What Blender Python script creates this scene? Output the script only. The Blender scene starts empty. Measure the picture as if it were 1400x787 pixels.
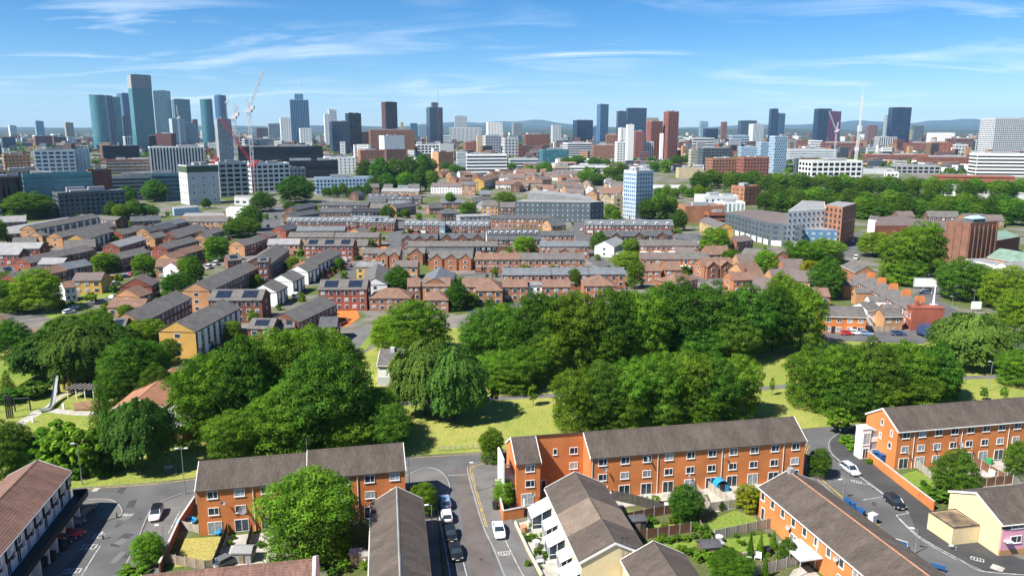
import bpy, math, random
import numpy as np
from mathutils import Vector, Matrix

# ------------------------------------------------------------------ camera, sky, sun, exposure
SC = bpy.context.scene
COL = SC.collection
R = math.radians
FPX, CAM_H = 1050.0, 62.0
PITCH = math.atan(217.5 / FPX)
CP, SP = math.cos(PITCH), math.sin(PITCH)

cam_d = bpy.data.cameras.new('camera')
cam_d.sensor_width = 36.0
cam_d.lens = 36.0 * FPX / 1400.0
cam_d.clip_start, cam_d.clip_end = 1.0, 90000.0
cam = bpy.data.objects.new('camera', cam_d)
cam.location = (0, 0, CAM_H)
cam.rotation_euler = (math.pi / 2 - PITCH, 0, 0)
COL.objects.link(cam)
SC.camera = cam

SUN_EL = R(50.0)
SUN_DIR = Vector((-math.cos(R(32)) * math.cos(SUN_EL), -math.sin(R(32)) * math.cos(SUN_EL), math.sin(SUN_EL)))  # towards the sun
sun_d = bpy.data.lights.new('sun', 'SUN')
sun_d.energy = 5.0
sun_d.angle = R(0.5)
sun_d.color = (1.0, 0.95, 0.86)
sun = bpy.data.objects.new('sun', sun_d)
sun.rotation_euler = SUN_DIR.to_track_quat('Z', 'Y').to_euler()
sun.location = (-200, -100, 400)
COL.objects.link(sun)

SC.view_settings.view_transform = 'Standard'
SC.view_settings.look = 'None'
SC.view_settings.exposure = 1.02
SC.view_settings.gamma = 1.0
SC.view_settings.use_curve_mapping = False
SC.cycles.max_bounces = 6
SC.cycles.diffuse_bounces = 3
SC.cycles.glossy_bounces = 3
SC.cycles.transmission_bounces = 4
SC.cycles.transparent_max_bounces = 6
SC.cycles.volume_bounces = 1

world = bpy.data.worlds.new('World')
SC.world = world
world.use_nodes = True
wt = world.node_tree
wt.nodes.clear()


def nd(t, kind, **kw):
    n = t.nodes.new(kind)
    for k, v in kw.items():
        setattr(n, k, v)
    return n


def mth(t, op, a, b=None, c=None, clamp=False):
    n = nd(t, 'ShaderNodeMath', operation=op, use_clamp=clamp)
    for i, x in enumerate((a, b, c)):
        if x is None:
            continue
        if isinstance(x, (int, float)):
            n.inputs[i].default_value = x
        else:
            t.links.new(x, n.inputs[i])
    return n.outputs[0]


def ramp(t, fac, stops):
    n = nd(t, 'ShaderNodeValToRGB')
    e = n.color_ramp.elements
    while len(e) < len(stops):
        e.new(0.5)
    for k, (p_, c_) in enumerate(stops):
        e[k].position = p_
        e[k].color = (c_[0], c_[1], c_[2], 1) if not isinstance(c_, (int, float)) else (c_, c_, c_, 1)
    t.links.new(fac, n.inputs[0])
    return n.outputs[0]


def mixc(t, fac, a, b, mode='MIX'):
    n = nd(t, 'ShaderNodeMix', data_type='RGBA', blend_type=mode)
    for i, x in ((0, fac), (6, a), (7, b)):
        if isinstance(x, (int, float)):
            n.inputs[i].default_value = x
        elif isinstance(x, (tuple, list)):
            n.inputs[i].default_value = (x[0], x[1], x[2], 1)
        else:
            t.links.new(x, n.inputs[i])
    return n.outputs[2]


sky = nd(wt, 'ShaderNodeTexSky', sky_type='NISHITA', sun_disc=False)
sky.sun_elevation = SUN_EL
sky.sun_rotation = math.atan2(SUN_DIR.x, SUN_DIR.y)
sky.air_density = 0.7
sky.dust_density = 0.25
sky.ozone_density = 4.0
# thin cirrus: the view direction is projected on a high cloud sheet and streaked noise sampled there
tc = nd(wt, 'ShaderNodeTexCoord')
sx = nd(wt, 'ShaderNodeSeparateXYZ')
wt.links.new(tc.outputs['Generated'], sx.inputs[0])
zz = mth(wt, 'ADD', mth(wt, 'MAXIMUM', sx.outputs[2], 0.0), 0.10)
cx = nd(wt, 'ShaderNodeCombineXYZ')
wt.links.new(mth(wt, 'DIVIDE', sx.outputs[0], zz), cx.inputs[0])
wt.links.new(mth(wt, 'DIVIDE', sx.outputs[1], zz), cx.inputs[1])
mp = nd(wt, 'ShaderNodeMapping')
mp.inputs['Rotation'].default_value = (0, 0, R(-24))
mp.inputs['Scale'].default_value = (0.5, 1.0, 1)
mp.inputs['Location'].default_value = (3.7, 1.3, 0)
wt.links.new(cx.outputs[0], mp.inputs[0])
n1 = nd(wt, 'ShaderNodeTexNoise')
n1.inputs['Scale'].default_value = 1.1
n1.inputs['Detail'].default_value = 9
n1.inputs['Roughness'].default_value = 0.62
n1.inputs['Distortion'].default_value = 1.5
wt.links.new(mp.outputs[0], n1.inputs['Vector'])
n2 = nd(wt, 'ShaderNodeTexNoise')
n2.inputs['Scale'].default_value = 0.55
n2.inputs['Detail'].default_value = 3
wt.links.new(cx.outputs[0], n2.inputs['Vector'])
cl = ramp(wt, n1.outputs[0], [(0.475, 0.0), (0.72, 1.0)])
ms = ramp(wt, n2.outputs[0], [(0.42, 0.04), (0.62, 1.0)])
up = ramp(wt, sx.outputs[2], [(0.0, 0.0), (0.02, 0.9), (0.5, 0.6)])
cf = mth(wt, 'MULTIPLY', mth(wt, 'MULTIPLY', cl, ms), mth(wt, 'MULTIPLY', up, 0.85), clamp=True)
skyc = nd(wt, 'ShaderNodeHueSaturation')
skyc.inputs['Saturation'].default_value = 1.36
wt.links.new(sky.outputs[0], skyc.inputs['Color'])
wcol = mixc(wt, cf, skyc.outputs[0], (8.6, 9.2, 9.8))
bg = nd(wt, 'ShaderNodeBackground')
bg.inputs['Strength'].default_value = 0.071
wt.links.new(wcol, bg.inputs['Color'])
wo = nd(wt, 'ShaderNodeOutputWorld')
wt.links.new(bg.outputs[0], wo.inputs['Surface'])

# ------------------------------------------------------------------ placing: where a line of sight meets height z
RND = random.Random(7)


def P(px, py, z=0.0):
    u = (px - 700.0) / FPX
    v = (393.5 - py) / FPX
    dx, dy, dz = u, CP + v * SP, -SP + v * CP
    t = (z - CAM_H) / dz
    return Vector((dx * t, dy * t, z))


def height_at(Y, py):
    v = (393.5 - py) / FPX
    return CAM_H + (v * Y * CP - Y * SP) / (CP + v * SP)


def mpp(pt):
    """metres covered by one photograph pixel at a point"""
    return (pt.y * CP + (CAM_H - pt.z) * SP) / FPX


# surveyed sub-areas of the town (origin, scale) used by the tables below
AREA = {'A': (0, 230), 'B': (240, 230), 'C': (480, 230), 'D': (700, 230), 'E': (920, 230), 'F': (1120, 230),
        'a': (0, 80), 'b': (240, 80), 'c': (480, 80), 'd': (700, 80), 'e': (920, 80), 'f': (1120, 80)}


def px_of(area, x, y):
    o = AREA[area]
    return o[0] + x / 4.371, o[1] + y / 4.371


# ------------------------------------------------------------------ mesh building
class MB:
    def __init__(self):
        self.v, self.f, self.m = [], [], []

    def quad(self, a, b, c, d, m=0):
        n = len(self.v)
        self.v += [tuple(a), tuple(b), tuple(c), tuple(d)]
        self.f.append((n, n + 1, n + 2, n + 3))
        self.m.append(m)

    def tri(self, a, b, c, m=0):
        n = len(self.v)
        self.v += [tuple(a), tuple(b), tuple(c)]
        self.f.append((n, n + 1, n + 2))
        self.m.append(m)

    def box(self, x0, x1, y0, y1, z0, z1, m=0, top=None):
        n = len(self.v)
        self.v += [(x0, y0, z0), (x1, y0, z0), (x1, y1, z0), (x0, y1, z0), (x0, y0, z1), (x1, y0, z1), (x1, y1, z1), (x0, y1, z1)]
        for q, mm in (((0, 3, 2, 1), m), ((4, 5, 6, 7), m if top is None else top), ((0, 1, 5, 4), m), ((1, 2, 6, 5), m), ((2, 3, 7, 6), m), ((3, 0, 4, 7), m)):
            self.f.append(tuple(n + i for i in q))
            self.m.append(mm)

    def prism(self, pts, z0, z1, m=0, top=None):
        """vertical prism over a polygon of (x, y); wound counter-clockwise here"""
        pts = [(p[0], p[1]) for p in pts]
        ar = sum(pts[i][0] * pts[(i + 1) % len(pts)][1] - pts[(i + 1) % len(pts)][0] * pts[i][1] for i in range(len(pts)))
        if ar < 0:
            pts = pts[::-1]
        n, k = len(self.v), len(pts)
        self.v += [(x, y, z0) for x, y in pts] + [(x, y, z1) for x, y in pts]
        self.f.append(tuple(n + k + i for i in range(k)))
        self.m.append(m if top is None else top)
        for i in range(k):
            j = (i + 1) % k
            self.f.append((n + i, n + j, n + k + j, n + k + i))
            self.m.append(m)

    def tube(self, path, rad, seg=6, m=0, cap=True):
        path = [Vector(p) for p in path]
        rs = rad if isinstance(rad, (list, tuple)) else [rad] * len(path)
        rings = []
        for i, p in enumerate(path):
            d = (path[min(i + 1, len(path) - 1)] - path[max(i - 1, 0)]).normalized()
            a = d.cross(Vector((0, 0, 1)))
            if a.length < 1e-3:
                a = Vector((1, 0, 0))
            a.normalize()
            b = d.cross(a)
            n = len(self.v)
            for k in range(seg):
                t = 2 * math.pi * k / seg
                self.v.append(tuple(p + (a * math.cos(t) + b * math.sin(t)) * rs[i]))
            rings.append(n)
        for i in range(len(rings) - 1):
            for k in range(seg):
                k2 = (k + 1) % seg
                self.f.append((rings[i] + k, rings[i + 1] + k, rings[i + 1] + k2, rings[i] + k2))
                self.m.append(m)
        if cap:
            self.f.append(tuple(rings[0] + k for k in range(seg)))
            self.m.append(m)
            self.f.append(tuple(rings[-1] + k for k in reversed(range(seg))))
            self.m.append(m)

    def bar(self, a, b, w, m=0):
        self.tube([a, b], w, 4, m)

    def mesh(self, name, mats):
        me = bpy.data.meshes.new(name)
        me.from_pydata(self.v, [], self.f)
        for mm in (mats if isinstance(mats, (list, tuple)) else [mats]):
            me.materials.append(mm)
        if self.m and max(self.m) > 0:
            me.polygons.foreach_set('material_index', self.m)
        me.update()
        return me

    def build(self, name, mats, parent=None, loc=(0, 0, 0), rz=0.0, smooth=False):
        me = self.mesh(name, mats)
        if smooth:
            me.polygons.foreach_set('use_smooth', [True] * len(me.polygons))
        return link(name, me, parent, loc, rz)


def link(name, me, parent=None, loc=(0, 0, 0), rz=0.0, scale=None):
    o = bpy.data.objects.new(name, me)
    o.location = loc
    o.rotation_euler = (0, 0, rz)
    if scale:
        o.scale = scale
    if parent:
        o.parent = parent
    COL.objects.link(o)
    return o


def tag(o, label, cat, group=None, kind=None):
    o['label'] = label
    if cat:
        o['category'] = cat
    if group:
        o['group'] = group
    if kind:
        o['kind'] = kind
    return o


def thing(name, label, cat, loc=(0, 0, 0), rz=0.0, group=None):
    return tag(link(name, None, None, loc, rz), label, cat, group)


def struct(o, label=None):
    o['kind'] = 'structure'
    if label:
        o['label'] = label
    return o


def copy_tree(o, parent=None):
    c = o.copy()
    COL.objects.link(c)
    c.parent = parent
    for ch in o.children:
        copy_tree(ch, c)
    return c


# ------------------------------------------------------------------ materials
MATS = {}


def mat(name, rgb, rough=0.85, var=0.16, scale=0.35, fine=0.0, fscale=6.0, metal=0.0, spec=0.3, bump=0.0, stretch=None, objvar=0.0, hue=None):
    if name in MATS:
        return MATS[name]
    m = bpy.data.materials.new(name)
    m.use_nodes = True
    t = m.node_tree
    b = t.nodes['Principled BSDF']
    b.inputs['Roughness'].default_value = rough
    b.inputs['Metallic'].default_value = metal
    b.inputs['Specular IOR Level'].default_value = spec
    co = nd(t, 'ShaderNodeTexCoord').outputs['Object']
    if stretch:
        mpn = nd(t, 'ShaderNodeMapping')
        mpn.inputs['Scale'].default_value = stretch
        t.links.new(co, mpn.inputs[0])
        co = mpn.outputs[0]
    n = nd(t, 'ShaderNodeTexNoise')
    n.inputs['Scale'].default_value = scale
    n.inputs['Detail'].default_value = 5
    t.links.new(co, n.inputs['Vector'])
    lo = tuple(c * (1 - var) for c in rgb)
    hi = hue if hue else tuple(min(1, c * (1 + var)) for c in rgb)
    col = ramp(t, n.outputs[0], [(0.3, lo), (0.7, hi)])
    if fine:
        n3 = nd(t, 'ShaderNodeTexNoise')
        n3.inputs['Scale'].default_value = fscale
        n3.inputs['Detail'].default_value = 2
        t.links.new(co, n3.inputs['Vector'])
        col = mixc(t, 1.0, col, ramp(t, n3.outputs[0], [(0.25, 1 - fine), (0.75, 1 + fine)]), 'MULTIPLY')
        if bump:
            bn = nd(t, 'ShaderNodeBump')
            bn.inputs['Strength'].default_value = bump
            bn.inputs['Distance'].default_value = 0.1
            t.links.new(n3.outputs[0], bn.inputs['Height'])
            t.links.new(bn.outputs[0], b.inputs['Normal'])
    if objvar:
        oi = nd(t, 'ShaderNodeObjectInfo')
        col = mixc(t, 1.0, col, ramp(t, oi.outputs['Random'], [(0, 1 - objvar), (1, 1 + objvar)]), 'MULTIPLY')
    t.links.new(col, b.inputs['Base Color'])
    MATS[name] = m
    return m


def glass(name, rgb, rough=0.12, spec=0.6, var=0.35, metal=0.0):
    return mat(name, rgb, rough, var, 0.23, spec=spec, metal=metal, objvar=0.25)


W = {  # wall materials
    'orange': mat('orange_brick', (0.56, 0.192, 0.060), 0.9, 0.20, 0.22, 0.2, 7.0),
    'orange2': mat('soft_orange_brick', (0.31, 0.145, 0.083), 0.9, 0.2, 0.25, 0.15, 5),
    'red': mat('red_brick', (0.27, 0.083, 0.055), 0.9, 0.2, 0.25, 0.15, 5),
    'redbrown': mat('red_brown_brick', (0.19, 0.075, 0.05), 0.9, 0.2, 0.25, 0.15, 5),
    'brown': mat('brown_brick', (0.15, 0.085, 0.06), 0.9, 0.2, 0.25, 0.15, 5),
    'tan': mat('tan_brick', (0.44, 0.24, 0.12), 0.9, 0.15, 0.25, 0.12, 5),
    'buff': mat('buff_brick', (0.42, 0.33, 0.21), 0.9, 0.15, 0.25, 0.12, 5),
    'ochre': mat('ochre_brick', (0.55, 0.33, 0.09), 0.9, 0.12, 0.25, 0.12, 5),
    'cream': mat('cream_render', (0.66, 0.54, 0.32), 0.85, 0.08, 0.3, 0.05, 2),
    'white': mat('white_render', (0.78, 0.78, 0.75), 0.7, 0.06, 0.3, 0.04, 2),
    'pink': mat('pink_render', (0.66, 0.32, 0.40), 0.85, 0.07, 0.3),
    'grey': mat('grey_cladding', (0.30, 0.31, 0.32), 0.7, 0.12, 0.2),
    'palegrey': mat('pale_grey_concrete', (0.50, 0.51, 0.51), 0.8, 0.1, 0.2),
    'slate': mat('slate_grey_cladding', (0.095, 0.115, 0.13), 0.6, 0.15, 0.2),
    'black': mat('black_cladding', (0.018, 0.02, 0.024), 0.4, 0.2, 0.2),
    'navy': mat('navy_cladding', (0.025, 0.045, 0.085), 0.35, 0.2, 0.2),
    'teal': mat('teal_cladding', (0.10, 0.24, 0.27), 0.4, 0.2, 0.2),
    'blue': mat('pale_blue_cladding', (0.34, 0.47, 0.58), 0.5, 0.1, 0.2),
    'midblue': mat('mid_blue_cladding', (0.10, 0.20, 0.32), 0.4, 0.15, 0.2),
    'maroon': mat('maroon_cladding', (0.19, 0.035, 0.075), 0.5, 0.15, 0.2),
    'rust': mat('rust_red_cladding', (0.29, 0.105, 0.065), 0.7, 0.15, 0.2),
    'beige': mat('beige_panel', (0.46, 0.38, 0.24), 0.8, 0.1, 0.2),
    'brick': mat('dark_theatre_brick', (0.215, 0.105, 0.072), 0.9, 0.2, 0.25, 0.15, 5),
    'paleblue': mat('pale_blue_grey_panel', (0.46, 0.53, 0.58), 0.5, 0.08, 0.2),
    'midorange': mat('warm_brown_orange_brick', (0.37, 0.155, 0.080), 0.9, 0.2, 0.25, 0.18, 5),
    'netting': mat('green_netting', (0.07, 0.10, 0.06), 0.9, 0.2, 0.3),
    'dkbrown': mat('dark_brown_cladding', (0.10, 0.045, 0.035), 0.6, 0.2, 0.2),
}
RF = {  # roof materials; the near ones are stretched down the slope
    'slate': mat('grey_slate_tiles', (0.118, 0.110, 0.104), 0.85, 0.22, 0.5, 0.22, 4.0, bump=0.4),
    'dark': mat('dark_slate_tiles', (0.075, 0.078, 0.085), 0.75, 0.25, 0.5, 0.22, 4.0, bump=0.4),
    'brown': mat('brown_concrete_tiles', (0.175, 0.105, 0.076), 0.88, 0.2, 0.5, 0.2, 4.0, bump=0.4),
    'bluegrey': mat('blue_grey_slate', (0.125, 0.138, 0.152), 0.7, 0.18, 0.5, 0.15, 4.0, bump=0.4),
    'pale': mat('pale_grey_roofing', (0.24, 0.24, 0.24), 0.7, 0.15, 0.3, 0.08, 3.0),
    'white': mat('white_roofing', (0.72, 0.73, 0.74), 0.5, 0.06, 0.3),
    'flat': mat('roofing_felt', (0.20, 0.20, 0.205), 0.9, 0.25, 0.3, 0.1, 3.0),
    'green': mat('green_copper_roofing', (0.16, 0.24, 0.19), 0.7, 0.2, 0.4),
    'terracotta': mat('terracotta_tiles', (0.31, 0.15, 0.088), 0.9, 0.15, 0.5, 0.12, 4.0),
    'plum': mat('plum_brown_roofing', (0.135, 0.108, 0.10), 0.8, 0.15, 0.3),
    'gravel': mat('warm_gravel_roofing', (0.42, 0.30, 0.17), 0.9, 0.2, 0.3, 0.1, 3.0),
    'neartile': mat('weathered_grey_tiles', (0.086, 0.069, 0.058), 0.88, 0.22, 0.55, 0.24, 3.2, bump=0.5, stretch=(1.0, 0.35, 0.35)),
    'nearbrown': mat('red_brown_ribbed_tiles', (0.17, 0.095, 0.073), 0.85, 0.22, 0.6, 0.25, 3.2, bump=0.5, stretch=(1.0, 0.35, 0.35)),
    'nearfaded': mat('faded_buff_tiles', (0.18, 0.138, 0.108), 0.88, 0.16, 0.55, 0.2, 3.2, bump=0.5),
}
M_WHITE = mat('white_upvc', (0.80, 0.80, 0.79), 0.35, 0.03, 1.0)
M_TRIM = mat('white_painted_board', (0.76, 0.75, 0.72), 0.5, 0.08, 0.8)
M_GLASS = glass('window_glass', (0.03, 0.045, 0.06))
M_NET = mat('window_with_curtain', (0.30, 0.33, 0.35), 0.25, 0.35, 1.7, spec=0.6, objvar=0.35)
M_GLF = glass('far_window_glass', (0.035, 0.055, 0.08), 0.2)
M_GLT = glass('teal_curtain_glass', (0.05, 0.17, 0.21), 0.1, 0.8)
M_GLB = glass('blue_curtain_glass', (0.05, 0.12, 0.22), 0.1, 0.8)
M_GLN = glass('navy_curtain_glass', (0.012, 0.03, 0.07), 0.1, 0.7)
M_GLK = glass('black_curtain_glass', (0.008, 0.011, 0.018), 0.1, 0.6)
M_GLP = glass('pale_curtain_glass', (0.26, 0.34, 0.38), 0.12, 0.8)
ALT = {k: glass(str(k) + '_reflecting_glass', c, .14, .7) for k, c in (('teal', (0.075, 0.21, 0.25)), ('blue', (0.08, 0.165, 0.27)), ('navy', (0.022, 0.05, 0.10)), ('black', (0.016, 0.021, 0.032)), ('pale', (0.34, 0.42, 0.46)), (None, (0.075, 0.10, 0.13)))}
M_DARK = mat('dark_metal', (0.03, 0.03, 0.033), 0.5, 0.1)
M_STEEL = mat('galvanised_steel', (0.36, 0.38, 0.40), 0.45, 0.08, metal=0.5)
M_WOOD = mat('weathered_fence_wood', (0.27, 0.205, 0.145), 0.9, 0.25, 1.2, 0.2, 9, stretch=(1, 1, 0.15))
M_WOODB = mat('brown_stained_wood', (0.17, 0.085, 0.05), 0.85, 0.22, 1.2, 0.2, 9)
M_WOODG = mat('silvered_fence_wood', (0.33, 0.30, 0.25), 0.9, 0.2, 1.2, 0.2, 9, stretch=(1, 1, 0.15))
M_WOODK = mat('dark_fence_wood', (0.06, 0.055, 0.05), 0.85, 0.2, 1.2)
M_CONC = mat('concrete', (0.42, 0.41, 0.385), 0.9, 0.12, 0.8, 0.1, 8)
M_SOLAR = mat('solar_panel_glass', (0.018, 0.025, 0.04), 0.15, 0.2, 0.6, spec=0.6)

# ------------------------------------------------------------------ ground, park, roads


def ground_mat():
    m = bpy.data.materials.new('town_ground')
    m.use_nodes = True
    t = m.node_tree
    b = t.nodes['Principled BSDF']
    b.inputs['Roughness'].default_value = 0.95
    b.inputs['Specular IOR Level'].default_value = 0.1
    co = nd(t, 'ShaderNodeTexCoord').outputs['Object']
    ns = []
    for sc_, det in ((0.035, 6), (0.12, 4), (0.002, 6), (0.9, 3), (0.012, 6)):
        n = nd(t, 'ShaderNodeTexNoise')
        n.inputs['Scale'].default_value = sc_
        n.inputs['Detail'].default_value = det
        t.links.new(co, n.inputs['Vector'])
        ns.append(n.outputs[0])
    paved = ramp(t, ns[1], [(0.35, (0.12, 0.113, 0.105)), (0.65, (0.20, 0.18, 0.16))])
    green = ramp(t, ns[3], [(0.3, (0.055, 0.085, 0.022)), (0.7, (0.11, 0.135, 0.04))])
    town = mixc(t, ramp(t, ns[0], [(0.47, 0.0), (0.55, 1.0)]), paved, green)
    far = mixc(t, ramp(t, ns[4], [(0.45, 0.0), (0.55, 1.0)]), (0.035, 0.062, 0.022), (0.085, 0.095, 0.06))
    far = mixc(t, ramp(t, ns[2], [(0.5, 0.0), (0.6, 1.0)]), far, (0.11, 0.105, 0.095))
    sp = nd(t, 'ShaderNodeSeparateXYZ')
    t.links.new(co, sp.inputs[0])
    mr = nd(t, 'ShaderNodeMapRange')
    mr.inputs[1].default_value, mr.inputs[2].default_value = 1500, 2600
    t.links.new(sp.outputs[1], mr.inputs[0])
    t.links.new(mixc(t, mr.outputs[0], town, far), b.inputs['Base Color'])
    return m


gm = MB()
gm.quad((-30000, -400, -0.02), (30000, -400, -0.02), (30000, 34000, -0.02), (-30000, 34000, -0.02))
struct(gm.build('ground', ground_mat()))

M_ASPH = mat('asphalt', (0.094, 0.094, 0.096), 0.9, 0.24, 0.16, 0.12, 5)
M_ASPHR = mat('worn_reddish_asphalt', (0.105, 0.090, 0.086), 0.9, 0.18, 0.3, 0.12, 5)
M_PAVE = mat('tarmac_pavement', (0.125, 0.122, 0.118), 0.9, 0.2, 0.25, 0.12, 5)
M_PAVED = mat('fresh_dark_tarmac', (0.05, 0.051, 0.053), 0.9, 0.2, 0.3, 0.1, 5)
M_SLAB = mat('concrete_paving_slabs', (0.36, 0.335, 0.295), 0.9, 0.2, 0.6, 0.15, 5)
M_KERB = mat('kerb_stone', (0.25, 0.245, 0.235), 0.9, 0.15, 0.6)
M_LW = mat('white_road_paint', (0.36, 0.36, 0.35), 0.85, 0.5, 1.3, hue=(0.62, 0.62, 0.6))
M_LY = mat('yellow_road_paint', (0.42, 0.29, 0.09), 0.85, 0.45, 1.3, hue=(0.62, 0.43, 0.12))


def grass_mat(name, a, b_, c_):
    m = bpy.data.materials.new(name)
    m.use_nodes = True
    t = m.node_tree
    b = t.nodes['Principled BSDF']
    b.inputs['Roughness'].default_value = 0.95
    b.inputs['Specular IOR Level'].default_value = 0.1
    co = nd(t, 'ShaderNodeTexCoord').outputs['Object']
    n = []
    for sc_, det in ((0.045, 7), (0.35, 6), (2.0, 5)):
        k = nd(t, 'ShaderNodeTexNoise')
        k.inputs['Scale'].default_value = sc_
        k.inputs['Detail'].default_value = det
        t.links.new(co, k.inputs['Vector'])
        n.append(k.outputs[0])
    c = mixc(t, ramp(t, n[0], [(0.36, 0.0), (0.62, 1.0)]), a, b_)
    c = mixc(t, ramp(t, n[1], [(0.5, 0.0), (0.78, 0.8)]), c, c_)
    c = mixc(t, 1.0, c, ramp(t, n[2], [(0.2, 0.6), (0.8, 1.4)]), 'MULTIPLY')
    t.links.new(c, b.inputs['Base Color'])
    return m


M_GRASS = grass_mat('dry_mown_grass', (0.175, 0.215, 0.042), (0.265, 0.265, 0.068), (0.135, 0.20, 0.036))
M_LAWN = grass_mat('green_garden_lawn', (0.13, 0.20, 0.03), (0.17, 0.22, 0.04), (0.20, 0.19, 0.06))
M_LAWNY = grass_mat('parched_garden_lawn', (0.28, 0.25, 0.06), (0.33, 0.27, 0.09), (0.22, 0.23, 0.05))
M_BED = grass_mat('planted_bed', (0.06, 0.09, 0.022), (0.11, 0.11, 0.05), (0.13, 0.10, 0.07))


def sheet(name, pts, m, z, z0=None, label=None):
    """flat ground sheet over a list of world points or (px, py) survey points"""
    pp = [P(*p) if not isinstance(p, Vector) else p for p in pts]
    b = MB()
    if z0 is None:
        n = len(pp)
        ar = sum(pp[i].x * pp[(i + 1) % n].y - pp[(i + 1) % n].x * pp[i].y for i in range(n))
        if ar < 0:
            pp = pp[::-1]
        b.v = [(p.x, p.y, z) for p in pp]
        b.f = [tuple(range(n))]
        b.m = [0]
    else:
        b.prism(pp, z0, z)
    return struct(b.build(name, m), label)


def offset_line(pp, w):
    L, Rr = [], []
    for i, p in enumerate(pp):
        d = (pp[min(i + 1, len(pp) - 1)] - pp[max(i - 1, 0)])
        d.z = 0
        d.normalize()
        nrm = Vector((-d.y, d.x, 0))
        L.append(p + nrm * w / 2)
        Rr.append(p - nrm * w / 2)
    return L, Rr


def smooth_path(pp, n=6):
    out = []
    for i in range(len(pp) - 1):
        p0, p1, p2, p3 = pp[max(i - 1, 0)], pp[i], pp[i + 1], pp[min(i + 2, len(pp) - 1)]
        for k in range(n):
            t = k / n
            out.append(0.5 * ((2 * p1) + (p2 - p0) * t + (2 * p0 - 5 * p1 + 4 * p2 - p3) * t * t + (3 * p1 - p0 - 3 * p2 + p3) * t ** 3))
    out.append(pp[-1])
    return out


def strip(name, pts, w, m, z, smooth=True, h=0.0, label=None):
    pp = [P(*p) if not isinstance(p, Vector) else p.copy() for p in pts]
    if smooth and len(pp) > 2:
        pp = smooth_path(pp)
    L, Rr = offset_line(pp, w)
    b = MB()
    for i in range(len(pp) - 1):
        a0, a1, b0, b1 = (Vector((q.x, q.y, z)) for q in (Rr[i], Rr[i + 1], L[i], L[i + 1]))
        b.quad(a0, a1, b1, b0)
        if h:
            for s0, s1 in ((a1, a0), (b0, b1)):
                b.quad(s0 - Vector((0, 0, h)), s1 - Vector((0, 0, h)), s1, s0)
    return struct(b.build(name, m), label)


# the park
sheet('grass_field', [(-120, 690), (94, 667), (202, 659.5), (268, 652), (420, 640), (567, 622), (654, 617.5), (800, 604), (1094, 586), (1170, 579), (1500, 556),
                      (1500, 500), (1385, 480), (1290, 462), (1130, 462), (900, 455), (640, 446), (560, 452), (470, 496), (280, 508), (215, 520), (120, 500), (40, 480), (-120, 470)], M_GRASS, 0.004, label='dry mown park grass between the tree belts')
strip('path', [(545, 552), (655, 545.5), (755, 540.5), (900, 535), (1035, 531), (1075, 528), (1200, 522), (1310, 516.5), (1420, 513)], 2.6, M_PAVE, 0.012, label='asphalt footpath across the park')
strip('path', [(24, 581), (45, 568), (60, 560), (100, 564), (145, 566)], 2.4, M_SLAB, 0.012)
strip('path', [(60, 560), (75, 548), (90, 538), (110, 536), (150, 541)], 1.2, M_SLAB, 0.016)
strip('path', [(655, 470), (668, 480), (690, 500)], 2.0, M_PAVE, 0.012)
sheet('road', [(1262, 470), (1285, 455), (1330, 462), (1392, 483), (1420, 500), (1470, 500), (1470, 470), (1392, 462), (1345, 440), (1310, 425), (1288, 412), (1268, 408), (1252, 415), (1262, 440), (1255, 452), (1100, 452), (1100, 464)], M_ASPH, 0.010)
# the cross street behind the orange blocks and the three side streets
sheet('road', [(-140, 694), (94, 668.5), (202, 661), (268, 653.5), (420, 641), (567, 623.5), (654, 618.5), (800, 605), (1094, 587), (1172, 580), (1172, 596), (1105, 606),
               (1000, 614), (800, 628), (690, 634), (655, 640), (600, 646), (560, 652), (420, 662), (270, 676), (215, 690), (160, 697), (118, 684), (60, 690), (-140, 716)], M_ASPH, 0.012, label='cross street behind the orange brick blocks')
sheet('road', [(118, 684), (160, 697), (166, 705), (141, 712), (60, 815), (150, 815), (208, 706), (207, 701), (222, 687), (240, 680)], M_ASPH, 0.016)
sheet('road', [(584, 640), (605, 647), (615, 667), (603, 680), (597, 690), (613, 815), (720, 815), (663, 720), (648, 668), (640, 641), (660, 631)], M_ASPH, 0.020)
sheet('road', [(1093, 590), (1128, 583), (1150, 592), (1136, 604), (1140, 620), (1176, 650), (1213, 678), (1246, 703), (1262, 735), (1310, 763), (1341, 780), (1430, 788), (1430, 830),
               (1330, 830), (1262, 770), (1200, 715), (1154, 682), (1118, 655), (1098, 628)], M_ASPH, 0.016)
strip('road_patch', [(634, 640), (640, 680), (650, 730), (664, 800)], 3.4, M_ASPHR, 0.026)
# pavements: real steps of about 0.1 m
sheet('pavement', [(120, 683.5), (147, 683), (160, 689), (167, 698.5), (163, 706), (140, 714), (100, 762), (58, 815), (10, 815), (60, 745), (105, 690)], M_PAVE, 0.11, 0.0)
sheet('pavement', [(202, 704), (219, 688), (251, 675), (268, 670), (270, 690), (262, 702), (244, 724), (214, 800), (156, 800), (208, 706)], M_PAVE, 0.11, 0.0)
sheet('pavement', [(552, 650), (584.6, 640), (604.8, 647), (615, 667), (602, 679), (596, 690), (606, 815), (586, 815), (580, 700), (556, 690)], M_PAVE, 0.11, 0.0)
sheet('pavement', [(690, 629), (659.6, 631.5), (643, 637), (640, 645), (646, 668), (661, 720), (684, 770), (700, 812), (745, 812), (735, 787), (703, 716), (690, 680)], M_PAVE, 0.11, 0.0)
sheet('pavement', [(1150, 592), (1172, 584), (1186, 602), (1192, 620), (1200, 640), (1256, 684), (1275, 700), (1300, 722), (1395, 764), (1420, 770), (1420, 786), (1345, 779), (1309, 762), (1256, 732), (1243, 701), (1211, 677), (1174, 650), (1138, 621), (1135, 604)], M_PAVED, 0.11, 0.0)
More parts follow.
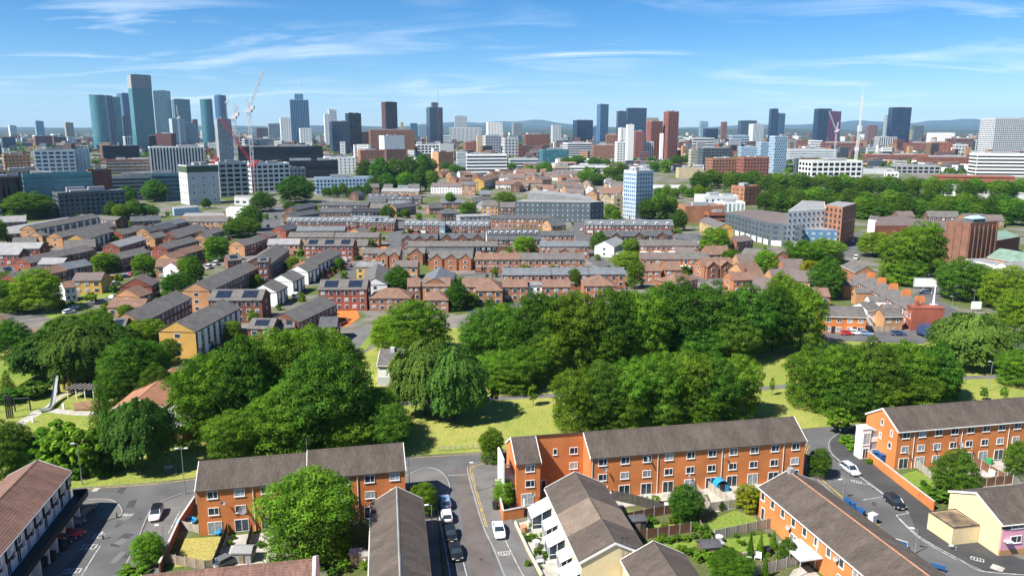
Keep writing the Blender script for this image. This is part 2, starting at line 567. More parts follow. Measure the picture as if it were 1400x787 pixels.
sheet('pavement', [(1100, 607), (1096, 622), (1112, 648), (1150, 683), (1200, 722), (1262, 768), (1330, 825), (1290, 825), (1190, 740), (1110, 668), (1080, 640), (1080, 610)], M_PAVE, 0.11, 0.0)
for k, pts in enumerate([[(120, 683), (147, 682.6), (160, 688), (167, 698.5), (163, 706.5)], [(162, 790), (185, 746), (203, 703), (219, 687), (251, 674), (268, 669.5)],
                         [(554, 650), (584.6, 639.5), (604.8, 646.5), (615, 666.8), (602, 678.5)], [(692, 628.5), (659.6, 631), (642, 637), (639.4, 643), (645, 667), (661, 720), (674, 748), (691, 790)],
                         [(1103, 606.6), (1097, 622), (1112, 649), (1150, 684), (1205, 727), (1265, 771)], [(1172, 583), (1148, 592), (1134, 604), (1138, 621), (1174, 650), (1211, 677), (1243, 701.5)]]):
    strip('kerb', pts, 0.2, M_KERB, 0.125, h=0.12)
# painted lines
for pts in ([(122, 684.8), (146, 684.4), (158, 690), (164, 698.5), (160, 706)], [(206, 702), (222, 688), (252, 676), (268, 671.2)], [(586, 641.6), (602, 648), (611.5, 667), (598, 679)],
            [(664, 632.5), (646, 637.5), (642.8, 643), (648.5, 667), (664, 720)], [(1105, 608), (1100, 622), (1115, 648), (1152, 681), (1200, 718)]):
    strip('yellow_line', pts, 0.12, M_LY, 0.034 if pts[0][0] < 600 else 0.13)
    strip('yellow_line', [(x + (2.6 if pts[0][0] in (206, 664, 1105) else -2.6), y + .8) for x, y in pts], 0.11, M_LY, 0.034 if pts[0][0] < 600 else 0.134)
strip('yellow_line', [(96, 669.5), (202, 662), (268, 654.8), (330, 650)], 0.18, M_LY, 0.03)
strip('yellow_line', [(560, 625.5), (654, 620), (700, 616)], 0.14, M_LY, 0.03)
for pts in ([(141, 707.5), (110, 746), (78, 790)], [(137, 746), (124, 766), (110, 790)], [(120, 706.5), (156, 705.5)],
            [(597, 690), (606, 735), (616, 790)], [(621, 720), (629, 750), (639, 790)], [(663, 722), (676, 750), (693, 790)], [(691, 739), (702, 762), (717, 790)],
            [(1138, 622), (1174, 651), (1211, 679)], [(1225, 704), (1258, 733.5), (1310, 763), (1341, 780), (1400, 785)], [(1228, 708), (1259, 736.5), (1308, 765)], [(612, 649.5), (640, 648.5)],
            [(1243, 701), (1225, 704)], [(1211, 678), (1180, 683)], [(1174, 660), (1200, 664)], [(208, 705), (190, 742), (166, 790)], [(246, 699), (230, 730)], [(195, 726), (212, 725)]):
    strip('white_line', pts, 0.13, M_LW, 0.136 if pts[0][0] in (597, 691, 246) else (0.138 if pts[0] == (1138, 622) else 0.032))


def bay_mark(cx, cy, w, h, ang):
    """a broken ladder-like box of bay letters, worn past reading"""
    o = P(cx, cy)
    b = MB()
    for i in range(5):
        x = -w / 2 + i * w / 4
        b.box(x - .07, x + .07, -h / 2 + (0.12 if i % 2 else 0), h / 2, 0, .004)
    for y in (-h / 2, h / 2 if ang else 0):
        b.box(-w / 2 + .08, w / 2 - .08, y - .06, y + .06, .0005, .0036)
    return struct(b.build('bay_marking', M_LW, None, (o.x, o.y, 0.036), R(ang)))


bay_mark(129, 732.5, 2.6, 1.3, 4)
bay_mark(119, 747.5, 2.6, 1.3, 6)
bay_mark(99, 780, 2.2, 1.1, 6)
bay_mark(173.5, 703, 1.9, .8, 0)
for o_ in (bay_mark(689, 757, 1.6, 1.0, 10), bay_mark(1171, 659, 1.6, .9, -30), bay_mark(1336, 765, 1.6, .9, -30)):
    o_.location.z = 0.14
strip('dropped_kerb', [(128, 671.5), (134, 666.5)], 1.0, M_SLAB, 0.036, smooth=False)
strip('dropped_kerb', [(1355, 774), (1372, 780)], 1.6, M_SLAB, 0.15, smooth=False)

# mended patches, worn tracks and drain covers on the tarmac
pr = random.Random(8)
for (x0_, x1_, y0_, y1_, z) in ((620, 672, 650, 780, .023), (150, 205, 672, 780, .019), (1140, 1250, 620, 720, .019), (280, 560, 640, 668, .015)):
    for i in range(7):
        x, y = pr.uniform(x0_, x1_), pr.uniform(y0_, y1_)
        a = P(x, y)
        d = Vector((pr.uniform(-.4, .4), 1, 0)).normalized() * pr.uniform(1.2, 4)
        strip('road_patch', [a, a + d], pr.uniform(.7, 1.8), M_PAVED if i % 3 else M_PAVE, z + .0004 * i, smooth=False)
    for i in range(4):
        a = P(pr.uniform(x0_, x1_), pr.uniform(y0_, y1_))
        sheet('drain_cover', [a + Vector((.33 * math.cos(t), .33 * math.sin(t), 0)) for t in [k * .785 for k in range(8)]], M_PAVED, .037 + .0003 * i)
# gardens and yards
sheet('garden_lawn', [(252, 735.5), (302, 733), (293, 770), (238, 775)], M_LAWNY, 0.02)
sheet('paving', [(306, 733), (341, 729), (338, 775), (294, 775)], M_SLAB, 0.024)
sheet('paving', [(344, 730), (382, 724), (376, 775), (340, 775)], M_SLAB, 0.028)
sheet('garden_lawn', [(470, 760), (512, 752), (512, 795), (468, 795)], M_BED, 0.02)
sheet('front_garden', [(704, 716), (740, 705), (760, 700), (800, 790), (740, 790)], M_SLAB, 0.02)
sheet('garden_lawn', [(850, 694), (990, 672), (1034, 690), (1040, 720), (1100, 787), (960, 800), (880, 760), (860, 720)], M_BED, 0.016)
sheet('garden_lawn', [(967, 712), (1005, 697), (1032, 706), (1041, 721), (976, 729)], M_LAWN, 0.03)
sheet('garden_lawn', [(982, 738), (1052, 729), (1052, 744), (1020, 757), (992, 757)], M_LAWN, 0.034)
sheet('garden_lawn', [(848, 695), (868, 699), (868, 707), (850, 704)], M_LAWN, 0.038)
sheet('garden_lawn', [(878, 718), (925, 713), (935, 722), (880, 728)], M_LAWN, 0.042)
sheet('garden_lawn', [(905, 744), (950, 738), (985, 745), (960, 762)], M_LAWN, 0.042)
sheet('paving', [(836, 680), (1050, 652), (1054, 664), (990, 672), (845, 694)], M_SLAB, 0.05)
sheet('paving', [(966, 672), (1005, 667), (1010, 694), (978, 700)], M_SLAB, 0.056)
sheet('paving', [(1085, 778), (1105, 772), (1150, 815), (1060, 815)], M_SLAB, 0.03)
sheet('garden_lawn', [(1226, 650), (1252, 643), (1282, 656), (1282, 676), (1258, 674)], M_LAWN, 0.03)
sheet('paving', [(1282, 640), (1400, 625), (1420, 660), (1330, 668)], M_SLAB, 0.024)
sheet('garden_lawn', [(1252, 690), (1268, 672), (1330, 660), (1330, 690), (1290, 700)], M_BED, 0.034)
# midfield streets and greens
strip('road', [(475, 490), (490, 468), (500, 452), (520, 443), (545, 440)], 7.5, M_PAVE, 0.02)
strip('pavement', [(495, 478), (508, 462), (520, 452), (535, 448)], 2.5, M_LAWN, 0.05)
for pts, w in (([(542, 372), (541, 345), (541, 322), (545, 300)], 9), ([(788, 300), (800, 330), (812, 352), (835, 366)], 9), ([(365, 320), (373, 300), (379, 282)], 12),
               ([(455, 410), (470, 385), (478, 360)], 8), ([(0, 432), (60, 430), (130, 412), (175, 393), (240, 370), (330, 345)], 7), ([(955, 385), (975, 375), (985, 390)], 5),
               ([(1265, 430), (1268, 405), (1290, 390), (1330, 400)], 9), ([(1155, 352), (1167, 335), (1170, 318)], 12), ([(560, 382), (640, 376), (760, 372), (870, 378)], 6),
               ([(640, 425), (690, 420), (720, 414)], 7), ([(820, 362), (900, 372), (960, 378)], 6), ([(930, 330), (1010, 338), (1080, 345), (1160, 350)], 8)):
    strip('road', pts, w, M_ASPH, 0.02 + 0.004 * RND.random())
for pts in ([(110, 402), (150, 392), (178, 398), (110, 415)], [(-10, 495), (40, 492), (45, 520), (-10, 512)], [(60, 430), (110, 412), (120, 420), (70, 436)]):
    sheet('grass_verge', pts, M_LAWN, 0.03)
M_CLAY = mat('orange_clay_paving', (0.50, 0.15, 0.035), 0.9, 0.12, 0.5)
for pts in ([(366, 384), (374, 366), (398, 352), (412, 356), (398, 370), (380, 388)], [(456, 443), (462, 425), (488, 424), (492, 434), (474, 447)], [(322, 458), (340, 452), (344, 462), (326, 470)], [(505, 340), (528, 333), (528, 342), (508, 347)]):
    sheet('clay_paved_yard', pts, M_CLAY, 0.06)
sheet('bare_bank', [(100, 553), (145, 548), (147, 560), (102, 562)], mat('reddish_earth', (0.22, 0.13, 0.075), 0.95, 0.2, 0.5, 0.2, 4), 0.5, 0.0)

# ------------------------------------------------------------------ building helpers
WCACHE = {}


def win_mesh(w, h, kind):
    k = (round(w, 2), round(h, 2), kind)
    if k in WCACHE:
        return WCACHE[k]
    f = MB()
    t, d = 0.085, 0.075
    f.box(-w / 2, -w / 2 + t, -d, .02, 0, h)
    f.box(w / 2 - t, w / 2, -d, .02, 0, h)
    f.box(-w / 2 + t, w / 2 - t, -d, .02, h - t, h)
    f.box(-w / 2 + t, w / 2 - t, -d, .02, 0, t)
    if w > 1.0:
        x = 0.0 if kind == 'door' else w * 0.08
        f.box(x - .04, x + .04, -d + .012, .01, t, h - t)
    if kind != 'door':
        f.box(-w / 2 - .05, w / 2 + .05, -d - .05, .0, -.08, -.005)
    p = MB()
    p.box(-w / 2 + t, w / 2 - t, -.045, .015, t, h - t)
    WCACHE[k] = (f.mesh('window_frame', M_WHITE), p.mesh('window_pane', M_GLASS), p.mesh('window_pane_net', M_NET))
    return WCACHE[k]


def add_window(root, x, y, z, w, h, rz=0.0, kind='win', name=None):
    fm, pm, nm = win_mesh(w, h, kind)
    fr = link(name or ('patio_door' if kind == 'door' else 'window'), fm, root, (x, y, z), rz)
    link('pane', nm if RND.random() < .38 else pm, fr)
    return fr


def pipe(root, x, z1, y=-0.09, z0=0.0):
    b = MB()
    b.tube([(0, 0, 0), (0, 0, z1 - z0)], 0.055, 6)
    b.box(-.12, .12, -.07, .08, z1 - z0 - .25, z1 - z0 + .02)
    return b.build('downpipe', M_TRIM, root, (x, y, z0))


def roof_mesh(x0, x1, dep, he, hr, ov=0.3, course=0.36, yb=None, side='both', m=0):
    """tile courses, each lapping the one below; eaves at y=0 and y=dep, ridge half way"""
    b = MB()
    yr = dep / 2 if yb is None else yb
    for (ye, s) in ((0.0, 1), (dep, -1)):
        if side == 'front' and s < 0:
            continue
        run = abs(yr - ye)
        sl = (hr - he) / run
        n = max(3, int(math.hypot(run + ov, (run + ov) * sl) / course))
        for i in range(n):
            ya = ye - s * ov + s * (run + ov) * i / n
            yc = ye - s * ov + s * (run + ov) * (i + 1) / n
            za = he + (ya - ye) * s * sl + 0.13
            zc = he + (yc - ye) * s * sl + 0.13
            lift = 0.035
            q = [(x0, ya, za + lift), (x1, ya, za + lift), (x1, yc, zc), (x0, yc, zc)]
            r = [(x0, ya, za - (0.16 if i == 0 else 0)), (x1, ya, za - (0.16 if i == 0 else 0)), (x1, ya, za + lift), (x0, ya, za + lift)]
            if s < 0:
                q, r = q[::-1], r[::-1]
            b.quad(*q, m=m)
            b.quad(*r, m=m)
        # closed verge edges and soffit
        yo = ye - s * ov
        zo = he - ov * sl
        for x, fl in ((x0, 1), (x1, -1)):
            q = [(x, yo, zo - .03), (x, yr, hr - .03), (x, yr, hr + .13), (x, yo, zo + .165)]
            b.quad(*(q if fl * s > 0 else q[::-1]), m=m)
        b.quad((x0, yo, zo - .03), (x1, yo, zo - .03), (x1, yr, hr - .03), (x0, yr, hr - .03), m=m)
    return b


def ridge_tiles(root, x0, x1, y, z, m):
    b = MB()
    n = max(2, int((x1 - x0) / 0.45))
    for i in range(n):
        xa, xb = x0 + (x1 - x0) * i / n, x0 + (x1 - x0) * (i + 1) / n - .015
        zz_ = z + .012 * (i % 2)
        b.v += [(xa, y - .16, zz_ - .05), (xa, y, zz_ + .08), (xa, y + .16, zz_ - .05), (xb, y - .16, zz_ - .05), (xb, y, zz_ + .08), (xb, y + .16, zz_ - .05)]
        k = len(b.v) - 6
        b.f += [(k, k + 3, k + 4, k + 1), (k + 1, k + 4, k + 5, k + 2), (k, k + 1, k + 2), (k + 3, k + 5, k + 4)]
        b.m += [0] * 4
    return b.build('ridge_tiles', m, root)


def bargeboards(root, x, dep, he, hr, ov, out, m=M_TRIM):
    """white sloping boards on a gable end at x; out = -1 or +1"""
    for (ya, za, yb_, zb) in ((-ov, he - ov * (hr - he) / (dep / 2), dep / 2, hr), (dep + ov, he - ov * (hr - he) / (dep / 2), dep / 2, hr)):
        b = MB()
        xa, xb = (x, x + .09) if out > 0 else (x - .09, x)
        for q in ([(xa, ya, za - .13), (xa, yb_, zb - .13), (xa, yb_, zb + .2), (xa, ya, za + .2)], [(xb, ya, za - .13), (xb, yb_, zb - .13), (xb, yb_, zb + .2), (xb, ya, za + .2)],
                  [(xa, ya, za + .2), (xb, ya, za + .2), (xb, yb_, zb + .2), (xa, yb_, zb + .2)], [(xa, ya, za - .13), (xb, ya, za - .13), (xb, yb_, zb - .13), (xa, yb_, zb - .13)],
                  [(xa, ya, za - .13), (xb, ya, za - .13), (xb, ya, za + .2), (xa, ya, za + .2)]):
            b.quad(*q)
        b.build('bargeboard', m, root)


def gable_wall(b, x0, x1, dep, he, hr, z0=0.0, m=0):
    b.quad((x0, 0, z0), (x1, 0, z0), (x1, 0, he), (x0, 0, he), m)
    b.quad((x1, dep, z0), (x0, dep, z0), (x0, dep, he), (x1, dep, he), m)
    for x, fl in ((x0, 1), (x1, -1)):
        n = len(b.v)
        b.v += [(x, dep, z0), (x, 0, z0), (x, 0, he), (x, dep / 2, hr), (x, dep, he)]
        b.f.append(tuple(n + i for i in (range(5) if fl > 0 else reversed(range(5)))))
        b.m.append(m)


def frame_of(A, B):
    d = B - A
    return math.atan2(d.y, d.x), math.hypot(d.x, d.y)


def gable_block(name, label, cat, A, B, dep, he, hr, wall, roof, ov=0.3, barge=(1, 1), course=0.36, group=None, bargem=M_TRIM, ridge=None):
    rz, L = frame_of(A, B)
    root = thing(name, label, cat, (A.x, A.y, 0), rz, group)
    b = MB()
    gable_wall(b, 0, L, dep, he, hr)
    b.build('wall', wall, root)
    roof_mesh(-.12, L + .12, dep, he, hr, ov, course).build('roof', roof, root)
    ridge_tiles(root, -.12, L + .12, dep / 2, hr + .15, ridge or roof)
    for k, (x, o) in enumerate(((-.12, -1), (L + .12, 1))):
        if barge[k]:
            bargeboards(root, x, dep, he, hr, ov, o, bargem)
    g = MB()
    g.box(-.1, L + .1, -ov - .12, -ov - .005, he - ov * (hr - he) / (dep / 2) - .08, he - ov * (hr - he) / (dep / 2) + .06)
    g.build('gutter', M_TRIM, root)
    return root, L


TOPZ, MIDZ = 6.05, 3.3
E0 = 7.65
# --- left orange block: two stepped lengths of four houses
A0, B0 = P(267.8, 670, E0), P(553.5, 644.5, E0)
rz, L = frame_of(A0, B0)
lb = thing('brick_apartment_block', 'orange brick block with stepped grey roof behind the biggest garden tree', 'apartment block', (A0.x, A0.y, 0), rz)
xs = L * 0.517
b = MB()
gable_wall(b, 0, xs, 9, E0, 10.3)
gable_wall(b, xs + .004, L, 9, E0 + .35, 10.65)
b.build('wall', W['orange'], lb)
roof_mesh(-.1, xs - .05, 9, E0, 10.3).build('roof', RF['neartile'], lb)
roof_mesh(xs + .05, L + .1, 9, E0 + .35, 10.65).build('roof', RF['neartile'], lb)
bargeboards(lb, -.1, 9, E0, 10.3, .3, -1)
bargeboards(lb, xs + .05, 9, E0 + .35, 10.65, .3, -1)
bargeboards(lb, L + .1, 9, E0 + .35, 10.65, .3, 1)
ridge_tiles(lb, 0, xs, 4.5, 10.44, RF['neartile'])
ridge_tiles(lb, xs + .1, L, 4.5, 10.79, RF['neartile'])
pt = L / 8
for i in range(8):
    dz = 0.0 if i < 4 else .3
    x = (i + .58) * pt
    add_window(lb, x, 0, TOPZ + dz, 1.6, 1.25)
    add_window(lb, x, 0, MIDZ + dz, 1.6, 1.25)
    add_window(lb, x, 0, .08, 2.1, 2.1, kind='door')
for x in (pt * 2.08, xs + .2, pt * 6.1):
    pipe(lb, x, E0 - .1)
b = MB()
b.tube([(xs, 4.5, 10.6), (xs, 4.5, 13.0)], .03)
b.build('aerial', M_STEEL, lb)

# --- central orange block: stair house, recessed pair, ten houses
A1, B1 = P(550 + 540 / 3.466, 560 + 255 / 3.466, E0), P(1101.5, 601.8, E0)
rz, L = frame_of(A1, B1)
cb = thing('brick_apartment_block', 'long orange brick block with recessed bay and projecting stair house at its left end', 'apartment block', (A1.x, A1.y, 0), rz)
CB_RZ, CB_L = rz, L
xa, xb = 4.1, L - (P(1101.5, 601.8, E0) - P(807.6, 624.9, E0)).length
b = MB()
gable_wall(b, 0, xa, 9, E0, 10.3)
gable_wall(b, xb, L, 9, E0, 10.3)
HB = 10.45
b.quad((xa, 4.6, 0), (xb, 4.6, 0), (xb, 4.6, HB), (xa, 4.6, HB))
b.quad((xb, 9.002, 0), (xa, 9.002, 0), (xa, 9.002, 7.9), (xb, 9.002, 7.9))
b.build('wall', W['orange'], cb)
b = MB()
b.quad((xa + .02, 4.4, HB + .12), (xb - .02, 4.4, HB + .12), (xb - .02, 9.3, 7.9), (xa + .02, 9.3, 7.9))
b.quad((xa + .02, 4.4, HB - .08), (xb - .02, 4.4, HB - .08), (xb - .02, 4.4, HB + .12), (xa + .02, 4.4, HB + .12))
b.build('roof', RF['neartile'], cb)
roof_mesh(-.1, xa + .1, 9, E0, 10.3).build('roof', RF['neartile'], cb)
roof_mesh(xb - .1, L + .1, 9, E0, 10.3).build('roof', RF['neartile'], cb)
for x, o in ((-.1, -1), (xa + .1, 1), (xb - .1, -1), (L + .1, 1)):
    bargeboards(cb, x, 9, E0, 10.3, .3, o)
ridge_tiles(cb, 0, xa, 4.5, 10.44, RF['neartile'])
ridge_tiles(cb, xb, L, 4.5, 10.44, RF['neartile'])
add_window(cb, 2.35, 0, TOPZ, 1.6, 1.25)
add_window(cb, 2.35, 0, MIDZ, 1.6, 1.25)
add_window(cb, 1.9, 0, .08, 2.1, 2.1, kind='door')
for z in (TOPZ, MIDZ, .9):
    add_window(cb, xa, 2.0, z, 1.3, 1.25, rz=R(90))
pw = (xb - xa)
add_window(cb, xa + pw * .42, 4.6, 6.6, .75, 1.15)
add_window(cb, xa + pw * .8, 4.6, 6.5, 1.5, 1.25)
add_window(cb, xa + pw * .8, 4.6, 3.7, 1.5, 1.25)
add_window(cb, xa + pw * .8, 4.6, .9, 1.5, 1.25)
add_window(cb, xa + pw * .15, 4.6, .05, 1.6, 2.1, kind='door')
pt = (L - xb) / 10
for i in range(10):
    x = xb + (i + .53) * pt
    add_window(cb, x, 0, TOPZ, 1.55, 1.25)
    add_window(cb, x, 0, MIDZ, 1.55, 1.25)
    add_window(cb, x, 0, .08, 2.0, 2.1, kind='door')
for k in (.06, 3.02, 6.0, 8.95):
    pipe(cb, xb + pt * k, E0 - .1)
b = MB()
b.box(-2.2, -1.9, .5, 5.5, 0, 8.4)
b.box(-1.9, -.02, 1.0, 1.2, 2.6, 2.8)
b.box(-1.9, -.02, 4.6, 4.8, 5.2, 5.4)
b.build('stair_fin', W['white'], cb)
b = MB()
b.box(-1.88, -.03, 1.3, 4.5, 0, 5.0)
b.build('stair_enclosure', W['grey'], cb)

# --- right orange block with white glazed stair porch
A2, B2 = P(1050 + 617 / 3.466, 560 + 100 / 3.466, E0), P(1400, 560 + 50 / 3.466, E0)
A2w = A2.copy()
B2 = A2 + (B2 - A2) * 1.25
rb, L = gable_block('brick_apartment_block', 'three storey orange brick block with white stair porch on its left gable', 'apartment block', A2, B2, 9, E0, 10.3, W['orange'], RF['neartile'])
pt = 24.6 / 1050 * 146
for i in range(int(L / pt)):
    x = (i + .52) * pt
    add_window(rb, x, 0, TOPZ, 1.55, 1.25)
    add_window(rb, x, 0, MIDZ, 1.55, 1.25)
    if i in (0, 1, 4, 5, 6, 7, 8):
        add_window(rb, x, 0, .08, 2.0, 2.1, kind='door')
    else:
        add_window(rb, x, 0, .9, 1.55, 1.25)
for k in (1.03, 4.0, 7.0):
    pipe(rb, pt * k, E0 - .1)
for y, z, w in ((1.8, 3.5, .9), (1.6, 6.0, .7), (4.6, 4.4, .7), (4.4, 7.1, .7)):
    add_window(rb, 0, y, z, w, 1.2, rz=R(-90))
b = MB()
b.box(-3.4, -1.5, 5.2, 7.2, 0, 6.1)
b.box(-3.5, -1.4, 5.1, 7.3, 6.1, 6.3)
b.build('stair_porch', W['white'], rb)
b = MB()
b.box(-1.5, -.02, 5.4, 7.0, 0, 5.6)
b.build('porch_link', W['grey'], rb)
add_window(rb, -2.45, 5.2, 3.0, 1.5, 2.4, name='porch_window')
add_window(rb, -2.45, 5.2, .2, 1.2, 2.1, kind='door', name='porch_door')
for z in (1.0, 3.4):
    b = MB()
    b.box(-1.48, -.02, 5.28, 5.38, z, z + .9)
    b.build('porch_railing', M_TRIM, rb)

# --- long orange terrace, lower right, seen along its roof
A3, B3 = P(1039.5, 665.3, 5.2), P(1185.6, 787, 5.2)
dv = (B3 - A3).normalized()
br, L = gable_block('brick_terrace', 'orange brick terrace whose long weathered roof runs out of the lower right corner', 'terraced houses', A3, B3 + dv * 7, 9.8, 5.2, 7.4, W['orange'], RF['neartile'], ridge=RF['terracotta'], course=.34)
n = 11
sp = 26.2 / 9.2
for i in range(n):
    x = 1.0 + i * sp
    if x > L - .8:
        break
    add_window(br, x, 0, 3.35, 1.0, 1.35)
    if i in (0, 3, 4, 7, 9, 10):
        add_window(br, x + .3, 0, .1, 1.9 if i else 1.0, 2.1, kind='door')
pipe(br, L * .47, 5.1)
pipe(br, L * .82, 5.1)
b = MB()
b.box(.2, 1.1, 4.5, 5.3, 7.0, 8.3)
b.build('chimney', W['grey'], br)
b = MB()
b.box(-4.6, -.02, 3.4, 9.2, 0, 2.5)
b.build('lean_to', W['white'], br)
b = MB()
b.box(-4.8, -.02, 3.2, 9.4, 2.5, 2.68)
for i in range(6):
    b.box(-4.6 + i * .85, -4.52 + i * .85, 3.3, 9.3, 2.68, 2.85)
b.build('lean_to_roof', M_TRIM, br)
b = MB()
b.box(11.6, 17.0, -3.6, -.02, 2.35, 2.5)
for x in (11.7, 14.3, 16.9):
    b.box(x - .05, x + .05, -3.55, -3.45, 0, 2.35)
for i in range(9):
    b.box(11.65 + i * .65, 11.71 + i * .65, -3.6, -.05, 2.5, 2.6)
b.build('pergola', W['palegrey'], br)

# --- cream house with three conservatories
A4, B4 = P(747.6, 666.8, 5.2), P(795, 767.7, 5.2)
ch, L = gable_block('cream_house_terrace', 'cream gabled terrace with a faded roof patch and white conservatories at its side', 'terraced houses', A4, B4, 9.3, 5.2, 7.5, W['cream'], RF['neartile'], ov=.35)
pb = roof_mesh(L * .40, L * .70, 9.3, 5.2, 7.5, .36)
for i, v in enumerate(pb.v):
    pb.v[i] = (v[0], v[1], v[2] + .025)
pb.build('faded_roof_patch', RF['nearfaded'], ch)
CH_L = L


def conservatory(root, x, y, w, d, h):
    """white framed glazed porch on the side wall, projecting to local -y, roof glazed and sloping up to the wall"""
    b, g = MB(), MB()
    t = .11
    hw = h + d * .55
    for i in range(4):
        xx = x + (w - t) * i / 3
        b.box(xx, xx + t, y - d, y - d + t, 0, h)
        b.bar((xx + t / 2, y - d - .1, h + .09), (xx + t / 2, y - .01, hw), .06)
    for k in (0, 1, 2):
        yy = y - d + (d - t) * k / 2
        for xx in (x, x + w - t):
            b.box(xx + .004, xx + t - .004, yy + .004, yy + t - .004, 0, h + (yy - y + d) * .55)
    b.box(x, x + w, y - d - .02, y - d + t + .02, h, h + .14)
    b.box(x + .01, x + w - .01, y - d + .012, y - d + .07, .02, .5)
    for xx in (x + .012, x + w - .07):
        b.box(xx, xx + .058, y - d + t, y - .02, .02, .5)
        b.bar((xx + .03, y - d, h * .55), (xx + .03, y - .05, h * .55), .04)
        b.bar((xx + .03, y - d, h + .06), (xx + .03, y - .05, hw - .02), .06)
    o = b.build('conservatory', M_TRIM, root)
    g.box(x + .03, x + w - .03, y - d + .03, y - d + .05, .5, h)
    for xx in (x + .05, x + w - .07):
        n = len(g.v)
        g.v += [(xx, y - d + .05, .5), (xx, y - .03, .5), (xx, y - .03, hw - .1), (xx, y - d + .05, h - .05)]
        g.f.append((n, n + 1, n + 2, n + 3))
        g.m.append(0)
    g.build('glazing', M_GLF, o)
    r = MB()
    r.quad((x - .05, y - d - .1, h + .15), (x + w + .05, y - d - .1, h + .15), (x + w + .05, y - .02, hw + .02), (x - .05, y - .02, hw + .02))
    r.build('conservatory_roof', W['palegrey'], o)
    return o


for x, w, d, h in ((.5, 3.6, 3.2, 2.2), (5.4, 2.9, 1.9, 2.3), (10.0, 3.1, 2.5, 2.3), (14.6, 2.8, 1.7, 2.4), (18.6, 3.2, 2.4, 2.2)):
    conservatory(ch, x, 0, w, d, h)
for i in range(6):
    add_window(ch, 2.0 + i * 3.6, 0, 3.5, 1.1, 1.2)
b = MB()
b.box(-.08, L + .08, -.26, -.02, 4.9, 5.12)
b.build('fascia', M_TRIM, ch)
for yy in (5.6, 6.2):
    b = MB()
    b.tube([(L + .12, yy, 5.0), (L + .12, yy, 8.7)], .03)
    b.box(L + .10, L + .14, yy - .4, yy + .4, 8.2, 8.26)
    b.build('aerial', M_DARK, ch)

# --- small dark gabled house beyond it
A5 = P(852, 765, 5.2)
B5 = A5 + (B4 - A4).normalized() * 13
g5, L = gable_block('gabled_house', 'small dark tiled gabled house with white verges right of the cream terrace', 'house', A5, B5, 8.4, 5.2, 7.4, W['cream'], RF['neartile'])
# --- grey roofed terrace at the bottom, left of the street with parked cars
A6, B6 = P(509.7, 687, 5.2), P(507, 787, 5.2)
dv = (B6 - A6).normalized()
g6, L = gable_block('brick_terrace', 'low terrace with long streaked grey roof beside the street of parked cars', 'terraced houses', A6, B6 + dv * 5, 7.5, 5.2, 7.4, W['orange'], RF['neartile'], ridge=RF['pale'])
pipe(g6, 1.2, 5.1)
add_window(g6, 0, 2.2, 3.2, 1.0, 1.2, rz=R(-90))
# --- brown roof sliver on the bottom edge
rA, rB = P(195, 787.6, 7.2), P(426.6, 765.4, 7.2)
dv = (rB - rA).normalized()
nv = Vector((-dv.y, dv.x, 0))
g7, L = gable_block('brick_terrace', 'brown tiled terrace roof with white parapet end below the biggest garden tree', 'terraced houses', rA - nv * 4, rB - nv * 4, 8, 5.0, 7.2, W['orange'], RF['nearbrown'], barge=(1, 0))
b = MB()
n = len(b.v)
for x0_, x1_ in ((L + .13, L + .5),):
    b.v += [(x, y, z) for x in (x0_, x1_) for y, z in ((-.4, 0), (-.4, 5.3), (4, 7.75), (8.4, 5.3), (8.4, 0))]
    b.f += [(0, 1, 2, 3, 4), (9, 8, 7, 6, 5), (0, 5, 6, 1), (1, 6, 7, 2), (2, 7, 8, 3), (3, 8, 9, 4)]
    b.m += [0] * 6
b.build('parapet', W['white'], g7)

# --- black and white maisonettes, lower left
A8, B8 = P(0, 560 + 665 / 3.466, 7.5), P(322 / 3.466, 560 + 290 / 3.466, 7.5)
dv = (B8 - A8).normalized()
A8 = A8 - dv * 7
m8, L = gable_block('maisonette_terrace', 'white panelled maisonette terrace with black balconies, garages below and ribbed brown roof', 'terraced houses', A8, B8, 8.6, 7.5, 9.6, W['white'], RF['nearbrown'], ov=.45, course=.42)
nb = 10
bw = L / nb
blk = W['black']
b = MB()
b.box(-.2, L + .9, -2.3, -.01, 2.62, 2.82)
b.build('balcony_slab', M_DARK, m8)
b = MB()
b.box(-.2, L + .9, -2.32, -2.24, 2.83, 3.6)
for i in range(int(L)):
    b.box(i, i + .06, -2.36, -2.325, 2.83, 3.65)
b.box(L + .82, L + .9, -2.23, -.02, 2.83, 3.85)
b.build('balcony_railing', blk, m8)
b = MB()
b.box(-.2, L + .3, -.5, -.02, 7.05, 7.3)
b.build('eaves_board', blk, m8)
for i in range(nb):
    x0_ = i * bw
    b = MB()
    b.box(x0_ + bw * .52, x0_ + bw * .97, -.30, -.01, 4.95, 7.0)
    b.build('black_oriel', blk, m8)
    add_window(m8, x0_ + bw * .745, -.30, 5.75, bw * .36, 1.15)
    add_window(m8, x0_ + bw * .24, 0, 4.3, 1.1, 1.2)
    add_window(m8, x0_ + bw * .74, 0, 2.9, bw * .38, 2.0, kind='door', name='balcony_door')
    b = MB()
    b.box(x0_ + .25, x0_ + bw - .55, -.06, -.005, .05, 2.25)
    for k in range(1, 4):
        b.box(x0_ + .27, x0_ + bw - .57, -.08, -.061, .05 + k * .55, .08 + k * .55)
    b.build('garage_door', M_TRIM if i % 3 else W['grey'], m8)
    b = MB()
    b.box(x0_ - .1, x0_ + .1, -2.2, -.02, 0, 2.61)
    b.build('pier', W['white'], m8)
for y in (2.3, 6.3):
    add_window(m8, L, y, 4.4, 1.0, 1.2, rz=R(90))

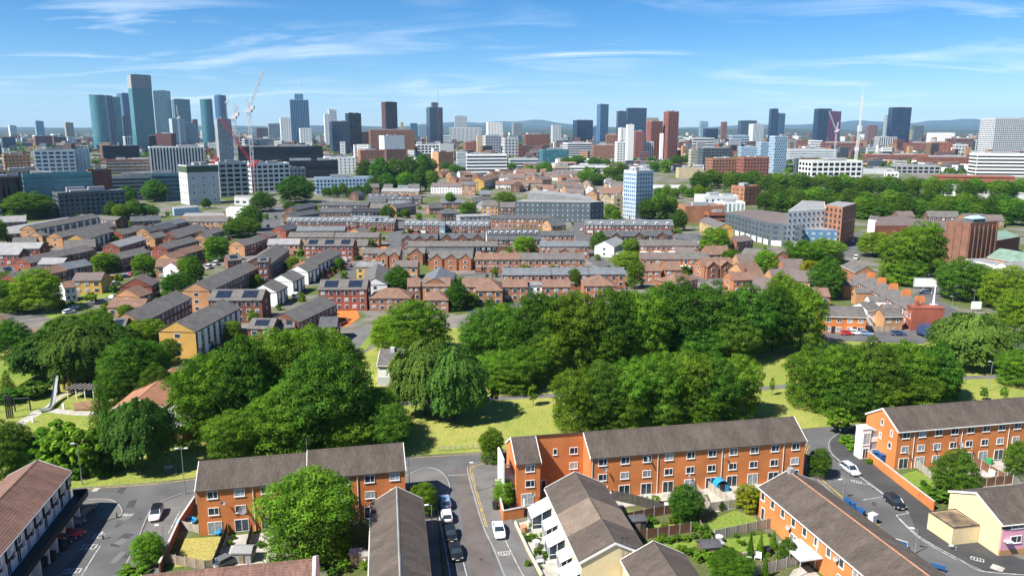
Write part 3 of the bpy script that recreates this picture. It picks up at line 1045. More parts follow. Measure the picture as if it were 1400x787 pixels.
# --- cream and pink house with the flat garage, lower right corner
A9 = P(1370, 715.8, 5.2)
r9 = P(1308.5, 674, 7.5)
B9d = (P(1400, 712.8, 5.2) - A9).normalized()
nv = Vector((-B9d.y, B9d.x, 0))
dep9 = 2 * (r9 - A9).dot(nv)
c9, L = gable_block('rendered_house', 'cream gabled house with pink rendered front at the right edge, behind the flat garage', 'house', A9, A9 + B9d * 14, max(7.0, min(dep9, 10.5)), 5.2, 7.5, W['cream'], RF['neartile'])
b = MB()
b.box(.15, L, -.12, -.01, 1.0, 4.3)
b.build('pink_front', W['pink'], c9)
b = MB()
b.box(.1, L, -.16, -.01, .0, .98)
b.build('brick_plinth', W['tan'], c9)
b = MB()
b.box(.1, L, -.10, -.01, 4.31, 5.0)
b.build('dark_band', M_DARK, c9)
for x in (2.6, 6.2, 9.8):
    add_window(c9, x, -.12, 2.0, 1.9, 1.15)
    add_window(c9, x, -.10, 4.33, 2.2, .62)
b = MB()
b.box(.5, 1.6, -.9, -.13, 2.5, 2.62)
b.build('door_canopy', M_TRIM, c9)
gp = [P(1050 + x / 3.466, 560 + y / 3.466, 2.9) for x, y in ((762, 484), (888, 470), (1003, 547), (878, 560))]
gc = sum(gp, Vector()) / 4
gar = thing('flat_garage', 'cream rendered flat roofed garage with a rust stained felt roof beside the right street', 'garage', (gc.x, gc.y, 0))
pts = [(p.x - gc.x, p.y - gc.y) for p in gp]
b = MB()
b.prism(pts, 0, 2.9)
b.build('wall', W['cream'], gar)
b = MB()
b.prism([(x * .9, y * .9) for x, y in pts], 2.902, 2.93)
b.build('roof', mat('stained_felt', (0.10, 0.085, 0.07), 0.8, 0.5, 0.5, hue=(0.30, 0.21, 0.13)), gar)
b = MB()
for i in range(4):
    p_, q_ = Vector((*pts[i], 2.98)), Vector((*pts[(i + 1) % 4], 2.98))
    b.tube([p_ * .985, q_ * .985], .11, 4)
b.build('roof_kerb', M_DARK, gar)


# ------------------------------------------------------------------ fences, walls, gardens
def fence(label, pts, h, m, post=M_CONC, step=1.85, name='garden_fence'):
    pp = [P(*p) for p in pts]
    root = thing(name, label, 'fence', (pp[0].x, pp[0].y, 0))
    o = pp[0]
    first = True
    for i in range(len(pp) - 1):
        a, c = pp[i] - o, pp[i + 1] - o
        n = max(1, round((c - a).length / step))
        ang = math.atan2((c - a).y, (c - a).x)
        ln = (c - a).length / n
        b = MB()
        nb_ = max(4, int(ln / .16))
        for k in range(nb_):
            x0_, x1_ = ln * k / nb_ + .008, ln * (k + 1) / nb_ - .008
            b.box(x0_, x1_, -.02 - .012 * (k % 2), .01, .06, h - .05 - .04 * ((k * 7 + i) % 3) / 2)
        b.box(.02, ln - .02, .012, .06, h * .3, h * .3 + .08)
        b.box(.02, ln - .02, .012, .06, h * .8, h * .8 + .08)
        me = b.mesh('fence_panel', m)
        for k in range(n):
            q = a + (c - a) * k / n
            link('panel', me, root, q, ang)
            post_me = WCACHE.get(('post', h, post.name))
            if not post_me:
                pbm = MB()
                pbm.box(-.06, .06, -.06, .06, 0, h + .08)
                post_me = WCACHE[('post', h, post.name)] = pbm.mesh('post', post)
            link('post', post_me, root, q, ang)
    link('post', post_me, root, pp[-1] - o, ang)
    return root


def brick_wall(label, pts, h, m=None, t=.22, cop=M_CONC, name='garden_wall'):
    pp = [P(*p) for p in pts]
    root = thing(name, label, 'wall', (pp[0].x, pp[0].y, 0))
    o = pp[0]
    b, c = MB(), MB()
    for i in range(len(pp) - 1):
        for bb, tt, z0, z1 in ((b, t, 0, h), (c, t + .1, h + .003, h + .08)):
            Lx, Rx = offset_line([pp[i] - o, pp[i + 1] - o], tt)
            bb.prism([Lx[0], Lx[1], Rx[1], Rx[0]], z0, z1 + .003 * (i % 2))
    b.build('wall', m or W['orange'], root)
    c.build('coping', cop, root)
    return root


brick_wall('orange brick wall round the yard of the stair house, beside a round bush', [(678, 668), (688, 712), (716, 706.5), (716, 695)], 1.8)
brick_wall('long orange brick garden wall running down the right street to the flat garage', [(1172, 612), (1185, 627), (1257.7, 684), (1276, 698)], 1.7)
brick_wall('brick garden wall beside the pavement left of the parched lawn', [(267, 690), (246, 722), (219, 783)], 1.6, W['redbrown'])
brick_wall('low white wall along the front gardens of the cream terrace', [(704, 716), (722, 755), (741, 790)], .55, W['cream'])
brick_wall('low brick wall along the path below the left maisonettes', [(95, 690), (108, 700)], 1.2, W['grey'])
fence('weathered board fence across the bottom of the parched lawn', [(228, 769), (280, 779), (296, 777)], 1.6, M_WOOD)
fence('short weathered fence beside the blue and yellow paddling pool', [(247, 722), (272, 729)], 1.5, M_WOODG)
fence('dark fence between the parched lawn and the paved garden', [(311, 729), (292, 778)], 1.7, M_WOODK, M_WOODK)
fence('dark fence between the two paved gardens of the left block', [(345, 727), (334, 770)], 1.7, M_WOODK, M_WOODK)
fence('dark curved fence under the long brick block, left garden', [(836, 683), (878, 692), (907, 702)], 1.9, M_WOODK, M_WOODK)
fence('brown fence with white posts below the dark curved fence', [(852, 714), (908, 703), (920, 701)], 1.7, M_WOODB)
fence('brown fence with white posts above the small dark gabled house', [(869, 738), (944, 727)], 1.7, M_WOODB)
fence('silvered fence along the top of the green lawn', [(953, 674), (970, 699), (1009, 694)], 1.7, M_WOODG)
fence('silvered fence from the blue play tent down to the green lawn', [(968, 668), (999, 692)], 1.6, M_WOODG)
fence('silvered fence between the green lawn and the lawn of cone shrubs', [(977, 737), (1020, 728), (1061, 719)], 1.7, M_WOODG)
fence('silvered fence along the bottom of the lawn of cone shrubs', [(1031, 787), (1075, 776), (1113, 766)], 1.7, M_WOODG)
fence('thin dark fence down the planted garden behind the round tree', [(957, 722), (985, 760)], 1.4, M_WOOD, M_WOOD)
fence('silvered fence beside the bright lawn of the right block', [(1249, 636), (1275, 657)], 1.6, M_WOODG)
fence('brown fence behind the dark garden tree of the right block', [(1330, 634), (1376, 660)], 1.7, M_WOODB)
fence('red brown fence between the two garden trees of the right block', [(1336, 666), (1384, 661)], 1.8, M_WOODB)
fence('silvered fence at the right edge below the right block', [(1384, 662), (1410, 660)], 1.7, M_WOODG)
fence('board fence along the back yards of the brick terraces by the parked cars', [(1182, 452), (1222, 454)], 1.8, M_WOOD)

# ------------------------------------------------------------------ terraces of the middle distance
def window_bank(b, x0, x1, z0, z1, bays, floors, wf=.5, hf=.5, y=0.0, side=None, bars=False):
    """boxes for windows of a wall along local x; side = (x, +1/-1) puts them on an end wall running along y"""
    bw, fh = (x1 - x0) / bays, (z1 - z0) / floors
    for i in range(bays):
        for k in range(floors):
            xa = x0 + bw * (i + .5 - wf / 2)
            xb = x0 + bw * (i + .5 + wf / 2)
            za = z0 + fh * (k + .5 - hf / 2)
            zb = z0 + fh * (k + .5 + hf / 2)
            if side is None:
                if bars:
                    b.box(xa - .12, xb + .12, y - .07, y + .01, za - .12, zb + .12, 0)
                b.box(xa, xb, y - .12, y + .012, za, zb, RND.choice((1, 1, 2)))
            else:
                sx_, s = side
                lo, hi = (sx_ - .012, sx_ + .12) if s > 0 else (sx_ - .12, sx_ + .012)
                if bars:
                    l2, h2 = (sx_ - .01, sx_ + .07) if s > 0 else (sx_ - .07, sx_ + .01)
                    b.box(l2, h2, xa - .12, xb + .12, za - .12, zb + .12, 0)
                b.box(lo, hi, xa, xb, za, zb, 1)


def simple_roof(L, dep, he, hr, hip=False, ov=.3):
    b = MB()
    m = dep / 2
    sl = (hr - he) / m
    e = he - ov * sl + .12
    h_ = m if hip else -.12
    r0, r1 = (h_, L - h_)
    if r1 < r0:
        r0 = r1 = L / 2
    x0_, x1_ = -.2, L + .2
    a, c, d, f = (x0_, -ov, e), (x1_, -ov, e), (x1_, dep + ov, e), (x0_, dep + ov, e)
    p, q = (r0, m, hr + .12), (r1, m, hr + .12)
    b.quad(a, c, q, p)
    b.quad(d, f, p, q)
    if hip:
        b.tri(c, d, q)
        b.tri(f, a, p)
    else:
        for s, (u, v, w) in ((0, (a, p, f)), (1, (c, q, d))):
            for g, k in ((u, v), (v, w)):
                g2, k2 = (g[0], g[1], g[2] - .2), (k[0], k[1], k[2] - .2)
                b.quad(*((g2, k2, k, g) if s else (g, k, k2, g2)))
    b.quad((x0_, -ov, e - .2), (x1_, -ov, e - .2), c, a)
    b.quad((x1_, dep + ov, e - .2), (x0_, dep + ov, e - .2), f, d)
    b.quad((x0_, -ov, e - .2), (x0_, dep + ov, e - .2), (x1_, dep + ov, e - .2), (x1_, -ov, e - .2))
    return b


ALLT = []


def terrace(area, xl, yl, xr, yr, dep, wall, roof, label, he=5.3, **kw):
    return row(P(*px_of(area, xl, yl), he), P(*px_of(area, xr, yr), he), dep, wall, roof, label, he, **kw)


def row(A, B, dep, wall, roof, label, he=5.3, hip=False, panels=0, solar=0, dormer=0, chim=0, gabs=0, cat='terraced houses',
            name='terraced_house_row', group=None, win=2.6, pitch=.25, garden=0, gwall=None):
    rz, L = frame_of(A, B)
    hr = he + dep * pitch
    root = thing(name, label, cat, (A.x, A.y, 0), rz, group)
    ALLT.append((A, B, dep))
    b = MB()
    if hip:
        b.box(0, L, 0, dep, 0, he)
    else:
        gable_wall(b, 0, L, dep, he, hr, m=0)
    b.build('wall', W[wall], root)
    if gwall:
        for x in (-.03, L + .03):
            g = MB()
            n = 0
            g.v += [(x + e, y, z) for e in (-.02, .02) for y, z in ((.03, .05), (.03, he - .05), (dep / 2, hr - .06), (dep - .03, he - .05), (dep - .03, .05))]
            g.f += [(0, 1, 2, 3, 4), (9, 8, 7, 6, 5), (0, 5, 6, 1), (4, 3, 8, 9)]
            g.m += [0] * 4
            g.build('gable_facing', W[gwall], root)
    simple_roof(L, dep, he, hr, hip).build('roof', RF[roof], root)
    fl = max(1, round(he / 2.65))
    bays = max(2, int(L / win))
    wb = MB()
    window_bank(wb, .2, L - .2, .25, he - .1, bays, fl, .44, .46, bars=True)
    if not hip:
        for s in (-1, 1):
            window_bank(wb, 2, dep - 2, .25, he - .1, 1, fl, .22, .42, side=(0 if s < 0 else L, s), bars=True)
    o = wb.build('windows', [M_WHITE, M_GLF, M_NET], root)
    o['kind'] = 'stuff'
    if panels:
        pb_ = MB()
        for i in range(panels):
            x = L * (i + .5) / panels
            pb_.box(x - .9, x + .9, -.22, -.02, .3 if i % 2 else 2.6, he - .5)
        o = pb_.build('white_panels', W['white'], root)
    sl = pitch * 2
    for i in range(solar):
        x = L * (i + .5) / solar
        s = MB()
        w_ = min(L / solar * .28, 3.2)
        for ya, yb_ in ((.9, dep / 2 - .8),):
            za, zb = he + ya * sl + .2, he + yb_ * sl + .2
            s.quad((x - w_, ya, za), (x + w_, ya, za), (x + w_, yb_, zb), (x - w_, yb_, zb))
            s.quad((x - w_, ya, za - .1), (x + w_, ya, za - .1), (x + w_, ya, za), (x - w_, ya, za))
        s.build('solar_panel', M_SOLAR, root)
    if dormer:
        d = MB()
        for i in range(dormer):
            x = L * (i + .5) / dormer
            d.box(x - .75, x + .75, .5, 2.4, he + .2, he + 1.5, 0)
            d.box(x - .5, x + .5, .44, .51, he + .45, he + 1.3, 1)
        d.build('dormers', [M_WHITE, M_GLF], root)
    for i in range(chim):
        c = MB()
        x = L * (i + .5) / chim
        c.box(x - .55, x + .55, dep / 2 - .35, dep / 2 + .35, hr - .5, hr + 1.1)
        for k in (-.3, .3):
            c.box(x + k - .12, x + k + .12, dep / 2 - .12, dep / 2 + .12, hr + 1.1, hr + 1.45)
        c.build('chimney', W['redbrown'] if wall != 'midorange' else W['red'], root)
    for i in range(gabs):
        x = L * (i + .5) / gabs
        w_ = min(L / gabs * .42, 3.2)
        g = MB()
        g.box(x - w_, x + w_, -1.2, 0.1, 0, he - .3, 0)
        g.tri((x - w_, -1.2, he - .3), (x + w_, -1.2, he - .3), (x, -1.2, he + w_ * .62), 0)
        for s in (-1, 1):
            u, v = (x + s * (w_ + .2), -1.4, he - .35), (x, -1.4, he + w_ * .68)
            u2, v2 = (x + s * (w_ + .2), dep / 2, he - .35), (x, dep / 2, he + w_ * .68)
            g.quad(*((u, v, v2, u2) if s < 0 else (u, u2, v2, v)), m=1)
        for z in (.9, 3.3):
            g.box(x - .7, x + .7, -1.27, -1.19, z, z + 1.2, 2)
            g.box(x - .55, x + .55, -1.30, -1.26, z + .12, z + 1.08, 3)
        g.build('front_gable', [W[wall], RF[roof], M_WHITE, M_GLF], root)
    if not garden and not gabs and 4.5 < he < 6 and L > 14:
        g = MB()
        k = int(L / 5)
        for i in range(k + 1):
            g.box(L * i / k - .05, L * i / k + .05, -4.2, -.3, 0, 1.2, 0)
        for i in range(k):
            if (i * 7 + k) % 4:
                g.box(L * i / k + .06, L * (i + .8) / k, -4.3, -4.2, 0, 1.1, i % 2)
        g.build('garden_partitions', [M_WOODB, W['red']], root)['kind'] = 'stuff'
        rr = random.Random(int(L * 31))
        g = MB()
        x = rr.uniform(.5, 3)
        while x < L - 3:
            w_, d_, h_ = rr.uniform(1.4, 3.2), rr.uniform(1.2, 3.4), rr.uniform(2.2, 2.7)
            m_ = rr.choice((0, 1, 1, 2))
            g.box(x, x + w_, -d_, -.02, 0, h_, m_)
            g.box(x - .1, x + w_ + .1, -d_ - .1, -.02, h_ + .003, h_ + .14, 3)
            x += w_ + rr.uniform(1.5, 8)
        if g.v:
            g.build('porches', [W['white'], W[wall], M_WOODB, RF['flat']], root)['kind'] = 'stuff'
    if garden:
        g = MB()
        for i in range(garden + 1):
            x = L * i / garden
            g.box(x - .05, x + .05, -7, -.3, 0, 1.7, 0)
        g.box(0.06, L - .06, -7.1, -7.0, 0, 1.8, 0)
        for i in range(0, garden, 2):
            x = L * (i + .5) / garden
            g.box(x - 1.6, x + 1.6, -3.2, -.03, 0, 2.5, 1)
        g.build('garden_partitions', [M_WOODB, W['white']], root)['kind'] = 'stuff'
    return root


T = terrace
# area A: the estate on the left, rows running away to the right
T('A', 10, 372, 440, 300, 9, 'brown', 'pale', 'long brown row with pale flat looking roof at the back left of the estate', he=5.0, pitch=.08)
T('A', 450, 296, 690, 312, 9, 'brown', 'slate', 'brown row with small white windows behind the panelled row', pitch=.2)
T('A', 212, 366, 595, 292, 9, 'brown', 'slate', 'three storey dark brown row with tall white panels and tan gable', he=7.6, panels=9, gwall='tan', cat='flats', name='maisonette_row')
T('A', 252, 405, 292, 398, 8, 'brown', 'slate', 'short tan gabled house wedged between the brown rows', gwall='tan')
T('A', 372, 412, 690, 345, 9, 'redbrown', 'slate', 'long dark row with tan gable left of the yellow gabled row', gwall='tan', he=5.6)
T('A', 510, 426, 686, 374, 9.5, 'brown', 'slate', 'row with bright yellow ochre gable and white panelled front', he=6.8, panels=6, gwall='ochre', cat='flats', name='maisonette_row')
T('A', 715, 470, 872, 424, 8.5, 'redbrown', 'pale', 'row with bright red gable in front of the yellow gabled row', gwall='red')
T('A', 735, 396, 890, 358, 8, 'redbrown', 'slate', 'small red gabled row to the right of the yellow gabled row', gwall='red')
T('A', 925, 418, 1005, 400, 8, 'brown', 'slate', 'narrow tan gabled house between two red gabled rows', gwall='tan')
T('A', 1000, 482, 1185, 432, 8, 'redbrown', 'slate', 'dark row with tall red gable near the round tree', gwall='red', he=6)
T('A', 1062, 396, 1222, 352, 8, 'redbrown', 'slate', 'row with red gable behind the narrow tan house', gwall='red')
T('A', -60, 482, 236, 478, 9, 'red', 'pale', 'red and white row with pale roof at the left edge', gwall='brown')
T('A', -60, 517, 112, 515, 9, 'red', 'pale', 'lower red row with pale roof at the left edge, in front of a similar one', gwall='brown')
T('A', 182, 566, 430, 512, 8.5, 'redbrown', 'slate', 'long dark row with low red gable left of the leafy tree', gwall='red')
T('A', 430, 514, 560, 487, 8.5, 'redbrown', 'slate', 'dark three window row continuing behind the long red gabled row')
T('A', 226, 572, 372, 572, 8, 'red', 'pale', 'short red and white row with pale roof in front of the long dark row')
T('A', 384, 606, 552, 576, 8.5, 'redbrown', 'bluegrey', 'dark row with blue grey roof left of the round tree')
T('A', 690, 548, 900, 500, 8.5, 'redbrown', 'slate', 'dark row right of the round tree with white windows')
T('A', -70, 640, 96, 622, 9, 'red', 'slate', 'solar roofed dark brick house at the left edge above the big tree', solar=2, gwall='brown')
T('A', 112, 668, 300, 610, 8.5, 'redbrown', 'slate', 'red gabled row partly behind the big round tree on the left', gwall='red')
T('A', 300, 630, 400, 610, 8, 'redbrown', 'brown', 'brown roofed dark house between the big tree and the yellow house')
T('A', 430, 672, 602, 668, 9, 'ochre', 'plum', 'detached yellow brick house on its own green lawn', cat='house', name='detached_house')
T('A', 385, 715, 455, 706, 7, 'white', 'brown', 'white house with brown roof beside the big round tree', cat='house', name='detached_house')
T('A', 905, 700, 950, 672, 11, 'redbrown', 'plum', 'red brick house with brown roof above the street corner', gwall='red', cat='house', name='detached_house')
T('A', 838, 766, 908, 742, 10, 'brown', 'brown', 'tan gabled house at the street corner below the red brick house', gwall='tan', cat='house', name='detached_house')
T('A', 930, 588, 1090, 580, 9, 'tan', 'brown', 'tan bungalow row with brown roof left of the white gable')
T('A', 1075, 600, 1120, 590, 9, 'white', 'brown', 'white gabled house with brown roof beside the twin pointed trees', gwall='white', cat='house', name='detached_house')
T('A', 1030, 540, 1110, 520, 8, 'tan', 'brown', 'tan gabled brown roofed house behind the white gable', gwall='tan', cat='house', name='detached_house')
T('A', 1110, 512, 1224, 482, 8, 'brown', 'brown', 'brown roofed row leading from the tan gable to the right')
T('A', 778, 318, 962, 310, 10, 'brown', 'dark', 'dark brown row with white windows below the glass offices')
T('A', 962, 368, 1060, 345, 9, 'brown', 'dark', 'short dark row behind the narrow tan house')
T('A', 892, 380, 960, 364, 8, 'redbrown', 'dark', 'dark roofed house with tan gable at the estate centre', gwall='tan', cat='house', name='detached_house')
T('A', 960, 355, 1120, 318, 8, 'brown', 'bluegrey', 'dark row with pale blue roof lights under the blue shed')
# area B
T('B', 206, 730, 492, 594, 10, 'brown', 'slate', 'very long three storey brown block with orange brick gable', he=7.8, gwall='tan', cat='flats', name='apartment_block')
T('B', 196, 788, 514, 786, 10, 'redbrown', 'slate', 'red brown block with two solar panels left of the white gables', he=7.6, solar=2, cat='flats', name='apartment_block')
T('B', 562, 574, 678, 486, 11, 'brown', 'slate', 'long dark block above the orange clay yard', he=7.0, cat='flats', name='apartment_block')
T('B', 490, 560, 553, 558, 9, 'redbrown', 'slate', 'slim red brown brick tower with a solar panel on top', he=11, solar=1, cat='flats', name='apartment_tower', pitch=.1)
T('B', 312, 552, 395, 545, 8, 'redbrown', 'slate', 'small brick house with solar panel behind the long brown block', solar=1, cat='house', name='detached_house')
T('B', 832, 586, 990, 508, 10, 'black', 'slate', 'tan gabled row with black and white front', he=5.6, panels=7, gwall='tan')
T('B', 792, 618, 858, 590, 9, 'black', 'slate', 'white gabled row nearest the tan gabled row', panels=3, gwall='white')
T('B', 702, 676, 770, 646, 9.5, 'black', 'slate', 'middle one of the three white gabled houses', panels=3, gwall='white', he=5.6)
T('B', 606, 738, 668, 706, 10, 'black', 'slate', 'nearest of the white gabled houses, above the solar roofed block', panels=3, gwall='white', he=5.4)
T('B', 853, 724, 1140, 722, 10, 'red', 'slate', 'red brick block with two solar panels across the end of the car street', he=7.6, solar=2, cat='flats', name='apartment_block')
T('B', 1080, 580, 1224, 580, 9, 'ochre', 'flat', 'low ochre yellow block beside the car street', pitch=.06)
T('B', 1140, 712, 1150, 704, 12, 'white', 'slate', 'white ended grey roofed block running back from the red solar block', gwall='white')
T('B', 768, 462, 1060, 462, 10, 'red', 'slate', 'wide red brick block with three solar panels', he=7.4, solar=3, cat='flats', name='apartment_block')
T('B', 1066, 462, 1144, 462, 9, 'tan', 'slate', 'short grey roofed house with white bay, right of the three panel block')
T('B', 548, 456, 738, 454, 9, 'tan', 'pale', 'tan house row with pale roof left of the three panel block')
T('B', 672, 410, 942, 410, 8, 'tan', 'slate', 'left half of the long grey roofed tan row')
T('B', 950, 412, 1214, 412, 8, 'tan', 'slate', 'right half of the long grey roofed tan row')
T('B', 722, 374, 1010, 372, 8, 'brown', 'bluegrey', 'row with blue grey roof under the dormered row')
T('B', 660, 318, 1090, 318, 9, 'redbrown', 'bluegrey', 'long row with white windows all along, left part', dormer=12)
T('B', 1094, 322, 1310, 324, 9, 'redbrown', 'bluegrey', 'row with solar panels among white dormers', dormer=6, solar=1)
T('B', 862, 262, 1224, 262, 9, 'brown', 'dark', 'dark slate row below the school like white building')
T('B', 868, 222, 1150, 222, 9, 'brown', 'dark', 'dark slate row second from the white building')
T('B', 700, 290, 860, 268, 9, 'brown', 'dark', 'slanting dark row beside the two round trees')
T('B', 720, 250, 850, 222, 9, 'brown', 'dark', 'farther slanting dark row beside the two round trees')
T('B', 1145, 170, 1330, 172, 9, 'grey', 'dark', 'dark roofed row with dormers under the tall trees', dormer=5)
T('B', 1110, 388, 1165, 376, 9, 'tan', 'slate', 'tan gabled house with grey roof by the street', gwall='tan', cat='house', name='detached_house')
T('B', 660, 372, 738, 352, 9, 'redbrown', 'dark', 'red gabled house at the top of the wide street', gwall='red', cat='house', name='detached_house')
T('B', 412, 462, 482, 444, 9, 'redbrown', 'slate', 'tan gabled row below the dark tree clump', gwall='tan')
T('B', 484, 442, 545, 418, 8, 'redbrown', 'slate', 'grey roofed house between the tan gabled row and the wide street')
T('B', 560, 412, 606, 396, 8, 'redbrown', 'slate', 'small red house beside the wide street', gwall='red')
T('B', 196, 424, 240, 410, 9, 'brown', 'slate', 'tall tan gabled house left of the poplar tree', gwall='tan', cat='house', name='detached_house')
T('B', 200, 396, 292, 372, 8, 'brown', 'slate', 'dark row in front of the tree clump with grey roof')
T('B', 10, 418, 190, 362, 8, 'redbrown', 'slate', 'dark row below the long brick shed')
T('B', 0, 470, 140, 438, 8, 'redbrown', 'brown', 'brown roofed row left of the poplar tree')
T('B', 50, 318, 305, 318, 10, 'tan', 'slate', 'long low tan brick row with grey roof beside the white shed')
# area C
T('C', -2, 308, 216, 312, 9, 'redbrown', 'bluegrey', 'row of white dormers left of the street with the lamp post', dormer=7)
T('C', 318, 338, 526, 340, 9, 'redbrown', 'bluegrey', 'red row of white windows right of the street, left half', dormer=6)
T('C', 562, 342, 826, 344, 9, 'redbrown', 'bluegrey', 'red row of white windows right of the street, right half', dormer=8)
T('C', 528, 345, 558, 345, 9, 'blue', 'bluegrey', 'narrow pale blue fronted house in the middle of the red row', he=6)
T('C', 832, 300, 1192, 302, 8, 'orange2', 'dark', 'long plain orange brick row with dark roof below the slate building', he=6)
T('C', 300, 424, 515, 424, 9, 'brown', 'dark', 'dark slate roofed pair with large pale gables', gabs=3)
T('C', 524, 420, 800, 420, 9, 'brown', 'dark', 'dark slate roofed row with three low gables', gabs=3)
T('C', 812, 396, 1128, 392, 9, 'navy', 'dark', 'dark navy row with white dormers and a white gable end', dormer=9, gwall='white')
T('C', 815, 428, 1135, 425, 7, 'brown', 'dark', 'low dark lean roofed row below the navy row')
T('C', 342, 466, 876, 466, 8, 'black', 'slate', 'longest grey roofed row across the middle with white chimneys', chim=9)
T('C', 450, 505, 730, 505, 7, 'black', 'dark', 'dark low row behind the triple gabled orange house')
T('C', 466, 538, 724, 538, 10, 'midorange', 'slate', 'orange brick house with three front gables and white ends', gabs=3, cat='houses')
T('C', 742, 544, 1010, 544, 9, 'orange2', 'brown', 'long brick row with white porches, left part', chim=3)
T('C', 1012, 544, 1395, 544, 9, 'orange2', 'slate', 'long brick row with white porches, right part', chim=4)
T('C', 905, 636, 1192, 636, 8, 'midorange', 'bluegrey', 'orange row with blue grey roof, left of the same kind')
T('C', 1196, 634, 1418, 634, 8, 'midorange', 'bluegrey', 'middle orange row with grey roof behind the brown roofs')
T('D', 405, 632, 676, 632, 8, 'midorange', 'bluegrey', 'right hand orange row with blue grey roof by the pointed tree')
T('C', 905, 708, 1052, 708, 8, 'orange2', 'brown', 'brown roofed brick house with white panels left of the gap')
T('C', 1145, 708, 1310, 708, 8, 'orange2', 'brown', 'brown roofed brick house with white panels right of the gap')
T('C', 1058, 700, 1140, 700, 7, 'white', 'flat', 'white staircase link between two brown roofed houses', pitch=.05)
T('C', 665, 708, 826, 706, 9, 'orange2', 'brown', 'brown roofed house left of the white garden wall')
T('C', 338, 706, 412, 704, 9, 'orange2', 'brown', 'left part of the brown roofed pair beside the round trees')
T('C', 428, 704, 590, 704, 9, 'tan', 'brown', 'right part of the brown roofed pair beside the round trees')
T('C', 590, 700, 618, 630, 11, 'orange2', 'bluegrey', 'house with blue grey roof and brick gable facing the viewer', gwall='orange2', cat='house', name='detached_house')
T('C', 255, 588, 396, 588, 8, 'tan', 'plum', 'short tan house right of the big round tree')
T('C', 335, 508, 440, 508, 8, 'orange2', 'slate', 'orange house with white gable left of the triple gabled house', gabs=1)
T('C', 68, 508, 160, 508, 8, 'orange2', 'slate', 'orange house with grey roof at the left of the front gables')
T('C', 160, 520, 290, 520, 9, 'midorange', 'slate', 'orange house with two tall front gables and white bay', gabs=2, he=6)
T('C', 745, 730, 905, 730, 13, 'orange2', 'brown', 'hip roofed brown house above the dark trees', hip=True, cat='house', name='detached_house')
T('C', 108, 775, 355, 775, 10, 'orange2', 'brown', 'hip roofed brown house right of the solar block', hip=True, he=4.5, cat='house', name='detached_house')
T('C', 436, 786, 580, 786, 9, 'orange2', 'brown', 'low hip roofed brown house behind the bright round tree', hip=True, he=4.5, cat='house', name='detached_house')
T('C', 215, 690, 225, 600, 9, 'white', 'slate', 'grey roofed white block running back beside the car street', gwall='white')
T('C', 30, 590, 190, 590, 9, 'ochre', 'flat', 'ochre fronted flat roofed house by the orange gables', pitch=.05)
T('C', 270, 240, 388, 225, 10, 'brown', 'dark', 'tan gabled dark roofed house behind the lamp post', gwall='tan', cat='house', name='detached_house', he=6)
T('C', 180, 138, 404, 140, 10, 'tan', 'pale', 'low tan row under the tall trees')
T('C', 95, 185, 360, 188, 9, 'grey', 'dark', 'slate row with white dormers under the tall trees', dormer=6)
T('C', 0, 262, 172, 262, 9, 'brown', 'dark', 'plain dark row behind the white dormers, left')
T('C', 476, 108, 676, 110, 12, 'white', 'plum', 'white fronted community building with a brown roof and open veranda', he=7)
T('C', 660, 100, 742, 100, 12, 'tan', 'slate', 'tan brick block with blank end wall', he=10, cat='flats', name='apartment_block')
T('C', 795, 80, 880, 50, 14, 'brown', 'brown', 'tan gabled block with long dark side, below the banded slab', he=9, gwall='ochre', cat='flats', name='apartment_block')
T('C', 540, 272, 655, 268, 12, 'brown', 'dark', 'hip roofed dark hall behind the red rows', hip=True, cat='hall', name='community_hall')
T('C', 650, 290, 830, 285, 14, 'grey', 'pale', 'flat pale roofed hall behind the red row', pitch=.04, cat='hall', name='community_hall')
T('C', 1130, 466, 1420, 466, 8, 'orange2', 'bluegrey', 'brick row with blue grey roof left of the curved street')
# area D
T('D', 436, 338, 965, 340, 10, 'redbrown', 'bluegrey', 'long red brown row with white windows below the glass tower', dormer=8)
T('D', 552, 408, 960, 402, 9, 'brown', 'dark', 'dark row with slate gables right of the round tree', gabs=3)
T('D', 760, 462, 1112, 462, 9, 'orange2', 'slate', 'brick row with white garden sheds in front', garden=8)
T('D', 770, 542, 1012, 542, 9, 'midorange', 'plum', 'orange brick row with grey roof by the pointed trees, left part', garden=5)
T('D', 1016, 542, 1180, 542, 9, 'midorange', 'slate', 'orange brick row with grey roof, right part next to the big tree', garden=4)
T('D', 170, 402, 372, 402, 8, 'orange2', 'dark', 'dark roofed brick row beside the curved street, farther one')
T('D', 238, 505, 385, 505, 7, 'orange2', 'plum', 'small brick row with a gable beside the curved street', gabs=1)
T('D', 766, 612, 890, 612, 9, 'midorange', 'brown', 'brown roofed orange house right of the pointed tree')
T('D', 915, 606, 1010, 606, 10, 'midorange', 'brown', 'brown roofed orange house with a long drive beside it')
T('D', 985, 690, 1110, 660, 10, 'orange2', 'brown', 'low brown roofed house with stepped dark edges', hip=True, he=4.5)
T('D', 610, 470, 676, 440, 10, 'white', 'pale', 'white gabled house on the corner of the curved street', gwall='white', cat='house', name='detached_house')
T('D', 430, 702, 622, 702, 12, 'midorange', 'brown', 'hip roofed brown and orange house in front of the long tree belt', hip=True, cat='house', name='detached_house')
T('D', 955, 415, 1130, 428, 9, 'brown', 'dark', 'dark hipped row at the end of the slate gables', hip=True)
T('D', 235, 345, 322, 340, 12, 'tan', 'dark', 'tan fronted slate roofed hall beside the street top', cat='hall', name='community_hall')
T('D', 1150, 575, 1320, 575, 9, 'orange2', 'brown', 'brown roofed brick pair with two zigzag gables', gabs=2)
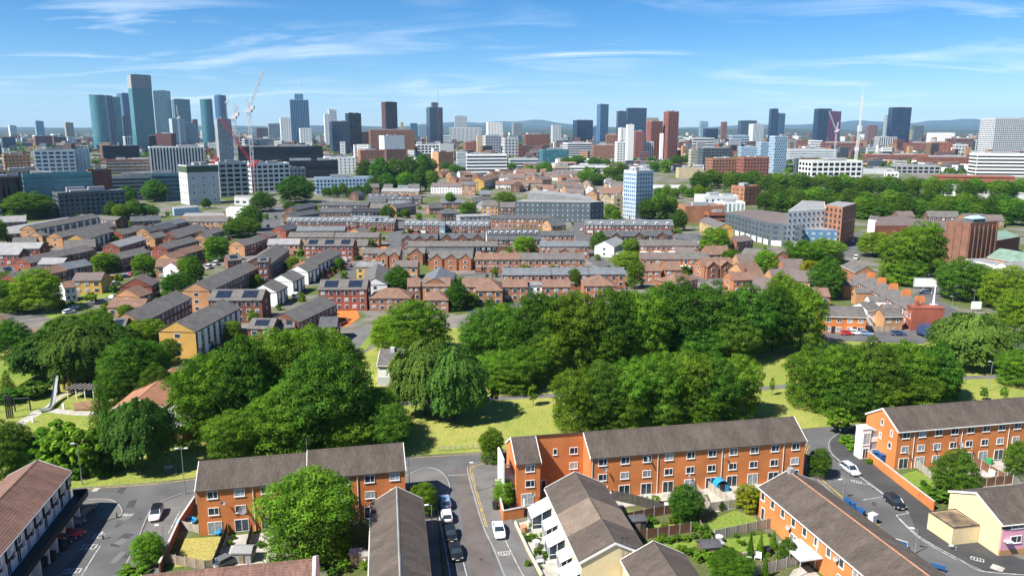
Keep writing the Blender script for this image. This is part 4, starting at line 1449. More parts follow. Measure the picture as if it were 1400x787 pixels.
# area E
T('E', 365, 668, 560, 660, 9, 'midorange', 'brown', 'long low brown roofed orange row behind the tree belt', chim=1)
T('E', 190, 585, 350, 575, 9, 'orange2', 'brown', 'zigzag gabled brick row below the yellowish tree', gabs=2)
T('E', 405, 512, 520, 525, 9, 'white', 'slate', 'white walled grey roofed row below the slate office')
T('E', 382, 440, 480, 430, 8, 'orange2', 'plum', 'tall brick houses below the slate office', he=7)
T('E', 600, 520, 690, 518, 8, 'orange2', 'plum', 'brick house with round window between two round trees', gabs=1)
T('E', 160, 312, 272, 355, 9, 'ochre', 'slate', 'ochre panelled building with a grey roof left of the slate office', he=7)
T('E', 785, 762, 940, 766, 8, 'orange2', 'brown', 'brown roofed house under the yellow and dark tree pair', cat='house', name='detached_house')

# ------------------------------------------------------------------ Victorian terraces on the right
def vx(x, y):
    return 1050 + x / 3.28, 360 + y / 3.28


A, B = P(*vx(372, 68), 5.6), P(*vx(628, 208), 5.6)
# front of this row looks at the main road; the back (seen here) carries the outriggers
rz, L = frame_of(A, B)
vt = thing('victorian_terrace', 'red brick terrace with stepped chimneys running down to the blue lorry', 'terraced houses', (A.x, A.y, 0), rz)
dep = 8.5
b = MB()
gable_wall(b, 0, L, dep, 5.6, 7.9)
b.build('wall', W['orange2'], vt)
simple_roof(L, dep, 5.6, 7.9).build('roof', RF['slate'], vt)
wb = MB()
window_bank(wb, .3, L - .3, .3, 5.4, int(L / 2.4), 2, .36, .5, bars=True)
wb.build('windows', [M_WHITE, M_GLF, M_NET], vt)['kind'] = 'stuff'
for i in range(5):
    c = MB()
    x = L * (i + .5) / 5 + 3
    c.box(x - .35, x + .35, dep / 2 - 1.4, dep / 2 + 1.4, 6.6, 9.3)
    for k in range(5):
        c.box(x - .13, x + .13, dep / 2 - 1.2 + k * .55, dep / 2 - .95 + k * .55, 9.3, 9.75)
    c.build('chimney', W['orange'], vt)
for i in range(4):
    o = MB()
    x = L * (i + .35) / 4
    o.box(x, x + 4.4, -5.5, -.02, 0, 4.6, 0)
    for s in (0, 1):
        q = [(x + 2.2, -5.7, 6.0), (x + 2.2, 0, 6.0)]
        e = [(x - .2 + s * 4.8, -5.7, 4.55), (x - .2 + s * 4.8, 0, 4.55)]
        o.quad(*((e[0], q[0], q[1], e[1]) if s == 0 else (e[0], e[1], q[1], q[0])), m=1)
    o.tri((x, -5.5, 4.6), (x + 4.4, -5.5, 4.6), (x + 2.2, -5.5, 5.9), 0)
    o.box(x + .8, x + 1.7, -5.6, -5.49, 2.9, 4.0, 2)
    o.build('rear_outrigger', [W['tan'] if i < 2 else (W['white'] if i == 2 else W['orange2']), RF['slate'], M_GLF], vt)
b = MB()
b.box(L + .01, L + 4.5, -.5, dep + .5, 0, 7.2)
b.box(L + .01, L + 4.6, -.6, dep + .6, 7.2, 7.4)
b.box(L + .6, L + 2.2, 1.5, 2.3, 7.4, 9.0)
b.build('corner_shop', W['red'], vt)
for z in (3.2, 5.6):
    b = MB()
    b.box(L - .05, L + 4.58, -.58, -.505, z, z + .25)
    b.build('string_course', W['orange'], vt)
b = MB()
b.box(L + 1.2, L + 3.4, -.62, -.59, 6.3, 7.0)
b.build('name_panel', W['redbrown'], vt)
for x in (L + 1.0, L + 3.0):
    add_window(vt, x, -.5, 3.7, .9, 1.4)
A, B = P(*vx(330, 10), 5.6), P(*vx(395, 40), 5.6)
vt2 = gable_block('victorian_terrace', 'upper end of the red brick terrace, half hidden by the yellow and dark trees', 'terraced houses', A, B, 8, 5.6, 7.8, W['orange2'], RF['slate'], barge=(0, 0))
A, B = P(*vx(250, 236), 5.4), P(*vx(442, 240), 5.4)
rz, L = frame_of(A, B)
ho, _ = gable_block('red_house_pair', 'bright orange red brick pair of houses with grey slate roof and parked cars in front', 'houses', A, B, 8.5, 5.4, 7.6, W['orange'], RF['slate'], barge=(0, 0))
for i in range(4):
    x = L * (i + .5) / 4
    add_window(ho, x, 0, 3.5, 1.5, 1.3)
    add_window(ho, x, 0, .6, 1.6, 1.5)
for i in (0, 2):
    c = MB()
    x = L * (i + 1) / 4
    c.box(x - .55, x + .55, -.03, .01, 0, 2.2)
    c.build('dark_doorway', M_DARK, ho)
A, B = P(*vx(522, 238), 4.6), P(*vx(606, 236), 4.6)
ho2, L = gable_block('brick_outbuilding', 'small brick back house beside the white walled yard and the corner shop', 'house', A, B, 6, 4.6, 6.2, W['tan'], RF['slate'], barge=(0, 0))
add_window(ho2, L * .3, 0, 2.6, 1.1, 1.2)
add_window(ho2, L * .75, 0, 2.6, 1.1, 1.2)
A, B = P(*vx(445, 210), 5.6), P(*vx(508, 205), 5.6)
ho3, L = gable_block('white_back_house', 'white rendered back house with outside stair between the orange pair and the corner shop', 'house', A, B, 7, 5.6, 7.2, W['white'], RF['slate'], barge=(0, 0))
b = MB()
for k in range(10):
    b.box(.6 + k * .35, .98 + k * .35, -.9, -.02, 3.4 - k * .36, 3.5 - k * .36)
b.bar((.6, -.9, 4.3), (4.2, -.9, 1.0), .04)
b.build('outside_stair', M_TRIM, ho3)
A, B = P(*vx(160, 145), 4.8), P(*vx(276, 150), 4.8)
gable_block('brown_roofed_house', 'brown roofed brick house peeping between trees left of the orange pair', 'house', A, B, 8, 4.8, 7.0, W['orange2'], RF['brown'], barge=(0, 0))
# white house in the park
A, B = P(516, 499, 5.2), P(548, 499, 5.2)
wh, L = gable_block('white_lodge', 'white two storey lodge with slate roof half buried between trees in the park', 'house', A, B, 11, 5.2, 7.6, W['white'], RF['slate'])
b = MB()
b.box(-.05, L + .05, -.08, -.01, 0, 2.2)
b.build('stone_base', W['palegrey'], wh)
add_window(wh, L * .68, 0, 3.2, 1.6, 1.5)
b = MB()
b.box(L * .45, L * .45 + 1, 4.2, 5.2, 6.8, 8.4)
b.build('chimney', W['palegrey'], wh)
# long brown roofed day centre left in the trees
A, B = P(222, 556, 4.0), P(268, 512, 4.0)
dc, L = gable_block('day_centre', 'low terracotta roofed building squeezed between the dark trees on the left', 'building', A, B, 10, 4.0, 5.8, W['redbrown'], RF['terracotta'], barge=(1, 0))
A, B = P(214, 572, 3.2), P(248, 584, 3.2)
gable_block('small_hall', 'small pale grey roofed hall among trees below the terracotta roof', 'building', A, B, 9, 3.2, 4.6, W['redbrown'], RF['pale'])
# left park edge houses: grey roofed block, yellow block, solar block


def tpx(x, y):
    return (0 + x / 3.28, 360 + y / 3.28)


def block_px(l, r, dep, he, wall, roof, label, gw=None, **kw):
    xa, ya = l
    xb, yb_ = r
    return T('A', xa * 4.371, (ya - 230) * 4.371, xb * 4.371, (yb_ - 230) * 4.371, dep, wall, roof, label, he=he, gwall=gw, cat='flats', name='apartment_block', **kw)


block_px(tpx(642, 262), tpx(858, 155), 10, 7.6, 'brown', 'slate', 'brown three storey block behind the yellow gabled block', gw='tan')
block_px(tpx(876, 304), tpx(1076, 198), 10.5, 7.8, 'brown', 'slate', 'block with bright yellow gable and white panels nearest the tree belt', gw='ochre', panels=8)
block_px(tpx(492, 292), tpx(556, 290), 8, 7.0, 'redbrown', 'slate', 'narrow brick end house with solar panel behind the willow cluster', solar=1)
block_px((250 + 520 / 3.28, 360 + 262 / 3.28), (250 + 690 / 3.28, 360 + 182 / 3.28), 10, 5.8, 'redbrown', 'slate', 'grey roofed low block with orange clay yards at its side')
block_px((250 + 290 / 3.28, 360 + 290 / 3.28), (250 + 400 / 3.28, 360 + 292 / 3.28), 8, 5.4, 'redbrown', 'slate', 'small solar roofed brick house at the edge of the tree belt', solar=1)
block_px((250 + 405 / 3.28, 360 + 290 / 3.28), (250 + 500 / 3.28, 360 + 285 / 3.28), 8, 4.6, 'redbrown', 'slate', 'low house with solar panels beside the tree belt', solar=2)
block_px((250 + 610 / 3.28, 360 + 284 / 3.28), (250 + 690 / 3.28, 360 + 282 / 3.28), 8, 4.8, 'redbrown', 'dark', 'dark roofed low brick house by the curved road')
block_px(tpx(135, 340), tpx(205, 335), 8, 3.4, 'white', 'brown', 'low white walled brown roofed house among the left hand trees')
block_px(tpx(-10, 275), tpx(50, 262), 8, 3.6, 'brown', 'brown', 'brown roofed house cut by the left edge above the dark tree')
block_px(tpx(480, 196), tpx(640, 196), 8, 3.4, 'tan', 'brown', 'low tan brown roofed shed row above the willow cluster')

# ------------------------------------------------------------------ bigger blocks: towers, offices, sheds
STY = {  # wall, glass, bay m, floor m, window width share, height share
    'grid': (3.4, 3.3, .55, .5), 'band': (0, 3.4, 1, .48), 'vert': (3.2, 0, .5, 1), 'glass': (3.0, 3.4, .86, .82), 'small': (4.2, 3.3, .3, .4), 'plain': None, 'checker': (2.6, 3.1, .42, .62),
    'big': (5.5, 4.0, .72, .6), 'slit': (6.5, 6.0, .12, .22), 'fine': (2.3, 2.9, .6, .6)}


def block(area, xl, xr, yt, yb, wall, style, label, rot=18, ratio=.8, glass=None, name='office_block', cat='office block', roof='flat', plant=True, ground_px=None, group=None, round_=False, upper=None, cap=None):
    pxl, pyt = px_of(area, xl, yt)
    pxr, pyb = px_of(area, xr, yb)
    pxm = (pxl + pxr) / 2
    g = P(pxm, max(pyb, 198.0 if cat == 'tower' else 191.0))
    wpx = (pxr - pxl) * mpp(g)
    a = abs(R(rot))
    w = wpx / (math.cos(a) + ratio * math.sin(a))
    d = w * ratio
    ctr = g + Vector((g.x, g.y, 0)).normalized() * (w * math.sin(a) + d * math.cos(a)) / 2
    h = height_at(ctr.y, pyt)
    view = math.atan2(g.x, g.y)
    rz = R(rot) - view * .6
    root = thing(name, label, cat, (ctr.x, ctr.y, 0), rz, group)
    b = MB()
    if round_:
        k = 20
        b.prism([(w / 2 * math.cos(2 * math.pi * i / k), d / 2 * math.sin(2 * math.pi * i / k)) for i in range(k)], 0, h)
    else:
        b.box(-w / 2, w / 2, -d / 2, d / 2, 0, h)
    b.build('wall', W[wall], root)
    st = STY[style]
    far = g.y > 2600
    if st:
        bay, flr, wf, hf = st
        sc = 1.0 if g.y < 900 else (1.25 if g.y < 1700 else 1.9)
        fl = max(1, int(h / (flr * sc))) if flr else 1
        wb = MB()
        gm_ = {'teal': M_GLT, 'blue': M_GLB, 'navy': M_GLN, 'black': M_GLK, 'pale': M_GLP}.get(glass, M_GLF)
        if round_:
            k = 20
            for i in range(k):
                t0, t1 = 2 * math.pi * (i + .08) / k, 2 * math.pi * (i + .92) / k
                if math.sin((t0 + t1) / 2) > .5:
                    continue
                for f_ in range(fl):
                    z0, z1 = h * (f_ + .1) / fl, h * (f_ + .9) / fl
                    p0, p1 = (w / 2 * 1.008 * math.cos(t0), d / 2 * 1.008 * math.sin(t0)), (w / 2 * 1.008 * math.cos(t1), d / 2 * 1.008 * math.sin(t1))
                    wb.quad((*p0, z0), (*p1, z0), (*p1, z1), (*p0, z1), 1)
        else:
            for (length, side) in ((w, None), (d, (-w / 2, -1)), (d, (w / 2, 1))):
                bays = max(1, int(length / (bay * sc))) if bay else 1
                a0, a1 = -length / 2 + .4, length / 2 - .4
                bw_, fh = (a1 - a0) / bays, (h - 1.2) / fl
                for i in range(bays):
                    for f_ in range(fl):
                        ww = wf
                        u0, u1 = a0 + bw_ * (i + .5 - ww / 2), a0 + bw_ * (i + .5 + ww / 2)
                        if style == 'checker':
                            u0, u1 = u0 + bw_ * (.2 if f_ % 2 else -.2), u1 + bw_ * (.2 if f_ % 2 else -.2)
                        z0, z1 = .6 + fh * (f_ + .5 - hf / 2), .6 + fh * (f_ + .5 + hf / 2)
                        if side is None:
                            y_ = -d / 2 - .12
                            wb.quad((u0, y_, z0), (u1, y_, z0), (u1, y_, z1), (u0, y_, z1), RND.choice((1, 1, 1, 2)))
                        else:
                            x_, s = side
                            x_ += s * .12
                            q = [(x_, u0, z0), (x_, u1, z0), (x_, u1, z1), (x_, u0, z1)]
                            wb.quad(*(q if s > 0 else q[::-1]), m=RND.choice((1, 1, 1, 2)))
        wb.build('windows', [W[wall], gm_, ALT[glass]], root)['kind'] = 'stuff'
    rb_ = MB()
    if round_:
        rb_.prism([(w * .47 * math.cos(2 * math.pi * i / 20), d * .47 * math.sin(2 * math.pi * i / 20)) for i in range(20)], h, h + .8)
    else:
        rb_.box(-w / 2 + .5, w / 2 - .5, -d / 2 + .5, d / 2 - .5, h, h + .08)
        e = .35
        rb_.box(-w / 2, w / 2, -d / 2, -d / 2 + e, h, h + .9, 1)
        rb_.box(-w / 2, w / 2, d / 2 - e, d / 2, h, h + .9, 1)
        rb_.box(-w / 2, -w / 2 + e, -d / 2 + e, d / 2 - e, h, h + .9, 1)
        rb_.box(w / 2 - e, w / 2, -d / 2 + e, d / 2 - e, h, h + .9, 1)
    rb_.build('roof', [RF[roof], W[wall]], root)
    if plant:
        rr = random.Random(int(xl * 7 + yt))
        pb_ = MB()
        for _ in range(3 if w > 12 else 1):
            sx_, sy_ = w * rr.uniform(.08, .2), d * rr.uniform(.08, .2)
            ux, uy = rr.uniform(-.3, .3) * w, rr.uniform(-.25, .25) * d
            pb_.box(ux - sx_, ux + sx_, uy - sy_, uy + sy_, h + .1, h + rr.uniform(1.6, 3.6))
        pb_.build('roof_plant', W['grey'], root)
    if cap:
        b = MB()
        b.box(-w * .506, w * .506, -d * .506, d * .506, h - cap[0], h - .05)
        b.build('crown_band', W[cap[1]], root)
    if upper:
        ub = MB()
        fx, fh_, um = upper
        ub.box(-w / 2 * fx, w / 2 * fx, -d / 2 * fx, d / 2 * fx, h, h + fh_)
        ub.build('crown', W[um], root)
    return root


K = block
# --- far left and skyline cluster
K('a', 60, 106, 402, 472, 'white', 'grid', 'small white slab far left on the horizon', 30)
K('a', 218, 271, 375, 447, 'blue', 'band', 'pale blue block on the far left horizon', 25, glass='blue')
K('a', 395, 447, 384, 452, 'beige', 'grid', 'brown grey block on the horizon left of the round teal tower', 25)
K('a', 15, 98, 470, 535, 'slate', 'grid', 'dark low block at the far left edge', 20)
K('a', 205, 315, 465, 528, 'rust', 'grid', 'red orange block on the far left', 22)
K('a', 268, 318, 470, 526, 'palegrey', 'small', 'pale block beside the far left red orange block', 15)
K('a', 318, 402, 470, 518, 'redbrown', 'small', 'low brick warehouse left of the white cube on the left', 20)
K('a', 404, 452, 470, 515, 'white', 'small', 'small white cube block on the left skyline', 20)
K('a', 570, 664, 222, 545, 'teal', 'glass', 'rounded teal glass tower at the left end of the tower cluster', 0, 1, 'teal', 'skyscraper', 'tower', round_=True)
K('a', 640, 702, 224, 540, 'grey', 'vert', 'slim grey ribbed tower just right of the rounded teal tower', 35, 1, 'navy', 'skyscraper', 'tower')
K('a', 688, 747, 234, 536, 'teal', 'glass', 'narrow bright teal tower third from the left of the cluster', 10, 1, 'teal', 'skyscraper', 'tower')
K('a', 730, 822, 212, 520, 'midblue', 'glass', 'blue glass tower left of the tallest tower', 38, .9, 'blue', 'skyscraper', 'tower')
K('a', 747, 828, 345, 535, 'grey', 'grid', 'dull grey tower in front of the blue glass tower', 15, .8, 'navy', 'skyscraper', 'tower')
K('a', 806, 938, 103, 560, 'teal', 'glass', 'tallest tower of the skyline, teal glass with pale crown', 28, .62, 'teal', 'skyscraper', 'tower', upper=(.9, 2, 'grey'), cap=(34, 'grey'))
K('a', 922, 1042, 196, 512, 'palegrey', 'glass', 'pale silver tower right of the tallest tower', 28, .7, 'pale', 'skyscraper', 'tower')
K('a', 1048, 1155, 246, 478, 'grey', 'glass', 'green grey tower behind the lattice crane jib', 22, .7, 'teal', 'skyscraper', 'tower')
K('a', 1024, 1118, 362, 530, 'palegrey', 'vert', 'pale stepped block in front of the silver tower', 25, .8, 'pale', 'apartment_tower', 'tower')
K('a', 1108, 1185, 388, 528, 'grey', 'grid', 'grey block right of the pale stepped block', 20, .8, 'pale', 'apartment_tower', 'tower')
K('a', 1155, 1190, 366, 470, 'rust', 'small', 'thin rust brown tower beside the green grey tower', 20)
K('a', 742, 842, 468, 548, 'white', 'vert', 'white crowned block at the foot of the tallest tower', 20)
K('a', 622, 836, 524, 622, 'black', 'band', 'black office block with thin bright floors on the left', 16, .5, 'black')
K('a', 892, 940, 466, 575, 'black', 'glass', 'black glass sliver beside the tallest tower', 20, 1, 'black')
K('a', 934, 1056, 450, 575, 'dkbrown', 'plain', 'dark maroon brown slab at the foot of the silver tower', -20, .5)
K('a', 648, 922, 606, 690, 'rust', 'band', 'orange car park with white stripes on the left', 12, .4, 'pale', 'car_park', 'car park', 'white')
K('a', 905, 1225, 530, 690, 'white', 'vert', 'building striped black and white from top to bottom', 14, .4, 'black', roof='white')
K('a', 228, 452, 550, 700, 'white', 'big', 'white edged blue grey office on the left', 14, .4, 'blue')
K('a', 440, 547, 546, 692, 'blue', 'vert', 'pale blue striped office with orange edge on the left', 14, .6, 'pale')
K('a', 30, 190, 575, 700, 'tan', 'grid', 'tan brick blocks at the far left below the red orange block', 18)
K('a', 10, 250, 672, 860, 'buff', 'vert', 'tan ribbed building at the left edge', 20, .5)
K('a', -40, 170, 712, 930, 'brown', 'vert', 'dark brown ribbed block at the left edge by the trees', 20, .5, 'black')
K('a', -60, 20, 640, 960, 'navy', 'band', 'navy banded block cut by the left edge', 10, .8, 'pale')
K('a', 180, 560, 690, 940, 'teal', 'band', 'turquoise glazed college with dark brick base', 16, .35, 'teal', roof='green')
K('a', 540, 684, 668, 885, 'redbrown', 'small', 'red brown brick wing beside the turquoise college', 20, .7)
K('a', 350, 745, 795, 945, 'slate', 'grid', 'dark slate clad block with glazed corner below the college', 24, .4, 'black')
K('a', 676, 1092, 702, 850, 'grey', 'band', 'long grey glass hall left of the concrete tower', 12, .3, 'navy', roof='bluegrey')
K('a', 920, 1100, 690, 850, 'teal', 'band', 'dark teal glass office right beside the concrete tower', 12, .4, 'navy')
# --- construction site and around
K('b', 36, 270, 640, 875, 'palegrey', 'slit', 'bare grey concrete tower with green netted top', 28, .8, name='unfinished_tower', cat='construction', cap=(5, 'netting'))
K('b', 262, 362, 368, 770, 'grey', 'grid', 'unfinished grey lattice tower with white floors', 20, .9, 'pale', 'unfinished_tower', 'construction')
K('b', 255, 442, 622, 830, 'palegrey', 'big', 'unfinished white frame block with empty dark bays', 20, .5, 'black', 'unfinished_block', 'construction')
K('b', 432, 690, 628, 800, 'white', 'big', 'white gridded apartment block behind the red crane', 22, .5, 'black', 'apartment_block', 'flats')
K('b', 640, 780, 655, 740, 'grey', 'grid', 'grey end wing of the white gridded block', 22, .6)
K('b', 163, 242, 246, 430, 'teal', 'glass', 'teal round shouldered tower left of the blue one', 10, .9, 'teal', 'skyscraper', 'tower', round_=True)
K('b', 250, 326, 222, 425, 'midblue', 'glass', 'deep blue rounded tower above the unfinished tower', 10, .9, 'blue', 'skyscraper', 'tower', round_=True)
K('b', 150, 260, 430, 475, 'white', 'grid', 'low white and tan block below the teal tower', 15)
sb_ = K('b', 697, 808, 250, 470, 'midblue', 'vert', 'broad steel blue tower with smaller cap and mast', 6, .4, 'navy', 'skyscraper', 'tower', upper=(.46, 24, 'midblue'))
b = MB()
b.tube([(0, 0, 0), (0, 0, 16)], [.9, .3], 6)
b.build('mast', W['white'], sb_, (0, 0, sb_.children[0].bound_box[1][2] + 24.1))
K('b', 630, 698, 358, 525, 'white', 'small', 'white slab tower left of the steel blue tower', 12, .8, name='apartment_tower', cat='tower')
K('b', 742, 817, 418, 525, 'white', 'small', 'white cream stepped block right of the steel blue tower', 12, .8, name='apartment_tower', cat='tower')
K('b', 553, 634, 390, 482, 'palegrey', 'vert', 'pale blank block left of the white slab tower', 15, .7)
K('b', 480, 556, 416, 470, 'redbrown', 'vert', 'maroon ribbed low tower far behind the big white crane', 15)
K('b', 400, 600, 482, 540, 'palegrey', 'band', 'pale grey terraced office right of the white crane mast', 18, .5)
K('b', 385, 885, 528, 640, 'black', 'band', 'long black office slab behind the cranes', 6, .3, 'black', roof='dark')
K('b', 640, 975, 612, 715, 'black', 'band', 'lower long black office slab nearer the trees', 8, .3, 'black', roof='dark')
K('b', 893, 932, 336, 525, 'white', 'small', 'slim white stair tower', 15)
K('b', 918, 972, 310, 515, 'white', 'grid', 'tall thin white block beside the black glass tower', 15, .9)
K('b', 925, 1048, 378, 570, 'slate', 'glass', 'dark shiny glass block below the thin white block', 15, .8, 'navy')
K('b', 1022, 1118, 330, 560, 'black', 'glass', 'black tower beside the orange brick hospital like block', 22, .8, 'black', 'skyscraper', 'tower')
K('b', 1100, 1168, 440, 550, 'dkbrown', 'small', 'dark brown block between black tower and orange brick block', 15)
K('b', 885, 1082, 590, 690, 'white', 'small', 'white low plant building left of the orange brick block', 12, .6)
sc_ = K('b', 830, 1190, 712, 810, 'blue', 'grid', 'white and pale blue school with a shield painted on its end wall', 10, .35, 'navy', 'school', 'school', 'pale')
bb_ = sc_.children[0].bound_box
b = MB()
b.v += [(x, y, z) for y in (-.3, -.15) for x, z in ((-1.8, 2.2), (-1.8, -.2), (0, -2.4), (1.8, -.2), (1.8, 2.2))]
b.f += [(0, 1, 2, 3, 4), (9, 8, 7, 6, 5)] + [(i, i + 5, (i + 1) % 5 + 5, (i + 1) % 5) for i in range(5)]
b.m += [0] * 7
b.build('painted_shield', W['grey'], sc_, (bb_[6][0] * .8, bb_[0][1], bb_[6][2] * .6))
# --- centre
K('c', 188, 282, 262, 440, 'dkbrown', 'small', 'dark brown slab tower standing alone centre left', 30, .7, 'black', 'skyscraper', 'tower')
K('c', 108, 385, 428, 610, 'orange2', 'grid', 'large orange brick block with square windows', 10, .4)
K('c', 170, 324, 464, 618, 'white', 'plain', 'blank white cube in front of the orange brick block', 24, .7)
K('c', 40, 230, 548, 630, 'orange2', 'small', 'pinkish brick hall left of the white cube', 16, .5)
K('c', 200, 330, 545, 640, 'brown', 'small', 'dark brick wing under the white cube', 16, .5)
K('c', 452, 552, 294, 470, 'slate', 'glass', 'unfinished dark glass tower with concrete core and red crane on top', 18, .9, 'navy', 'unfinished_tower', 'tower', upper=(.42, 20, 'slate'))
K('c', 398, 452, 405, 460, 'teal', 'glass', 'small pale teal block left of the unfinished glass tower', 15, .8, 'pale')
K('c', 352, 398, 388, 450, 'midblue', 'glass', 'small blue block behind the orange brick block', 15, .8, 'blue')
K('c', 296, 316, 383, 450, 'beige', 'small', 'slim pale clock like tower right of the dark brown slab', 10)
K('c', 585, 780, 414, 500, 'white', 'vert', 'wide white columned hall in the centre', 5, .4, 'navy')
K('c', 618, 695, 346, 490, 'palegrey', 'vert', 'ribbed pale block rising behind the white columned hall', 8, .5, 'pale')
K('c', 808, 906, 385, 560, 'white', 'small', 'white slab tower centre right of the columned hall', 12, .6, name='apartment_tower', cat='tower')
K('c', 750, 788, 462, 575, 'beige', 'plain', 'beige end slab beside the grey slab', 10, 1)
K('c', 787, 897, 462, 580, 'palegrey', 'grid', 'grey slab with white edge in front of the white slab tower', 20, .5, 'navy', 'apartment_tower', 'tower')
K('c', 685, 932, 574, 700, 'white', 'band', 'long white banded office slab with brick pier in front of the town', 6, .3, 'navy', roof='pale')
K('c', 628, 700, 560, 680, 'palegrey', 'band', 'pale left wing of the long white banded slab', 10, .5, 'pale')
K('c', 905, 1000, 478, 592, 'palegrey', 'grid', 'grey office with square windows right of the grey slab', 14, .6)
K('c', 992, 1064, 520, 592, 'redbrown', 'grid', 'small brick office right of the grey office', 14, .6)
K('c', 1032, 1185, 455, 550, 'redbrown', 'small', 'long dark red brick warehouse block', 10, .4)
K('c', 960, 1020, 388, 465, 'grey', 'grid', 'brown grey block on the horizon centre', 14)
K('c', 485, 612, 560, 672, 'tan', 'plain', 'plain orange ended block with blue grey side', 28, .9, roof='bluegrey')
K('c', 386, 530, 515, 600, 'white', 'big', 'white and black low office left of the orange ended block', 10, .5, 'black')
K('c', 525, 615, 512, 590, 'palegrey', 'plain', 'pale grey blank block behind the orange ended block', 10, .6)
K('c', 680, 750, 500, 560, 'rust', 'small', 'small orange red block below the white columned hall', 10, .6)
K('c', 500, 590, 462, 505, 'white', 'band', 'white domed market hall below the unfinished glass tower', 10, .6, roof='white')
K('c', 940, 1115, 600, 660, 'palegrey', 'band', 'long low pale depot right of the banded slab', 6, .4, 'navy', roof='white')
K('c', 1122, 1300, 545, 640, 'teal', 'glass', 'turquoise glass topped block with orange brick end', 14, .5, 'teal')
# --- centre right
K('d', 232, 290, 400, 520, 'palegrey', 'small', 'pale slim tower right of the dark red warehouse', 14, .8, name='apartment_tower', cat='tower')
K('d', 362, 482, 370, 505, 'navy', 'glass', 'navy glass office cube right of the pale slim tower', 22, .6, 'navy')
K('d', 503, 572, 275, 470, 'midblue', 'glass', 'tall thin blue tower behind the navy cubes', 26, .8, 'blue', 'skyscraper', 'tower')
K('d', 487, 566, 405, 505, 'navy', 'glass', 'small navy block at the foot of the thin blue tower', 22, .8, 'blue')
K('d', 620, 678, 316, 460, 'slate', 'glass', 'slate blue tower left of the widest navy tower', 14, .7, 'navy', 'skyscraper', 'tower')
K('d', 676, 797, 298, 500, 'navy', 'glass', 'widest navy glass tower with white cap', 8, .4, 'navy', 'skyscraper', 'tower')
K('d', 612, 676, 500, 645, 'white', 'grid', 'white gridded low tower beside the twin white slabs', 14, .8)
K('d', 630, 688, 418, 635, 'white', 'small', 'left one of the twin white slab towers', 16, .8, name='apartment_tower', cat='tower')
K('d', 676, 722, 398, 640, 'white', 'plain', 'right and taller one of the twin white slab towers', 16, .8, name='apartment_tower', cat='tower')
K('d', 720, 782, 438, 612, 'rust', 'grid', 'orange brick tower next to the twin white slabs', 12, .9, 'navy', 'apartment_tower', 'tower')
K('d', 765, 842, 500, 610, 'white', 'vert', 'white pointed tower before the red towers', 20, .9, name='apartment_tower', cat='tower')
K('d', 798, 892, 378, 602, 'rust', 'grid', 'left and shorter of the two rust red towers', 24, .8, 'navy', 'apartment_tower', 'tower')
K('d', 897, 985, 320, 602, 'rust', 'grid', 'right and taller of the two rust red towers', 26, .8, 'navy', 'apartment_tower', 'tower')
K('d', 878, 900, 450, 605, 'white', 'plain', 'white stripe slab between the two rust red towers', 10, 1)
K('d', 790, 870, 355, 470, 'beige', 'grid', 'beige topped block peeping behind the shorter rust red tower', 14, .6)
K('d', 303, 476, 506, 602, 'white', 'band', 'white office block left of the stepped brick mill', 18, .5, 'navy', roof='white')
K('d', 474, 622, 520, 610, 'orange2', 'grid', 'stepped orange brick mill, lower part', 8, .5)
K('d', 556, 626, 458, 605, 'orange2', 'grid', 'stepped orange brick mill, upper tower part', 8, .6)
K('d', 1068, 1202, 476, 560, 'palegrey', 'band', 'long grey slab office right of the rust red towers', 10, .4)
K('d', 1115, 1166, 376, 480, 'blue', 'band', 'pale thin block far right of the rust red towers', 10, .8)
K('d', 980, 1070, 500, 570, 'redbrown', 'grid', 'low brick and white block beside the taller rust red tower', 14, .6)
K('d', 1140, 1225, 420, 520, 'navy', 'glass', 'navy office behind the long grey slab', 14, .6, 'navy')
K('d', 258, 342, 604, 645, 'white', 'plain', 'white blank box among trees before the white office', 14, .6)
K('d', 330, 580, 645, 685, 'white', 'band', 'long white low viaduct like building between the trees', 4, .15, 'black', name='long_shed', cat='shed', roof='white')
K('d', 240, 345, 645, 705, 'beige', 'band', 'round ended beige church like hall below the white box', 10, .7)
# --- right
K('e', 386, 492, 372, 450, 'slate', 'glass', 'dark roofed block on the right of the centre horizon', 14, .5, 'navy')
K('e', 450, 536, 393, 505, 'white', 'vert', 'white blue striped block left of the navy twin tower', 24, .7, 'pale')
K('e', 335, 448, 462, 555, 'blue', 'band', 'pale blue grey office below the white striped block', 14, .5)
K('e', 565, 614, 302, 478, 'navy', 'glass', 'taller half of the navy twin tower', 14, .9, 'navy', 'skyscraper', 'tower')
K('e', 610, 657, 330, 478, 'midblue', 'glass', 'shorter half of the navy twin tower', 14, .9, 'navy', 'skyscraper', 'tower')
K('e', 832, 928, 302, 485, 'navy', 'vert', 'dark navy tower left of the maroon one', 20, .6, 'navy', 'skyscraper', 'tower')
K('e', 903, 987, 318, 472, 'maroon', 'vert', 'maroon tower behind the white crane', 20, .6, 'navy', 'skyscraper', 'tower')
K('e', 1150, 1212, 400, 485, 'rust', 'vert', 'small orange brown tower right of the tall white mast', 14, .8)
K('e', 90, 145, 545, 660, 'beige', 'band', 'olive glass end of the slate office, right of the rust red towers', 20, .8, 'pale')
K('e', 145, 338, 536, 672, 'slate', 'grid', 'long slate black office with white roof right of the rust red towers', 18, .4, 'black', roof='white')
K('e', 192, 380, 598, 695, 'orange2', 'grid', 'orange and white apartment block before the slate office', 20, .6, 'navy', 'apartment_block', 'flats')
K('e', 378, 565, 592, 700, 'rust', 'grid', 'rounded red brick apartment block with dark roof', 20, .6, 'navy', 'apartment_block', 'flats', 'dark')
K('e', 566, 668, 466, 682, 'blue', 'checker', 'blue and white chequered tower', 26, .7, 'navy', 'apartment_tower', 'tower')
